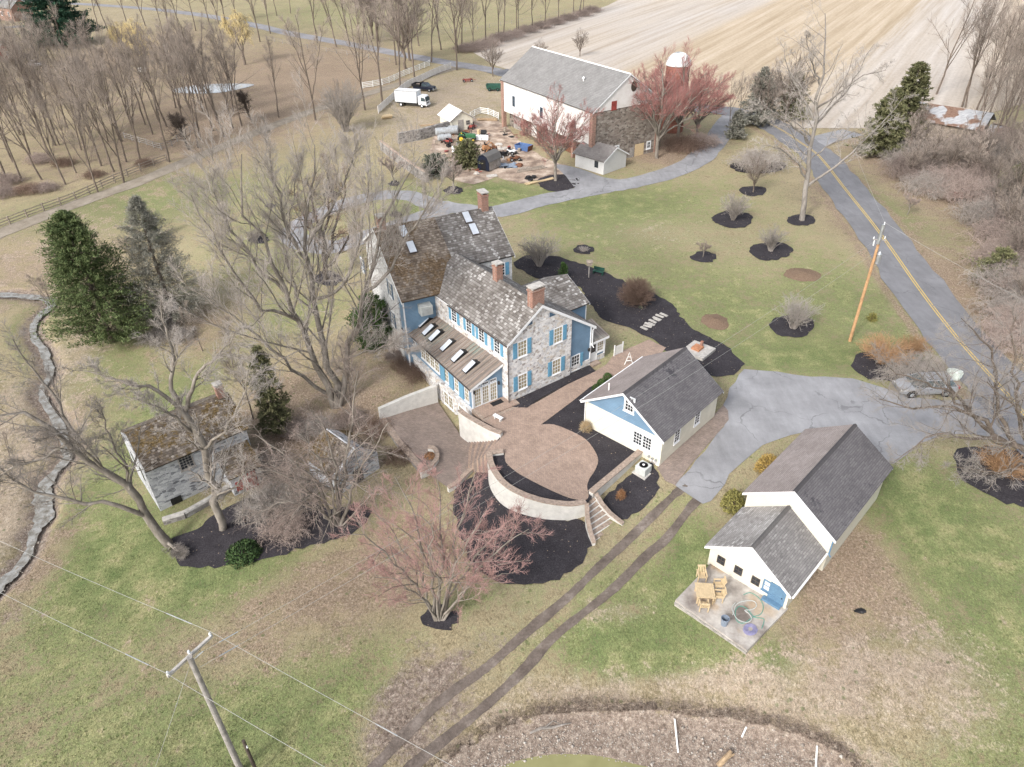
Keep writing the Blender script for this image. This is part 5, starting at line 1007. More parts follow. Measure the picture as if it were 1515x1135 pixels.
def box_truck():
    t = thing('box_truck', 'white box truck parked on the dry grass beside the board fence', 'truck', (0, 0, 0))
    LB('cargo_box', 'truck_white', t, lambda m: m.bx(-3.6, 1.7, -1.15, 1.15, .95, 3.35), .03)
    def rails(m):
        for y in (-1.16, 1.16):
            m.bx(-3.62, 1.72, y-.03, y+.03, 3.26, 3.38); m.bx(-3.62, 1.72, y-.03, y+.03, .92, 1.04)
            for x in (-3.6, 1.68): m.bx(x-.04, x+.04, y-.03, y+.03, .95, 3.35)
    LB('box_trim', 'steel', t, rails); LB('roof_panel', 'trim_white', t, lambda m: m.bx(-3.55, 1.65, -1.1, 1.1, 3.345, 3.38))
    LB('chassis', 'black', t, lambda m: m.bx(-3.5, 3.2, -.5, .5, .55, .93))
    LB('cab', 'truck_white', t, lambda m: m.prof([(1.95, .6), (3.75, .6), (3.8, 1.25), (3.55, 2.3), (3.3, 2.45), (1.95, 2.45)], -1.05, 1.05), .06)
    LB('windshield', 'windscreen', t, lambda m: m.hexa([np.array(q) for q in ((3.79, -.93, 1.38), (3.79, .93, 1.38), (3.575, .85, 2.2), (3.575, -.85, 2.2))], [np.array(q) for q in ((3.83, -.93, 1.39), (3.83, .93, 1.39), (3.615, .85, 2.21), (3.615, -.85, 2.21))]))
    for s in (-1, 1): LB('side_window', 'windscreen', t, lambda m, s=s: m.prof([(2.65, 1.4), (3.6, 1.4), (3.42, 2.15), (2.65, 2.2)], s*1.055-.012, s*1.055+.012)); LB('headlight', 'lamp_glass', t, lambda m, s=s: m.bx(3.78, 3.83, s*.75-.17, s*.75+.17, .85, 1.05)); LB('mirror', 'black', t, lambda m, s=s: m.bx(3.55, 3.62, s*1.22-.1, s*1.22+.1, 1.5, 1.95))
    LB('grille', 'black', t, lambda m: m.bx(3.77, 3.82, -.5, .5, .9, 1.12)); LB('bumper', 'trim_white', t, lambda m: m.bx(3.72, 3.92, -1.08, 1.08, .45, .72), .03)
    for x in (2.75, -2.3):
        for s in (-1, 1): wheel(t, x, s*.92, .42, .26, 'trim_white')
    return t
put(box_truck(), 610.5, 157.0, 110)
def pickup(name, label, paint, dump):
    t = thing(name, label, 'truck', (0, 0, 0))
    LB('body', paint, t, lambda m: m.prof([(-2.6, .55), (2.6, .5), (2.62, .95), (2.5, 1.08), (1.3, 1.18), (-2.6, 1.05)], -.93, .93), .06)
    LB('cab', paint, t, lambda m: m.hexa([np.array(q) for q in ((-.5, -.9, 1.12), (1.35, -.9, 1.15), (1.35, .9, 1.15), (-.5, .9, 1.12))], [np.array(q) for q in ((-.35, -.72, 1.85), (.65, -.72, 1.85), (.65, .72, 1.85), (-.35, .72, 1.85))]), .04)
    LB('windshield', 'windscreen', t, lambda m: m.hexa([np.array(q) for q in ((1.3, -.82, 1.2), (1.3, .82, 1.2), (.7, .68, 1.8), (.7, -.68, 1.8))], [np.array(q) for q in ((1.35, -.82, 1.22), (1.35, .82, 1.22), (.75, .68, 1.82), (.75, -.68, 1.82))]))
    for s in (-1, 1):
        LB('side_window', 'windscreen', t, lambda m, s=s: m.hexa([np.array((x, s*y, z)) for x, y, z in ((-.3, .87, 1.22), (1.1, .88, 1.22), (.62, .755, 1.76), (-.22, .755, 1.76))], [np.array((x, s*(y+.02), z)) for x, y, z in ((-.3, .87, 1.22), (1.1, .88, 1.22), (.62, .755, 1.76), (-.22, .755, 1.76))]))
        LB('headlight', 'lamp_glass', t, lambda m, s=s: m.bx(2.58, 2.64, s*.68-.16, s*.68+.16, .72, .92))
    LB('bumper', 'steel', t, lambda m: m.bx(2.6, 2.78, -.95, .95, .45, .65), .03); LB('grille', 'black', t, lambda m: m.bx(2.6, 2.65, -.48, .48, .7, .95))
    if dump:
        def bed(m):
            m.bx(-2.9, -.6, -1.0, 1.0, 1.05, 1.15); m.bx(-2.9, -.6, -1.05, -.97, 1.15, 1.65); m.bx(-2.9, -.6, .97, 1.05, 1.15, 1.65); m.bx(-.68, -.6, -.97, .97, 1.15, 1.95); m.bx(-2.9, -2.83, -.97, .97, 1.15, 1.6)
        LB('dump_bed', 'black', t, bed); LB('load', 'dirt', t, lambda m: m.hexa([np.array(q) for q in ((-2.8, -.95, 1.15), (-.7, -.95, 1.15), (-.7, .95, 1.15), (-2.8, .95, 1.15))], [np.array(q) for q in ((-2.3, -.5, 1.4), (-1.1, -.5, 1.45), (-1.1, .5, 1.45), (-2.3, .5, 1.4))]))
    for x in (1.65, -1.75):
        for s in (-1, 1): wheel(t, x, s*.84, .38, .24)
    return t
put(pickup('dump_truck', 'dark blue and black dump truck behind the white box truck', 'navy', True), 628.5, 134.5, 112)
def suv():
    t = thing('parked_car', 'silver wagon parked nose-left at the road end of the court', 'car', (0, 0, 0))
    def body(m):
        S = [(-2.3, .42, .8, .78), (-2.15, .34, .98, .9), (-1.2, .3, 1.02, .93), (0, .3, 1.0, .94), (1.1, .3, .98, .93), (1.75, .32, .88, .9), (2.2, .38, .72, .8), (2.32, .45, .6, .68)]
        vs = []; fs = []
        for x, a, b, w in S: vs += [(x, -w*.94, a), (x, -w, a+.2), (x, -w*.97, b-.1), (x, -w*.88, b), (x, w*.88, b), (x, w*.97, b-.1), (x, w, a+.2), (x, w*.94, a)]
        for i in range(len(S)-1): fs += [[i*8+k, i*8+(k+1) % 8, (i+1)*8+(k+1) % 8, (i+1)*8+k] for k in range(8)]
        fs += [list(range(8)), [(len(S)-1)*8+k for k in range(8)]]; m.add(vs, fs)
    LB('body', 'silver_paint', t, body, .03, smooth=False)
    q = lambda L: [np.array(p) for p in L]
    LB('greenhouse', 'windscreen', t, lambda m: m.hexa(q([(-2.05, -.84, .96), (1.3, -.84, .95), (1.3, .84, .95), (-2.05, .84, .96)]), q([(-1.65, -.62, 1.5), (.35, -.64, 1.52), (.35, .64, 1.52), (-1.65, .62, 1.5)])), .03)
    LB('roof', 'silver_paint', t, lambda m: m.hexa(q([(-1.75, -.66, 1.47), (.42, -.67, 1.48), (.42, .67, 1.48), (-1.75, .66, 1.47)]), q([(-1.6, -.58, 1.56), (.25, -.59, 1.57), (.25, .59, 1.57), (-1.6, .58, 1.56)])), .03)
    for s in (-1, 1):
        def pil(m, s=s):
            for x0, x1 in ((-.15, -.28), (-1.08, -1.12)): m.hexa(q([(x0-.05, s*.83, .97), (x0+.05, s*.83, .97), (x1+.05, s*.655, 1.5), (x1-.05, s*.655, 1.5)]), q([(x0-.05, s*.86, .97), (x0+.05, s*.86, .97), (x1+.05, s*.685, 1.5), (x1-.05, s*.685, 1.5)]))
            m.hexa(q([(1.28, s*.82, .95), (1.38, s*.82, .95), (.46, s*.645, 1.5), (.34, s*.645, 1.5)]), q([(1.28, s*.87, .95), (1.38, s*.87, .95), (.46, s*.685, 1.52), (.34, s*.685, 1.52)]))
        LB('pillars', 'silver_paint', t, pil); LB('roof_rail', 'black', t, lambda m, s=s: m.rod((-1.5, s*.56, 1.6), (.2, s*.57, 1.61), .022)); LB('headlight', 'lamp_glass', t, lambda m, s=s: m.bx(2.16, 2.28, s*.62-.16, s*.62+.16, .6, .72)); LB('tail_light', 'lens_red', t, lambda m, s=s: m.bx(-2.32, -2.2, s*.72-.14, s*.72+.14, .72, .95)); LB('mirror', 'silver_paint', t, lambda m, s=s: m.bx(.9, 1.05, s*1.0-.09, s*1.0+.09, .98, 1.12)); LB('door_handle', 'black', t, lambda m, s=s: m.bx(-.1, .1, s*.925-.01, s*.925+.02, .8, .83))
        LB('wheel_arch', 'black', t, lambda m, s=s: [m.lathe((x, s*.9-.04, .36), [(.1, 0), (.42, 0), (.42, .08), (.1, .08)], 16, ax=(0, 1, 0)) for x in (1.4, -1.35)])
    for x in (1.4, -1.35):
        for s in (-1, 1): wheel(t, x, s*.84, .34, .23)
    return t
put(suv(), 1365, 579, -92).scale = (1.18, 1.12, 1.12)
def boulder(name, label, px, py, r, mat, cat, sq=.7, seed=1):
    rg = np.random.default_rng(seed); me = bmesh.new(); bmesh.ops.create_icosphere(me, subdivisions=3, radius=1.0)
    ph = rg.uniform(0, 6, 6)
    for v in me.verts:
        c = v.co; k = 1+.16*math.sin(3*c.x+ph[0])+.14*math.sin(4*c.y+ph[1]+2*c.z)+.08*math.sin(9*c.x+7*c.y+ph[2]); v.co = Vector((c.x*r*k, c.y*r*.8*k, max(c.z, -.35)*r*sq*k))
    m = bpy.data.meshes.new(name); me.to_mesh(m); me.free(); m.materials.append(MT[mat]); o = bpy.data.objects.new(name, m); COL.objects.link(o); p = P(px, py); o.location = (p[0], p[1], p[2]+r*.2); setp(o, label, cat); return o
boulder('pale_heap', 'rounded pale greenish-white heap beside the tail of the silver wagon', 1407, 557, .95, 'hosta_white', 'heap', .65, 3)
def tractor():
    t = thing('green_tractor', 'green tractor with yellow wheel rims in the barnyard', 'tractor', (0, 0, 0))
    LB('hood', 'green_paint', t, lambda m: m.prof([(.1, .75), (2.0, .75), (2.05, 1.25), (1.8, 1.45), (.1, 1.5)], -.36, .36), .05)
    LB('transmission', 'dark_green', t, lambda m: m.bx(-.9, .2, -.3, .3, .55, 1.05)); LB('seat', 'yellow_paint', t, lambda m: m.prof([(-.7, 1.15), (-.25, 1.15), (-.25, 1.28), (-.55, 1.3), (-.65, 1.7), (-.75, 1.7)], -.25, .25))
    for s in (-1, 1): LB('fender', 'green_paint', t, lambda m, s=s: m.prof([(-1.25, 1.15), (-.95, 1.5), (-.35, 1.55), (0, 1.3), (-.05, 1.2), (-.4, 1.45), (-.9, 1.4), (-1.2, 1.1)], s*.72-.22, s*.72+.22))
    LB('steering_wheel', 'black', t, lambda m: m.lathe((-.1, 0, 1.75), [(.2, 0), (.24, .02), (.2, .04)], 12, ax=(-.5, 0, 1))); LB('exhaust', 'black', t, lambda m: m.rod((1.2, .12, 1.4), (1.2, .12, 2.1), .05)); LB('roll_bar', 'black', t, lambda m: m.path([(-1.0, -.6, .9), (-1.05, -.58, 2.1), (-1.05, .58, 2.1), (-1.0, .6, .9)], .05, 6))
    for s in (-1, 1): wheel(t, -.65, s*.75, .72, .38, 'yellow_paint'); wheel(t, 1.6, s*.62, .42, .26, 'yellow_paint')
    return t
put(tractor(), 688.5, 209.5, 95)
def implement(name, label, cat, c1, c2, ln, kind, px, py, hd):
    t = thing(name, label, cat, (0, 0, 0)); h2 = ln/2
    LB('frame', c1, t, lambda m: (m.bx(-h2, h2, -.08, .08, .5, .62), m.bx(-h2*.6, -h2*.5, -.9, .9, .48, .6), m.bx(h2*.4, h2*.5, -.7, .7, .48, .6), m.rod((h2, 0, .55), (h2+.8, 0, .3), .05)))
    if kind == 'rake':
        for x in (-.5, .1, .7): LB('tine_wheel', c2, t, lambda m, x=x: [m.rod((x, -.5+x*.4, .5), (x+.5*math.cos(a), -.5+x*.4+.1*math.sin(a), .5+.5*math.sin(a)), .03) for a in np.linspace(0, 6.28, 11)[:-1]])
    elif kind == 'plow':
        LB('blade', c2, t, lambda m: m.hexa([np.array(q) for q in ((h2+.1, -1.2, .1), (h2+.35, -1.2, .12), (h2+.35, 1.2, .12), (h2+.1, 1.2, .1))], [np.array(q) for q in ((h2-.15, -1.2, .95), (h2-.05, -1.2, .97), (h2-.05, 1.2, .97), (h2-.15, 1.2, .95))])); LB('arms', 'steel', t, lambda m: [m.rod((-h2, y, .9), (h2-.05, y, .5), .06) for y in (-.5, .5)]); LB('engine', 'iron', t, lambda m: m.prof([(-h2, .5), (-.1, .5), (-.1, 1.1), (-h2*.6, 1.45), (-h2, 1.2)], -.5, .5), .04)
    elif kind == 'loader':
        LB('engine', c2, t, lambda m: m.prof([(-h2, .45), (.2, .45), (.3, .9), (-.1, 1.25), (-h2, 1.2)], -.42, .42), .04); LB('boom', c1, t, lambda m: [m.path([(-.2, y, 1.2), (.5, y, 1.7), (h2+.4, y, .7)], .08, 5) for y in (-.45, .45)]); LB('bucket', 'rust', t, lambda m: m.prof([(h2+.2, .2), (h2+.9, .15), (h2+.95, .25), (h2+.4, .35), (h2+.3, .8), (h2+.2, .8)], -.7, .7)); LB('seat', 'black', t, lambda m: m.prof([(-.6, 1.2), (-.1, 1.2), (-.1, 1.3), (-.5, 1.35), (-.6, 1.75), (-.68, 1.75)], -.25, .25))
    else:
        LB('body', c2, t, lambda m: m.prof([(-h2, .4), (h2*.9, .4), (h2, .7), (h2*.3, .85), (-h2*.2, .7), (-h2, .8)], -.38, .38), .05); LB('seat', 'black', t, lambda m: m.prof([(-.6, .75), (-.1, .75), (-.1, .87), (-.5, .9), (-.6, 1.15), (-.68, 1.15)], -.22, .22)); LB('handlebar', 'black', t, lambda m: m.path([(.3, 0, .7), (.2, 0, 1.1), (.1, .3, 1.15), (.1, -.3, 1.15)], .025, 5))
    for x in (-h2*.7, h2*.7):
        for s in (-1, 1): wheel(t, x, s*(.62 if kind != 'quad' else .46), .32, .2, 'steel' if c1 != 'orange_paint' else 'orange_paint')
    return put(t, px, py, hd)
implement('plow_machine', 'grey machine with a bright white plow blade behind the evergreen', 'machine', 'iron', 'trim_white', 2.2, 'plow', 715, 205, 190)
implement('orange_loader', 'small orange loader beside the dark garden hut', 'machine', 'orange_paint', 'orange_paint', 2.0, 'loader', 722, 224, 60)
implement('hay_rake', 'red hay rake standing out on the dry grass', 'farm implement', 'red_paint', 'red_paint', 2.6, 'rake', 692, 121, 80)
implement('quad_bike', 'black quad bike among the clutter near the dark hut', 'quad bike', 'black', 'black', 1.8, 'quad', 744, 232, 40)
implement('lawn_tractor', 'black lawn tractor with pale hood in the barnyard clutter', 'lawn tractor', 'iron', 'truck_white', 1.7, 'quad', 757, 228, 130)
implement('quad_bike', 'dark red quad bike at the right of the barnyard clutter', 'quad bike', 'rust', 'rust', 1.8, 'quad', 762, 238, 80)
implement('red_tiller', 'small red tiller beside the grey tank', 'farm implement', 'red_paint', 'red_paint', 1.4, 'quad', 664, 212, 20)
implement('red_tiller', 'small red machine at the right side of the white-roofed shed', 'farm implement', 'red_paint', 'red_paint', 1.5, 'quad', 698, 191, 200)
implement('red_cart', 'dark red farm machine half buried in the roadside thicket', 'farm implement', 'red_paint', 'red_paint', 3.0, 'loader', 1425, 296, 90)
def bin_(name, label, cat, paint, inner, px, py, hd, ln, wd, ht, wheels=False):
    t = thing(name, label, cat, (0, 0, 0)); a, b = ln/2, wd/2; z0 = .5 if wheels else .08
    for i, (p0, p1) in enumerate((((-a, -b), (a, -b)), ((a, -b), (a, b)), ((a, b), (-a, b)), ((-a, b), (-a, -b)))):
        def side(m, p0=p0, p1=p1):
            k = 1.14; o0 = np.array([p0[0], p0[1], z0]); o1 = np.array([p1[0], p1[1], z0]); u0 = np.array([p0[0]*k, p0[1]*k, z0+ht]); u1 = np.array([p1[0]*k, p1[1]*k, z0+ht]); c = np.array([0, 0, 0])
            s = lambda q: q*np.array([.95, .92, 1]); m.hexa([o0, o1, u1, u0], [s(o0), s(o1), s(u1), s(u0)])
        LB('side_panel', paint if i != 1 or wheels else 'rust', t, side)
    LB('floor', inner, t, lambda m: m.bx(-a, a, -b, b, z0-.06, z0+.12))
    if wheels:
        LB('drawbar', 'iron', t, lambda m: m.rod((a, 0, .5), (a+1.3, 0, .35), .05))
        for x in (-a*.6, a*.6):
            for s in (-1, 1): wheel(t, x, s*b*.95, .4, .22, 'dark_green')
    return put(t, px, py, hd)
bin_('dump_bin', 'blue steel bin with rusty inside at the edge of the barnyard', 'bin', 'blue_paint', 'rust', 775, 222, 125, 2.6, 1.6, .9)
bin_('farm_wagon', 'dark green farm wagon beside the barn corner', 'wagon', 'dark_green', 'dark_green', 731, 134, 95, 3.2, 1.8, .9, True)
def tank(label, px, py, hd, ln, r):
    t = thing('fuel_tank', label, 'tank', (0, 0, 0))
    LB('shell', 'tank_grey', t, lambda m: m.lathe((-ln/2, 0, r+.25), [(.05, -.12), (r*.7, -.08), (r, .05), (r, ln-.05), (r*.7, ln+.08), (.05, ln+.12)], 18, ax=(1, 0, 0)), smooth=False)
    for x in (-ln*.3, ln*.3): LB('saddle', 'rust', t, lambda m, x=x: m.bx(x-.1, x+.1, -r*.8, r*.8, 0, r*.6))
    LB('filler_cap', 'iron', t, lambda m: m.lathe((0, 0, r*2+.22), [(.1, 0), (.1, .15)], 8)); return put(t, px, py, hd)
tank('long grey fuel tank lying against the barnyard wall', 661, 201, 75, 4.2, .7); tank('short grey tank lying in front of the long one', 658, 210, 72, 2.4, .6); tank('light grey tank at the foot of the white-roofed shed', 671, 196, 80, 1.8, .55)
hut = thing('garden_hut', 'dark gambrel-roofed garden hut with grey side in the barnyard', 'hut', (0, 0, 0)); hs_ = [(-1.15, .15), (1.15, .15), (1.15, 1.7), (.75, 2.4), (0, 2.7), (-.75, 2.4), (-1.15, 1.7)]
LB('wall', 'grey_wood', hut, lambda m: m.profu(hs_, -1.9, 1.5)); LB('front', 'navy', hut, lambda m: m.profu([(y*1.02, z) for y, z in hs_], 1.5, 1.58))
def hroof(m):
    k = [(-1.3, 1.6), (-.8, 2.48), (0, 2.82), (.8, 2.48), (1.3, 1.6)]
    for (a, b), (c, d) in zip(k[:-1], k[1:]): m.hexa([np.array((-2.05, a, b)), np.array((1.72, a, b)), np.array((1.72, c, d)), np.array((-2.05, c, d))], [np.array((-2.05, a, b+.07)), np.array((1.72, a, b+.07)), np.array((1.72, c, d+.07)), np.array((-2.05, c, d+.07))])
LB('roof', 'barn_shingle', hut, hroof); LB('door', 'black', hut, lambda m: m.bx(1.56, 1.62, -.5, .5, .2, 1.9)); LB('skid', 'iron', hut, lambda m: m.bx(-1.8, 1.5, -1.0, -.8, -.1, .16))
put(hut, 723.5, 249.5, 215)
# small things lying about
def lumber(label, px, py, hd, ln, n, mat='log', r=.13, seed=0, cat='log pile', name='log_pile'):
    t = thing(name, label, cat, (0, 0, 0)); rg = np.random.default_rng(seed)
    for i in range(n):
        y = rg.uniform(-.5, .5); z = r*(1+.9*(i//3)); a = rg.uniform(-.12, .12); L = ln*rg.uniform(.7, 1)/2; LB('log', mat, t, lambda m: m.rod((-L, y-a*L, z), (L, y+a*L, z), r*rg.uniform(.8, 1.1), n=7))
    return put(t, px, py, hd)
lumber('stack of pale planks beside the red maple mulch ring', 800, 269, 60, 6, 4, 'pine_wood', .12, 1); lumber('pile of weathered boards left of the red maple', 786, 252, 65, 6, 5, 'old_wood', .13, 2); lumber('brown timber heap by the rail fence at the barn corner', 721, 178, 95, 4.5, 6, 'log', .16, 3); lumber('few cut logs on the dry grass by the board fence', 573, 176, 70, 2.2, 5, 'pine_wood', .28, 4)
lumber('rusty beams lying on top of the barnyard wall', 652, 196, 72, 7, 3, 'rust', .12, 5); lumber('thin poles on the dry grass left of the white-roofed shed', 634, 186, 80, 4, 3, 'log', .08, 6); lumber('short boards in front of the dark garden hut', 728, 262, 80, 2.0, 5, 'flagstone', .1, 7)
ty = thing('tyre_stack', 'dark heap of old tyres on the barnyard edge', 'tyres', P(780, 265))
for i, (dx, dy, dz) in enumerate(((0, 0, .0), (.2, .1, .24), (1.0, .3, 0), (.5, -.7, 0), (1.1, .2, .24))): MB().lathe(P(780, 265)+np.array([dx, dy, dz]), [(.22, .02), (.38, 0), (.44, .06), (.44, .17), (.38, .23), (.22, .21)], 14).build('tyre', MT['rubber'], ty)
tp = thing('tarp', 'crumpled blue-grey tarp on the ground by the quad bikes', 'tarp', P(752, 246)); c = P(752, 246); rg = np.random.default_rng(5)
m = MB(); vs = [c+np.array([x*.5, y*.4, .06+.16*abs(rg.normal())]) for y in range(-3, 4) for x in range(-3, 4)]; m.add(vs+[v-np.array([0, 0, .04]) for v in vs], [[j*7+i, j*7+i+1, (j+1)*7+i+1, (j+1)*7+i] for j in range(6) for i in range(6)]+[[49+j*7+i, 49+(j+1)*7+i, 49+(j+1)*7+i+1, 49+j*7+i+1] for j in range(6) for i in range(6)]); m.build('sheet', MT['blue_plastic'], tp)
for i, (x, y, r_, mt) in enumerate(((705,258,.35,'rock'),(738,215,.4,'concrete'),(748,220,.3,'rock'),(690,196,.4,'rust'),(733,226,.4,'flagstone'),(768,246,.45,'rust'),(755,238,.4,'orange_paint'),(742,222,.45,'flagstone'))):
    boulder('debris', ['grey rock beside the evergreen', 'concrete lump in the middle of the barnyard', 'small rock near the blue bin', 'rusty lump below the white-roofed shed', 'pale slab scrap near the orange loader', 'rusty scrap heap right of the quad bikes', 'orange scrap between the quad bikes', 'pale scrap sheet beside the lawn tractor'][i], x, y, r_*1.6, mt, 'debris', .5, 20+i)
# patio furniture
AFr = 48
def chair(px, py, hd, label):
    t = thing('patio_chair', label, 'chair', (0, 0, 0), 'wooden chairs round the patio table')
    LB('seat', 'pine_wood', t, lambda m: [m.bx(-.24, .26, -.24+i*.1, -.16+i*.1, .4, .435) for i in range(5)])
    LB('backrest', 'pine_wood', t, lambda m: ([m.hexa([np.array((-.24, -.22+i*.11, .42)), np.array((-.2, -.22+i*.11, .42)), np.array((-.2, -.16+i*.11, .42)), np.array((-.24, -.16+i*.11, .42))], [np.array((-.4, -.22+i*.11, .95)), np.array((-.36, -.22+i*.11, .95)), np.array((-.36, -.16+i*.11, .95)), np.array((-.4, -.16+i*.11, .95))]) for i in range(5)], m.bx(-.43, -.35, -.28, .28, .92, 1.02)))
    for s in (-1, 1):
        LB('armrest', 'pine_wood', t, lambda m, s=s: m.bx(-.34, .32, s*.29-.045, s*.29+.045, .62, .66))
        for x in (-.24, .26): LB('leg', 'pine_wood', t, lambda m, s=s, x=x: m.bx(x-.03, x+.03, s*.28-.03, s*.28+.03, 0, .62))
    return put(t, px, py, hd, -.12)
def table():
    t = thing('patio_table', 'square pale wooden patio table on the concrete pad', 'table', (0, 0, 0))
    LB('tabletop', 'pine_wood', t, lambda m: [m.bx(-.62+i*.125, -.51+i*.125, -.62, .62, .71, .75) for i in range(10)])
    LB('apron', 'pine_wood', t, lambda m: m.bx(-.55, .55, -.55, .55, .6, .708))
    for x in (-.52, .52):
        for y in (-.52, .52): LB('leg', 'pine_wood', t, lambda m, x=x, y=y: m.bx(x-.04, x+.04, y-.04, y+.04, 0, .6))
    return t
put(table(), 1041, 884, 96, -.12)
chair(1037, 857, 182, 'wooden patio chair at the far side of the table, nearest the lawn edge'); chair(1062, 871, -88, 'wooden patio chair right of the table, nearer the white wall'); chair(1062, 887, -84, 'wooden patio chair right of the table, nearer the camera'); chair(1040, 901, 5, 'wooden patio chair at the near side of the table')
cn = thing('trash_can', 'grey-blue ribbed trash can standing empty on the concrete pad', 'trash can', (0, 0, 0)); LB('barrel', 'blue_plastic', cn, lambda m: m.lathe((0, 0, 0), [(.2, 0), (.23, .3), (.25, .6), (.28, .62), (.28, .66), (.25, .66), (.22, .12), (.02, .1)], 18)); put(cn, 1071, 924, 0, -.12)
def hose(name, label, pl, r, mat, n=5):
    q = crom([PZ(a, b, -.12+r+.005) for a, b in pl], 7); o = thing(name, label, 'hose', q[len(q)//2]); MB().path(q, r, n).build('tube', MT[mat], o)
hose('garden_hose', 'white hose curling over the stained concrete pad', [(1084,910),(1090,894),(1104,889),(1116,890),(1119,897),(1112,902),(1102,903),(1108,908),(1112,916),(1104,921),(1090,915),(1083,900),(1088,892)], .03, 'hose_white')
hose('garden_hose', 'green hose looping over the stained concrete pad', [(1100,880),(1110,877),(1122,884),(1129,896),(1126,908),(1114,913),(1100,922),(1090,918),(1088,904),(1094,897),(1104,900),(1116,913),(1130,916),(1127,930)], .022, 'hose_green')
hose('hose_coil', 'coil of purple-blue hose near the pad edge', [(1108+11*(1-k/60)*math.cos(k*.7)+2, 931+9*(1-k/60)*math.sin(k*.7)) for k in range(42)], .028, 'purple_plastic')
boulder('plastic_lid', 'small dark rounded lid lying on the bare grass', 1272, 905, .32, 'iron', 'lid', .35, 9); boulder('window_box_plant', 'clump of terracotta pots by the blue half door', 1155, 878, .22, 'terracotta', 'pots', 1.2, 4)
ac = thing('air_conditioner', 'pale square air conditioner unit in the mulch by the garden wall', 'air conditioner', (0, 0, 0)); LB('cabinet', 'ac_paint', ac, lambda m: m.bx(-.5, .5, -.5, .5, .08, .82), .05); LB('pad', 'concrete', ac, lambda m: m.bx(-.65, .65, -.65, .65, -.1, .08)); LB('fan_grille', 'iron', ac, lambda m: [m.lathe((0, 0, .83), [(r_, 0), (r_+.025, .015), (r_+.03, 0)], 20) for r_ in (.1, .18, .26, .34)]); LB('fan_hub', 'trim_white', ac, lambda m: m.lathe((0, 0, .84), [(.02, 0), (.11, .0), (.11, .03), (.02, .04)], 12)); put(ac, 951, 699, 44)
mt_ = thing('utility_meters', 'row of grey meters and pipes on the garage corner', 'meters', PZ(967, 681, .1))
for i in range(3): MB().lathe(GF(.22, 2.9+i*.35, .35), [(.02, -.1), (.1, -.08), (.1, .08), (.02, .1)], 10, ax=-GF.a).build('meter', MT['steel'], mt_)
# fire pit, stones, garden ornaments
fp = thing('fire_pit', 'square flagstone fire pit with a brick pile behind the garage', 'fire pit', P(1033, 521)); c = P(1033, 521); FF = Frame(c, 43, c[2]); MB(FF).bx(-1.3, 1.3, -1.25, 1.25, -.2, .35).build('hearth', MT['flagstone'], fp); MB(FF).bx(-.5, .5, -.6, .3, .352, .6).build('brick_pile', MT['terracotta'], fp); MB(FF).bx(.35, .6, -.1, .15, .352, 1.1).build('brick_stack', MT['chimney_brick'], fp)
gf = thing('stone_steps', 'row of pale flat stones set in the winding black mulch', 'stepping stones', P(967, 478)); rg = np.random.default_rng(2)
for i in range(9):
    a, b = 953+i*3.4, 487-i*2.6; c = P(a+rg.uniform(-2, 2), b+rg.uniform(-1.5, 1.5)); FF = Frame(c, 40+rg.uniform(-12, 12), c[2]); MB(FF).bx(-.14, .16, -.6*rg.uniform(.6, 1), .6*rg.uniform(.6, 1), -.02, .13).build('stone', MT['flagstone'], gf)
go = thing('garden_gate', 'white garden gate by the blue porch', 'gate', P(909, 528)); c = P(909, 528); FF = Frame(c, -36, c[2])
for v in (-.05, 1.1): MB(FF).bx(-.05, .05, v-.05, v+.05, 0, 1.4).build('post', MT['white_paint'], go)
q = MB(FF)
for i in range(7): q.bx(-.02, .02, .02+i*.15, .1+i*.15, .15, 1.2)
q.build('pickets', MT['white_paint'], go); MB(FF).bx(-.035, -.02, 0, 1.05, .25, .32).build('rail', MT['white_paint'], go)
es = thing('white_easel', 'white A-shaped trellis beside the brick walk', 'trellis', P(930, 541)); c = P(930, 541); q = MB()
q.path([c+np.array([-.45, 0, 0]), c+np.array([0, .1, 1.5]), c+np.array([.45, 0, 0])], .05, 5); q.rod(c+np.array([-.28, .04, .55]), c+np.array([.28, .04, .55]), .04); q.rod(c+np.array([-.15, .06, 1.0]), c+np.array([.15, .06, 1.0]), .04); q.build('frame', MT['white_paint'], es)
sc_ = thing('garden_post', 'grey birdhouse post in the winding mulch bed', 'bird box', P(871, 411)); c = P(871, 411); MB().rod(c, c+np.array([0, 0, 1.9]), .08).build('post', MT['grey_wood'], sc_); MB().bx(c[0]-.3, c[0]+.3, c[1]-.25, c[1]+.25, c[2]+1.7, c[2]+2.1).build('box', MT['old_wood'], sc_); MB().hexa([c+np.array(v) for v in ((-.38, -.34, 2.1), (.38, -.34, 2.1), (.38, .34, 2.1), (-.38, .34, 2.1))], [c+np.array(v) for v in ((-.38, -.02, 2.4), (.38, -.02, 2.4), (.38, .02, 2.4), (-.38, .02, 2.4))]).build('roof', MT['old_wood'], sc_)
bw = thing('garden_bench', 'green weathered bench in the winding mulch bed', 'bench', (0, 0, 0)); LB('seat', 'dark_green', bw, lambda m: m.bx(-.7, .7, -.22, .22, .4, .45)); LB('backrest', 'dark_green', bw, lambda m: m.bx(-.7, .7, .2, .25, .5, .9))
for x in (-.6, .6): LB('leg', 'dark_green', bw, lambda m, x=x: m.bx(x-.04, x+.04, -.2, .24, 0, .4))
put(bw, 885, 406, 120)
lb = thing('white_bench', 'small white stone bench on the patio edge above the curved steps', 'bench', PZ(739, 622, 0)); c0_ = PZ(731, 618.5, .0); c1_ = PZ(743, 625, .0); d = (c1_-c0_)/np.linalg.norm(c1_-c0_); n_ = np.array([-d[1], d[0], 0])*.17
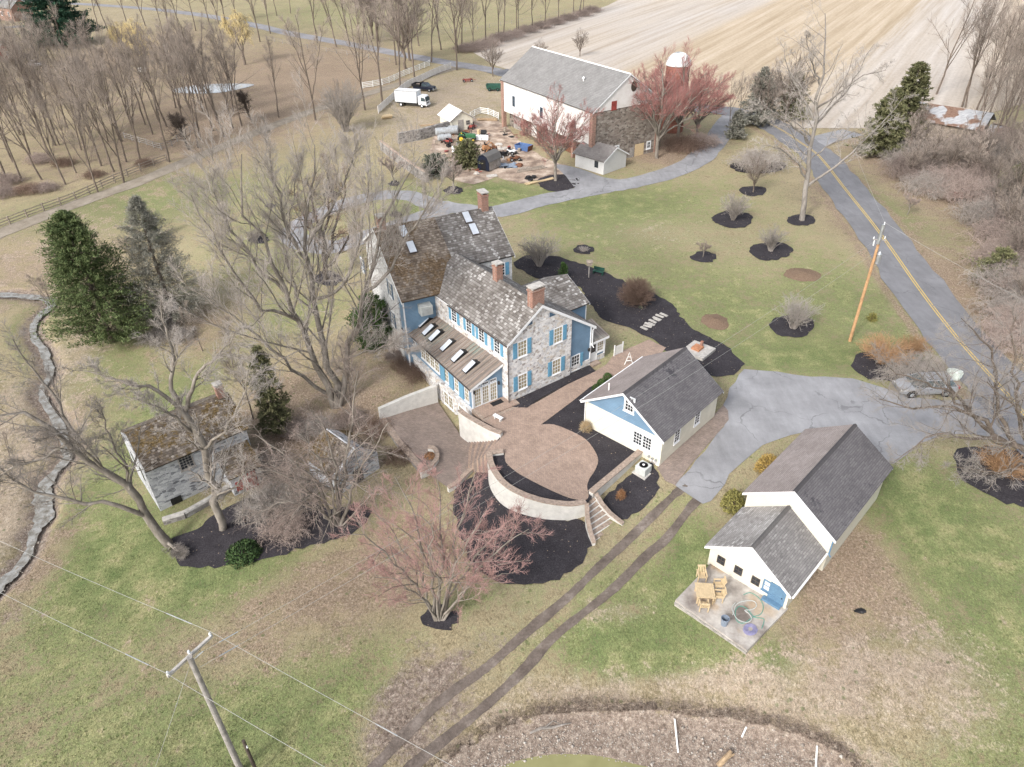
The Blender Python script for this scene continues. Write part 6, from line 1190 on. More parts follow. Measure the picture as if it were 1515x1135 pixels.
MB().hexa([c0_+n_+[0, 0, .36], c1_+n_+[0, 0, .36], c1_-n_+[0, 0, .36], c0_-n_+[0, 0, .36]], [c0_+n_+[0, 0, .46], c1_+n_+[0, 0, .46], c1_-n_+[0, 0, .46], c0_-n_+[0, 0, .46]]).build('seat', MT['trim_white'], lb)
for f_ in (.18, .82):
    k = c0_+(c1_-c0_)*f_; MB().hexa([k+n_*.8-d*.06, k+n_*.8+d*.06, k-n_*.8+d*.06, k-n_*.8-d*.06], [k+n_*.8-d*.06+[0, 0, .36], k+n_*.8+d*.06+[0, 0, .36], k-n_*.8+d*.06+[0, 0, .36], k-n_*.8-d*.06+[0, 0, .36]]).build('leg', MT['stucco'], lb)
dr = thing('driftwood', 'bleached branch lying along the pond bank', 'branch', P(812, 1080)); MB().path([P(784, 1086, .1), P(800, 1079, .18), P(818, 1078, .14), P(832, 1075, .2), P(845, 1071, .1)], [.07, .1, .09, .06, .03], 6).build('limb', MT['bark_pale'], dr); MB().path([P(806, 1078, .18), P(818, 1072, .4), P(827, 1074, .3)], [.05, .04, .02], 5).build('limb', MT['bark_pale'], dr)
dr = thing('driftwood', 'brown rotten stump at the edge of the green pond', 'stump', P(1073, 1126)); MB().path([P(1062, 1134, .05), P(1072, 1126, .3), P(1080, 1117, .45)], [.16, .17, .1], 7).build('log', MT['log'], dr); MB().path([P(1073, 1126, .25), P(1085, 1120, .35)], [.1, .05], 6).build('branch', MT['log'], dr)
for lab, a, b in (('long white pipe leaning on the pond bank below the lawn', (999, 1060), (1003, 1115)), ('thin white pipe on the pond bank near the rotten stump', (1106, 1070), (1097, 1092)), ('white pipe standing at the right end of the pond bank', (1209, 1103), (1206, 1145))):
    o = thing('white_pipe', lab, 'pipe', P(*a)); MB().rod(P(*a, .12), P(*b, .1), .055, n=8).build('pipe', MT['white_paint'], o)
for i, (x, y, lab) in enumerate(((72, 67, 'grey car under the tall spruce'), (53, 98, 'white car in the far left yard'))):
    t = thing('distant_car', lab, 'car', (0, 0, 0)); LB('body', 'tarp' if i == 0 else 'truck_white', t, lambda m: m.prof([(-2.1, .35), (2.1, .35), (2.15, .75), (1.2, .92), (-2.1, .95)], -.85, .85), .06); LB('cabin', 'windscreen', t, lambda m: m.hexa([np.array(q) for q in ((-1.8, -.78, .93), (1.0, -.78, .9), (1.0, .78, .9), (-1.8, .78, .93))], [np.array(q) for q in ((-1.4, -.6, 1.42), (.3, -.6, 1.42), (.3, .6, 1.42), (-1.4, .6, 1.42))])); LB('roof', 'tarp' if i == 0 else 'truck_white', t, lambda m: m.bx(-1.4, .3, -.6, .6, 1.415, 1.46))
    for xx in (1.35, -1.3):
        for s in (-1, 1): wheel(t, xx, s*.76, .33, .2)
    put(t, x, y, 80+40*i)
bx_ = thing('garden_box', 'small white box on legs by the yellow willow', 'box', P(212, 110)); c = P(212, 110); MB().bx(c[0]-1.0, c[0]+1.0, c[1]-.5, c[1]+.5, c[2]+.7, c[2]+1.6).build('box', MT['white_paint'], bx_)
for sx in (-.8, .8): MB().bx(c[0]+sx-.06, c[0]+sx+.06, c[1]-.06, c[1]+.06, c[2]-.1, c[2]+.7).build('leg', MT['old_wood'], bx_)

# odds and ends of the barnyard
rg = np.random.default_rng(31)
for i in range(46):
    if i < 34: x, y = rg.uniform(690, 775), rg.uniform(196, 256); x += (y-225)*.35
    else: x, y = rg.uniform(640, 690), rg.uniform(205, 232)
    hd = rg.uniform(0, 180); k = i % 5; mt = ('rust', 'iron', 'flagstone', 'old_wood', 'black', 'truck_white', 'grey_wood', 'red_paint', 'pine_wood', 'steel')[rg.integers(0, 10)]
    t = thing('scrap', ('bent bar', 'flat sheet', 'small drum', 'leaning board', 'low crate')[k]+' lying in the barnyard clutter', 'scrap', (0, 0, 0), ('bars', 'sheets', 'drums', 'boards', 'crates')[k]+' lying in the barnyard'); s = rg.uniform(.7, 1.3)
    if k == 0: LB('bar', mt, t, lambda m: m.path([(-s, 0, .1), (-.2*s, .1, .35*s), (.5*s, -.1, .15), (s, .2, .3)], .06, 5))
    elif k == 1: LB('sheet', mt, t, lambda m: m.hexa([np.array(q) for q in ((-.8*s, -.5*s, .05), (.8*s, -.5*s, .12), (.8*s, .5*s, .3), (-.8*s, .5*s, .1))], [np.array(q) for q in ((-.8*s, -.5*s, .08), (.8*s, -.5*s, .15), (.8*s, .5*s, .33), (-.8*s, .5*s, .13))]))
    elif k == 2: LB('drum', mt, t, lambda m: m.lathe((0, 0, 0), [(.25, 0), (.3, .05), (.28, .3), (.3, .55), (.28, .8*s), (.05, .8*s)], 12))
    elif k == 3: LB('board', mt, t, lambda m: (m.hexa([np.array(q) for q in ((-1.2*s, -.12, .0), (1.2*s, -.12, .4), (1.2*s, .12, .4), (-1.2*s, .12, .0))], [np.array(q) for q in ((-1.2*s, -.12, .06), (1.2*s, -.12, .46), (1.2*s, .12, .46), (-1.2*s, .12, .06))]), m.bx(.5*s, .8*s, -.3, .3, 0, .3)))
    else: LB('crate', mt, t, lambda m: [m.bx(-.45*s, .45*s, y0, y0+.05, z0, z0+.15) for y0 in (-.3, .25) for z0 in (.02, .2, .38)]+[m.bx(x0, x0+.05, -.3, .3, .02, .5) for x0 in (-.45*s, .4*s)])
    put(t, x, y, hd)
# ------------------------------------------------------------------ trees and shrubs
def tubes(pts, rad, n):
    """pts (N,k,3), rad (N,k) -> vertices, quads"""
    N, k, _ = pts.shape; ax = pts[:, -1]-pts[:, 0]; ax /= np.linalg.norm(ax, axis=1, keepdims=True)+1e-9
    ref = np.where(np.abs(ax[:, 2:3]) < .8, np.array([[0, 0, 1.]]), np.array([[1., 0, 0]])); u = np.cross(ax, ref); u /= np.linalg.norm(u, axis=1, keepdims=True)+1e-9; v = np.cross(ax, u)
    a = np.arange(n)*2*np.pi/n; ring = u[:, None]*np.cos(a)[None, :, None]+v[:, None]*np.sin(a)[None, :, None]
    V = (pts[:, :, None]+ring[:, None]*rad[:, :, None, None]).reshape(-1, 3)
    b = (np.arange(N)[:, None, None]*k+np.arange(k-1)[None, :, None])*n; j = np.arange(n)[None, None]; j2 = (j+1) % n
    F = np.stack([b+j, b+j2, b+n+j2, b+n+j], -1).reshape(-1, 4); return V, F
def np_mesh(name, parts, mat, smooth=True):
    V = np.concatenate([p[0] for p in parts]); off = np.cumsum([0]+[len(p[0]) for p in parts[:-1]]); F = np.concatenate([p[1]+o for p, o in zip(parts, off)]); k = F.shape[1]
    me = bpy.data.meshes.new(name); me.vertices.add(len(V)); me.vertices.foreach_set('co', V.astype(np.float32).ravel()); me.loops.add(F.size); me.loops.foreach_set('vertex_index', F.astype(np.int32).ravel())
    me.polygons.add(len(F)); me.polygons.foreach_set('loop_start', np.arange(0, F.size, k, dtype=np.int32))
    if smooth: me.polygons.foreach_set('use_smooth', np.ones(len(F), bool))
    me.update(); me.materials.append(MT[mat]); return me
def unit(a): return a/(np.linalg.norm(a, axis=-1, keepdims=True)+1e-9)
def sprout(pts, rad, rg, n, t0, t1, ang, lr, k=4, wander=.18, up=.1, rr=.6, tip=.3, rmin=.008, lpow=.5, lmin=0.0):
    """n side shoots on every parent branch"""
    N, kp, _ = pts.shape; M = N*n
    t = (t0+(t1-t0)*(np.arange(n)[None]+rg.uniform(0, 1, (N, n)))/n).ravel(); pi = np.repeat(np.arange(N), n)
    f = np.clip(t*(kp-1), 0, kp-1.001); i = f.astype(int); w = (f-i)[:, None]; A = pts[pi, i]; B = pts[pi, i+1]; p0 = A*(1-w)+B*w; d0 = unit(B-A)
    pr = rad[pi, i]*(1-w[:, 0])+rad[pi, i+1]*w[:, 0]; plen = np.linalg.norm(np.diff(pts, axis=1), axis=2).sum(1)[pi]
    q = unit(rg.normal(size=(M, 3))); perp = unit(q-d0*(q*d0).sum(1, keepdims=True)); an = np.radians(rg.normal(ang, ang*.22, M))[:, None]
    d = unit(d0*np.cos(an)+perp*np.sin(an)); L = np.maximum(plen*lr*(1.15-t)**lpow*rg.uniform(.6, 1.25, M), lmin)
    r0 = np.maximum(np.minimum(pr*rr, pr), rmin); out = np.zeros((M, k, 3)); out[:, 0] = p0
    for s in range(1, k):
        d = unit(d+rg.normal(0, wander, (M, 3))+np.array([0, 0, up])); out[:, s] = out[:, s-1]+d*(L/(k-1))[:, None]
    R_ = r0[:, None]*(1-(1-tip)*np.linspace(0, 1, k)[None]); return out, np.maximum(R_, rmin*.6)
def resample(pl, k):
    pl = np.array(pl, float); s = np.concatenate([[0], np.cumsum(np.linalg.norm(np.diff(pl, axis=0), axis=1))]); t = np.linspace(0, s[-1], k)
    return np.stack([np.interp(t, s, pl[:, i]) for i in range(3)], 1)
def bare(name, label, cat, loc, stems, spec, seed, barkm, twigm, sides=(8, 5, 3, 3, 3), split=1, group=None, wig=.01):
    """stems: list of (polyline local to loc, r0, r1); spec: sprout() settings, one dict per level"""
    rg = np.random.default_rng(seed); P0 = np.stack([resample(s[0], 12) for s in stems]); P0[:, 1:] += rg.normal(0, wig, P0[:, 1:].shape)*np.linalg.norm(P0[:, -1]-P0[:, 0], axis=1)[:, None, None]
    R0 = np.stack([np.linspace(s[1], s[2], 12) for s in stems]); lv = [(P0, R0)]
    for sp in spec: lv.append(sprout(lv[-1][0], lv[-1][1], rg, **sp))
    meshes = [tubes(p, r, sides[min(i, len(sides)-1)]) for i, (p, r) in enumerate(lv)]
    t = thing(name, label, cat, loc, group)
    for nm, ms, mt in (('trunk', meshes[:split+1], barkm), ('crown', meshes[split+1:], twigm)):
        o = bpy.data.objects.new(nm, np_mesh(nm, ms, mt)); COL.objects.link(o); o.parent = t
    return t
def ray_y(px, py, y): d = ray(px, py); s = y/d[1]; return np.array([0, 0, CAMH])+d*s
def limbs(base, L):
    """limbs traced in the photograph: px, py, metres behind the trunk base"""
    b = P(*base); out = []
    for pl, r0, r1 in L: out.append((np.array([ray_y(a, c, b[1]+dy) for a, c, dy in pl])-b, r0, r1))
    return b, out
SPH = [dict(n=18, t0=.22, t1=1, ang=38, lr=.42, k=6, wander=.09, up=.09, rr=.34, tip=.3, rmin=.02), dict(n=11, t0=.15, t1=1, ang=36, lr=.4, k=5, wander=.1, up=.08, rr=.5, rmin=.015), dict(n=12, t0=.12, t1=1, ang=32, lr=.5, k=3, wander=.1, up=.08, rr=.7, rmin=.0105, lmin=.55)]
b, L = limbs((497, 602), [([(494,602,0),(480,562,0),(462,522,-.3),(441,472,-1),(421,430,-1.5),(402,380,-2),(376,320,-2.5),(358,270,-2.5),(348,225,-2)], .38, .04),
 ([(498,602,0),(488,545,.3),(471,472,.6),(460,430,1),(455,390,1),(450,330,1.5),(462,270,2),(470,212,2)], .4, .04), ([(502,600,0),(514,520,.5),(535,450,1),(548,395,1.5),(560,340,2),(590,270,2.5),(622,225,3)], .34, .04),
 ([(441,474,-1),(416,463,-2),(392,462,-3),(370,440,-3.5),(338,390,-4),(308,340,-4.5),(285,290,-4)], .2, .03), ([(470,442,.5),(490,437,0),(506,422,-.5),(520,390,-1),(538,330,-1),(548,262,-1)], .2, .03), ([(460,402,1),(432,350,0),(412,300,0),(402,250,0),(395,205,0)], .2, .03), ([(455,362,1),(480,320,2),(510,270,2.5),(532,208,3)], .18, .03),
 ([(540,432,1),(575,400,1.5),(602,352,2),(630,310,2),(652,268,2)], .18, .03), ([(482,582,0),(430,542,-.5),(388,505,-1),(350,470,-1.5),(318,448,-2),(275,425,-2)], .2, .03), ([(421,432,-1.5),(385,400,-2),(345,345,-2),(320,290,-2),(310,240,-2)], .16, .03), ([(470,470,.5),(440,440,2),(425,390,3),(430,330,3),(440,250,3)], .16, .03), ([(500,590,0),(470,540,-2),(440,520,-3),(400,540,-4),(370,560,-4.5)], .14, .03), ([(512,530,.5),(540,520,-.5),(580,510,-1.5),(610,520,-2)], .12, .03)])
bare('big_tree', 'great spreading bare tree with several trunks left of the farmhouse', 'tree', b, L, SPH, 1, 'bark_grey', 'twig_grey')
b, L = limbs((252, 805), [([(252,808,0),(233,785,0),(205,740,-.2),(185,716,-.3),(150,690,-.8),(127,682,-1),(100,655,-1.4),(75,635,-1.8),(40,618,-2),(0,608,-2.3),(-50,600,-2.5)], .4, .06), ([(212,762,0),(195,757,-.5),(170,746,-1),(114,743,-1.5),(70,735,-2),(35,725,-2),(8,700,-2),(-20,672,-2)], .2, .03), ([(130,684,-1),(108,640,0),(92,605,.5),(70,570,1),(40,540,1),(20,500,1)], .16, .03), ([(192,724,-.3),(186,692,.5),(172,668,1),(158,640,1.5),(150,600,2)], .12, .03), ([(100,656,-1.4),(60,680,-2),(20,690,-2.5),(-20,720,-3)], .12, .03), ([(245,800,0),(262,815,-1),(272,820,-1.6)], .16, .08), ([(150,690,-.8),(120,660,-2.5),(90,640,-3.5),(50,650,-4)], .11, .03)])
SPL = [dict(n=15, t0=.25, t1=1, ang=45, lr=.34, k=6, wander=.16, up=.05, rr=.36, rmin=.018), dict(n=10, t0=.15, t1=1, ang=43, lr=.42, k=5, wander=.16, up=.05, rr=.6, rmin=.014), dict(n=8, t0=.15, t1=1, ang=40, lr=.5, k=3, wander=.16, up=.04, rr=.7, rmin=.01, lmin=.35)]
bare('leaning_tree', 'bare tree leaning far left over the creek beside the springhouse', 'tree', b, L, SPL, 2, 'bark_grey', 'twig_grey')
b, L = limbs((330, 782), [([(330,784,0),(318,735,0),(306,690,0),(295,650,0),(281,622,.2),(266,603,.3)], .34, .24), ([(266,605,.3),(255,570,.5),(258,540,.8),(250,500,1),(238,440,1)], .2, .03), ([(270,612,.3),(285,570,.5),(300,545,.5),(328,520,.5),(348,492,.5)], .19, .03), ([(264,602,.3),(236,580,0),(205,570,-.3),(165,560,-.5),(115,548,-.8)], .18, .03), ([(284,640,0),(252,612,-1),(212,592,-1.6),(185,588,-2)], .12, .03), ([(300,665,0),(330,640,-1),(355,600,-1.5),(370,550,-1.5)], .13, .03), ([(318,735,0),(350,720,-1.5),(365,690,-2),(360,760,-3)], .1, .03)])
bare('tall_tree', 'tall bare tree rising straight in front of the springhouse roof', 'tree', b, L, SPL, 3, 'bark_grey', 'twig_pale')
b, L = limbs((497, 778), [([(495,780,0),(480,735,-.3),(455,700,-.6),(420,670,-1),(378,640,-1.3)], .17, .03), ([(497,780,0),(500,730,.2),(495,690,.3),(486,655,.5),(468,612,.5)], .17, .03), ([(500,780,0),(508,720,.3),(515,680,.6),(520,640,.8),(525,600,1),(529,552,1)], .19, .03), ([(503,780,0),(520,730,0),(535,690,0),(552,660,0),(575,628,0)], .15, .03), ([(493,780,0),(470,740,-.8),(440,712,-1.5),(408,698,-2),(365,690,-2.4)], .15, .03), ([(496,780,0),(478,760,-1),(450,745,-2),(415,740,-2.8),(385,760,-3.2)], .12, .02), ([(504,780,0),(525,755,-.5),(548,735,-1),(580,722,-1.4)], .1, .02), ([(499,780,0),(490,720,-.8),(470,680,-1.5),(440,640,-2)], .13, .02)])
SPW = [dict(n=13, t0=.2, t1=1, ang=45, lr=.45, k=6, wander=.2, up=-.06, rr=.5, rmin=.014), dict(n=9, t0=.1, t1=1, ang=42, lr=.5, k=5, wander=.22, up=-.12, rr=.6, rmin=.01), dict(n=6, t0=.15, t1=1, ang=40, lr=.5, k=4, wander=.22, up=-.12, rr=.7, rmin=.008, lmin=.3)]
bare('multi_stem_tree', 'many-stemmed bare tree fanning out in front of the stone hut', 'tree', b, L, SPW, 4, 'bark_grey', 'twig_pinkbrown')
b, L = limbs((649, 918), [([(646,918,0),(640,870,0),(630,820,.2),(618,780,.5),(604,740,.8),(588,705,1)], .13, .025), ([(650,918,0),(655,850,.2),(656,800,.4),(650,750,.8),(645,702,1)], .13, .025), ([(654,918,0),(668,860,.2),(674,800,.5),(690,750,.8),(704,700,1)], .13, .025), ([(656,918,0),(690,862,-.2),(722,822,-.4),(750,800,-.5),(782,785,-.5)], .12, .025), ([(644,918,0),(610,862,-.3),(575,822,-.5),(545,795,-.7),(520,786,-.8)], .12, .025), ([(652,918,0),(690,845,.8),(730,795,1.2),(765,760,1.5)], .1, .02), ([(648,918,0),(620,850,.8),(580,790,1.3),(550,750,1.6)], .1, .02), ([(648,918,0),(620,880,-1),(590,860,-1.8),(555,855,-2.4)], .08, .02), ([(653,918,0),(680,880,-1),(712,855,-1.8),(745,850,-2.4)], .08, .02), ([(650,918,0),(648,860,-1),(640,800,-1.8),(625,760,-2)], .09, .02), ([(651,918,0),(668,850,-.8),(690,805,-1.5),(710,770,-1.8)], .09, .02)])
SPM = [dict(n=13, t0=.3, t1=1, ang=42, lr=.36, k=5, wander=.16, up=.1, rr=.55, rmin=.016), dict(n=9, t0=.25, t1=1, ang=40, lr=.42, k=4, wander=.1, up=.12, rr=.6, rmin=.011), dict(n=11, t0=.15, t1=1, ang=36, lr=.5, k=3, wander=.14, up=.14, rr=.7, rmin=.008, lmin=.3)]
bare('red_maple', 'many-stemmed red-twigged maple in its own mulch ring on the front lawn', 'tree', b, L, SPM, 5, 'bark_grey', 'twig_rose')
b, L = limbs((1555, 700), [([(1557,702,0),(1515,668,0),(1467,639,0),(1440,615,0),(1424,590,0),(1402,566,.2),(1376,545,.4)], .32, .04), ([(1467,640,0),(1432,612,-.5),(1395,600,-.8),(1362,603,-1),(1328,600,-1.2),(1295,590,-1.2)], .17, .03), ([(1505,662,0),(1490,630,.5),(1472,600,1),(1480,560,1.2),(1468,520,1.5),(1425,470,1.8)], .19, .03), ([(1520,670,0),(1512,600,.3),(1500,550,.6),(1502,470,.8)], .2, .03), ([(1478,648,0),(1440,652,-.8),(1400,642,-1.4),(1360,652,-1.8),(1325,682,-2)], .13, .03), ([(1530,682,0),(1490,700,-1.5),(1450,700,-2.2),(1405,690,-2.8)], .12, .03), ([(1440,616,0),(1400,580,-1),(1352,560,-1.5),(1310,540,-1.6)], .12, .03), ([(1540,690,0),(1520,640,-1),(1500,600,-2),(1460,570,-2.6)], .14, .03)])
bare('leaning_tree', 'bare tree leaning in from the right edge over the parking court', 'tree', b, L, SPL, 6, 'bark_brown', 'twig_pale')
b, L = limbs((1187, 326), [([(1186,327,0),(1193,285,0),(1198,250,0),(1200,215,0),(1204,180,0),(1210,150,0),(1218,110,0),(1222,60,0),(1226,16,0)], .42, .05), ([(1195,275,0),(1228,252,-.5),(1258,233,-1),(1300,188,-1.6),(1336,146,-2)], .2, .03), ([(1195,268,0),(1180,240,-1),(1158,222,-2),(1130,214,-3)], .17, .03), ([(1202,192,0),(1230,160,.5),(1256,130,.8),(1276,98,1),(1292,66,1.2)], .18, .03), ([(1204,178,0),(1185,140,.5),(1168,108,1),(1158,74,1.2)], .17, .03), ([(1208,160,0),(1240,140,-2),(1275,112,-3),(1310,105,-4)], .14, .03), ([(1200,215,0),(1170,180,-2),(1140,160,-3),(1115,150,-3.5)], .14, .03), ([(1214,128,0),(1200,90,-1.5),(1192,50,-2)], .12, .03), ([(1199,235,0),(1225,215,1.5),(1262,196,2.5),(1290,196,3)], .12, .03)])
bare('roadside_tree', 'tall pale bare tree in a mulch ring beside the bend of the road', 'tree', b, L, SPL, 7, 'bark_pale', 'twig_pale')
b, L = limbs((485, 415), [([(485,417,0),(482,385,0),(478,360,0),(470,330,0),(462,300,0),(455,262,0)], .38, .06), ([(482,385,0),(492,358,-.3),(498,330,-.5),(505,300,-.5),(512,258,-.5)], .22, .04), ([(480,370,0),(462,350,.5),(448,320,.8),(436,285,1)], .2, .04), ([(484,395,0),(500,380,.5),(515,350,1),(528,315,1.2)], .18, .04), ([(478,355,0),(485,320,1),(488,280,1.4),(482,235,1.6)], .2, .04)])
bare('ivy_tree', 'dark gnarled tree with reddish bark in a mulch ring behind the farmhouse', 'tree', b, L, SPL, 8, 'bark_dark', 'twig_brown')
# ---- prototypes that are copied
def straight(H, r, rg, lean=.05, fork=0):
    pts = [np.array([0, 0, -.3])]; d = np.array([rg.normal(0, lean), rg.normal(0, lean), 1.])
    for i in range(9): d = d+np.array([rg.normal(0, .018), rg.normal(0, .018), .02]); pts.append(pts[-1]+d/np.linalg.norm(d)*(H+.3)/9)
    st = [(pts, r, r*.16)]
    for k in range(fork):
        i = rg.integers(2, 5); a = rg.uniform(0, 6.28); q = [pts[i]]; e = np.array([math.cos(a)*.34, math.sin(a)*.34, 1.])
        for j in range(6): e = e+np.array([rg.normal(0, .03), rg.normal(0, .03), .05]); q.append(q[-1]+e/np.linalg.norm(e)*(H-pts[i][2])*.95/6)
        st.append((q, r*.55, r*.13))
    return st
PROTO = {}
def proto(key, fn, n): PROTO[key] = [fn(i) for i in range(n)]
SPT = [dict(n=17, t0=.3, t1=.98, ang=38, lr=.31, k=5, wander=.14, up=.16, rr=.45, rmin=.026, lpow=.6), dict(n=10, t0=.15, t1=1, ang=38, lr=.45, k=4, wander=.16, up=.12, rr=.6, rmin=.02), dict(n=8, t0=.15, t1=1, ang=36, lr=.5, k=3, wander=.16, up=.1, rr=.7, rmin=.013, lmin=.6)]
SPO = [dict(n=16, t0=.22, t1=.98, ang=48, lr=.42, k=6, wander=.16, up=.1, rr=.45, rmin=.022, lpow=.7), dict(n=9, t0=.2, t1=1, ang=42, lr=.45, k=4, wander=.18, up=.1, rr=.6, rmin=.015), dict(n=7, t0=.2, t1=1, ang=38, lr=.5, k=3, wander=.18, up=.08, rr=.7, rmin=.011, lmin=.45)]
proto('wood', lambda i: bare('wood_tree', 'x', 'tree', (0, 0, 0), straight(15+i % 2*2, .16, np.random.default_rng(40+i), .07, 1+i % 3), [dict(n=10+i % 3*2, t0=.28, t1=.97, ang=32+i % 3*8, lr=.33+.045*(i % 4), k=5, wander=.07, up=.1, rr=.42, rmin=.022, lpow=.8), dict(n=10, t0=.2, t1=1, ang=36, lr=.42, k=4, wander=.09, up=.09, rr=.55, rmin=.014), dict(n=6, t0=.15, t1=1, ang=33, lr=.46, k=3, wander=.09, up=.08, rr=.7, rmin=.009, lmin=.6)], 60+i, 'bark_brown', 'twig_far', wig=.003), 8)
def dome(H, Rr, r, rg, n=8, bole=.22):
    b = np.array([rg.normal(0, .1), rg.normal(0, .1), H*bole]); st = [([(0, 0, -.3), tuple(b*.5), tuple(b), (b[0], b[1], H*.55), (b[0]+rg.normal(0, .3), b[1]+rg.normal(0, .3), H*.93)], r, r*.12)]
    for k in range(n):
        a = 6.28*(k+rg.uniform(-.3, .3))/n; c, s = math.cos(a), math.sin(a); q = Rr*rg.uniform(.55, 1); e = H*rg.uniform(.62, .9)*(1-.15*(q/Rr)); z0 = b[2]*rg.uniform(.75, 1.15)
        st.append(([(b[0], b[1], z0), (c*q*.28, s*q*.28, z0+(e-z0)*.35), (c*q*.62, s*q*.62, z0+(e-z0)*.72), (c*q, s*q, e)], r*.5, .03))
    return st
SPD = [dict(n=10, t0=.3, t1=1, ang=38, lr=.42, k=5, wander=.09, up=.1, rr=.5, rmin=.02), dict(n=8, t0=.2, t1=1, ang=36, lr=.42, k=4, wander=.09, up=.1, rr=.6, rmin=.014), dict(n=7, t0=.2, t1=1, ang=32, lr=.48, k=3, wander=.08, up=.1, rr=.7, rmin=.01, lmin=.4)]
proto('oak', lambda i: bare('bare_tree', 'x', 'tree', (0, 0, 0), dome(12, 4.2, .22, np.random.default_rng(50+i), 9), SPD, 70+i, 'bark_brown', 'twig_far'), 3)
proto('maple', lambda i: bare('red_maple', 'x', 'tree', (0, 0, 0), dome(10, 5.2, .2, np.random.default_rng(55+i), 11), [dict(SPD[0], n=13, rmin=.014), dict(SPD[1], n=11, rmin=.009), dict(SPD[2], n=8, rmin=.006, lmin=.3)], 80+i, 'bark_grey', 'twig_red'), 2)
SPWI = [dict(n=14, t0=.35, t1=1, ang=45, lr=.4, k=6, wander=.15, up=.0, rr=.45, rmin=.03), dict(n=12, t0=.2, t1=1, ang=50, lr=.55, k=6, wander=.12, up=-.3, rr=.5, rmin=.018), dict(n=6, t0=.2, t1=1, ang=25, lr=.6, k=4, wander=.1, up=-.4, rr=.7, rmin=.014, lmin=.6)]
proto('willow', lambda i: bare('willow', 'x', 'tree', (0, 0, 0), straight(9, .25, np.random.default_rng(58+i), .05, 3), SPWI, 88+i, 'bark_brown', 'twig_yellow'), 2)
proto('dark', lambda i: bare('apple_tree', 'x', 'tree', (0, 0, 0), straight(5, .2, np.random.default_rng(63+i), .12, 4), [dict(SPO[0], n=10, lr=.55, ang=60, up=.02), dict(SPO[1], n=7), dict(SPO[2], n=5)], 90+i, 'bark_dark', 'twig_dark'), 1)
proto('small', lambda i: bare('small_tree', 'x', 'tree', (0, 0, 0), dome(3, 1.3, .07, np.random.default_rng(66+i), 7, .35), [dict(SPD[0], n=9, rmin=.012), dict(SPD[1], n=7, rmin=.009), dict(SPD[2], n=5, rmin=.007, lmin=.15)], 93+i, 'bark_grey', 'twig_pinkbrown'), 2)
def vase(H, Rr, n, rg, ball=False):
    st = []
    for i in range(n):
        a = rg.uniform(0, 6.28); rr = Rr*math.sqrt(rg.uniform(.02, 1)); hh = H*rg.uniform(.75, 1.05)*(1-.25*(rr/Rr)**2) if not ball else H*rg.uniform(.82, 1.03)*math.sqrt(max(.06, 1-(.97*rr/Rr)**2)); c, s = math.cos(a), math.sin(a); b0 = .12*Rr
        st.append(([(c*b0*rg.uniform(0, 1), s*b0*rg.uniform(0, 1), -.05), (c*rr*.3, s*rr*.3, hh*.4), (c*rr*.65, s*rr*.65, hh*.75), (c*rr, s*rr, hh)], .016*H/1.5, .006))
    return st
def shrub(key, H, Rr, n, barkm, twigm, cnt=1, sp=None, name='shrub', seed=0):
    proto(key, lambda i: bare(name, 'x', 'shrub', (0, 0, 0), vase(H, Rr, n, np.random.default_rng(100+i+seed), key == 'brown_ball'), sp or [dict(n=7, t0=.25, t1=1, ang=30, lr=.4, k=4, wander=.18, up=.06, rr=.6, rmin=.01), dict(n=6, t0=.2, t1=1, ang=34, lr=.5, k=3, wander=.18, up=.04, rr=.7, rmin=.006, lmin=.15)], 110+i+seed, barkm, twigm, sides=(4, 3, 3, 3), split=0), cnt)
shrub('vase', 2.0, 1.5, 55, 'twig_grey', 'twig_grey', 2); shrub('pale_vase', 2.6, 1.7, 55, 'twig_grey', 'twig_pale', 1, seed=5); shrub('brown_ball', 3.2, 2.15, 330, 'twig_brown', 'twig_brown', 1, seed=9, name='round_shrub'); shrub('orange_bush', 2.2, 2.2, 130, 'twig_orange', 'twig_orange', 1, seed=12)
def bramble(i, mat='twig_pinkbrown', n=240, Rr=2.6, H=2.2):
    rg = np.random.default_rng(130+i); st = []
    for k in range(n):
        a = rg.uniform(0, 6.28); r = Rr*math.sqrt(rg.uniform(0, 1)); x, y = r*math.cos(a), r*math.sin(a); b = rg.uniform(0, 6.28); L = rg.uniform(.8, 2.2); hh = H*rg.uniform(.5, 1.1)*(1-.55*(r/Rr)**2); c, s = math.cos(b)*L, math.sin(b)*L
        st.append(([(x, y, -.1), (x+c*.25, y+s*.25, hh*.75), (x+c*.6, y+s*.6, hh), (x+c, y+s, hh*.6)], .02, .008))
    return bare('bramble', 'x', 'thicket', (0, 0, 0), st, [dict(n=6, t0=.2, t1=1, ang=45, lr=.35, k=4, wander=.25, up=-.02, rr=.7, rmin=.011), dict(n=4, t0=.2, t1=1, ang=45, lr=.5, k=3, wander=.25, up=0, rr=.7, rmin=.009, lmin=.15)], 140+i, mat, mat, sides=(3, 3, 3), split=0)
proto('bramble', lambda i: bramble(i), 2); proto('bramble_grey', lambda i: bramble(5+i, 'twig_grey'), 1); proto('bramble_dark', lambda i: bramble(9+i, 'twig_brown', 200), 1)
def quads(c, d, n, L, W):
    """leaf-like quads at c along d"""
    s = unit(np.cross(d, n)); V = np.stack([c-d*L[:, None]*.5, c+s*W[:, None]*.5, c+d*L[:, None]*.5, c-s*W[:, None]*.5], 1).reshape(-1, 3); return V, np.arange(len(V)).reshape(-1, 4)
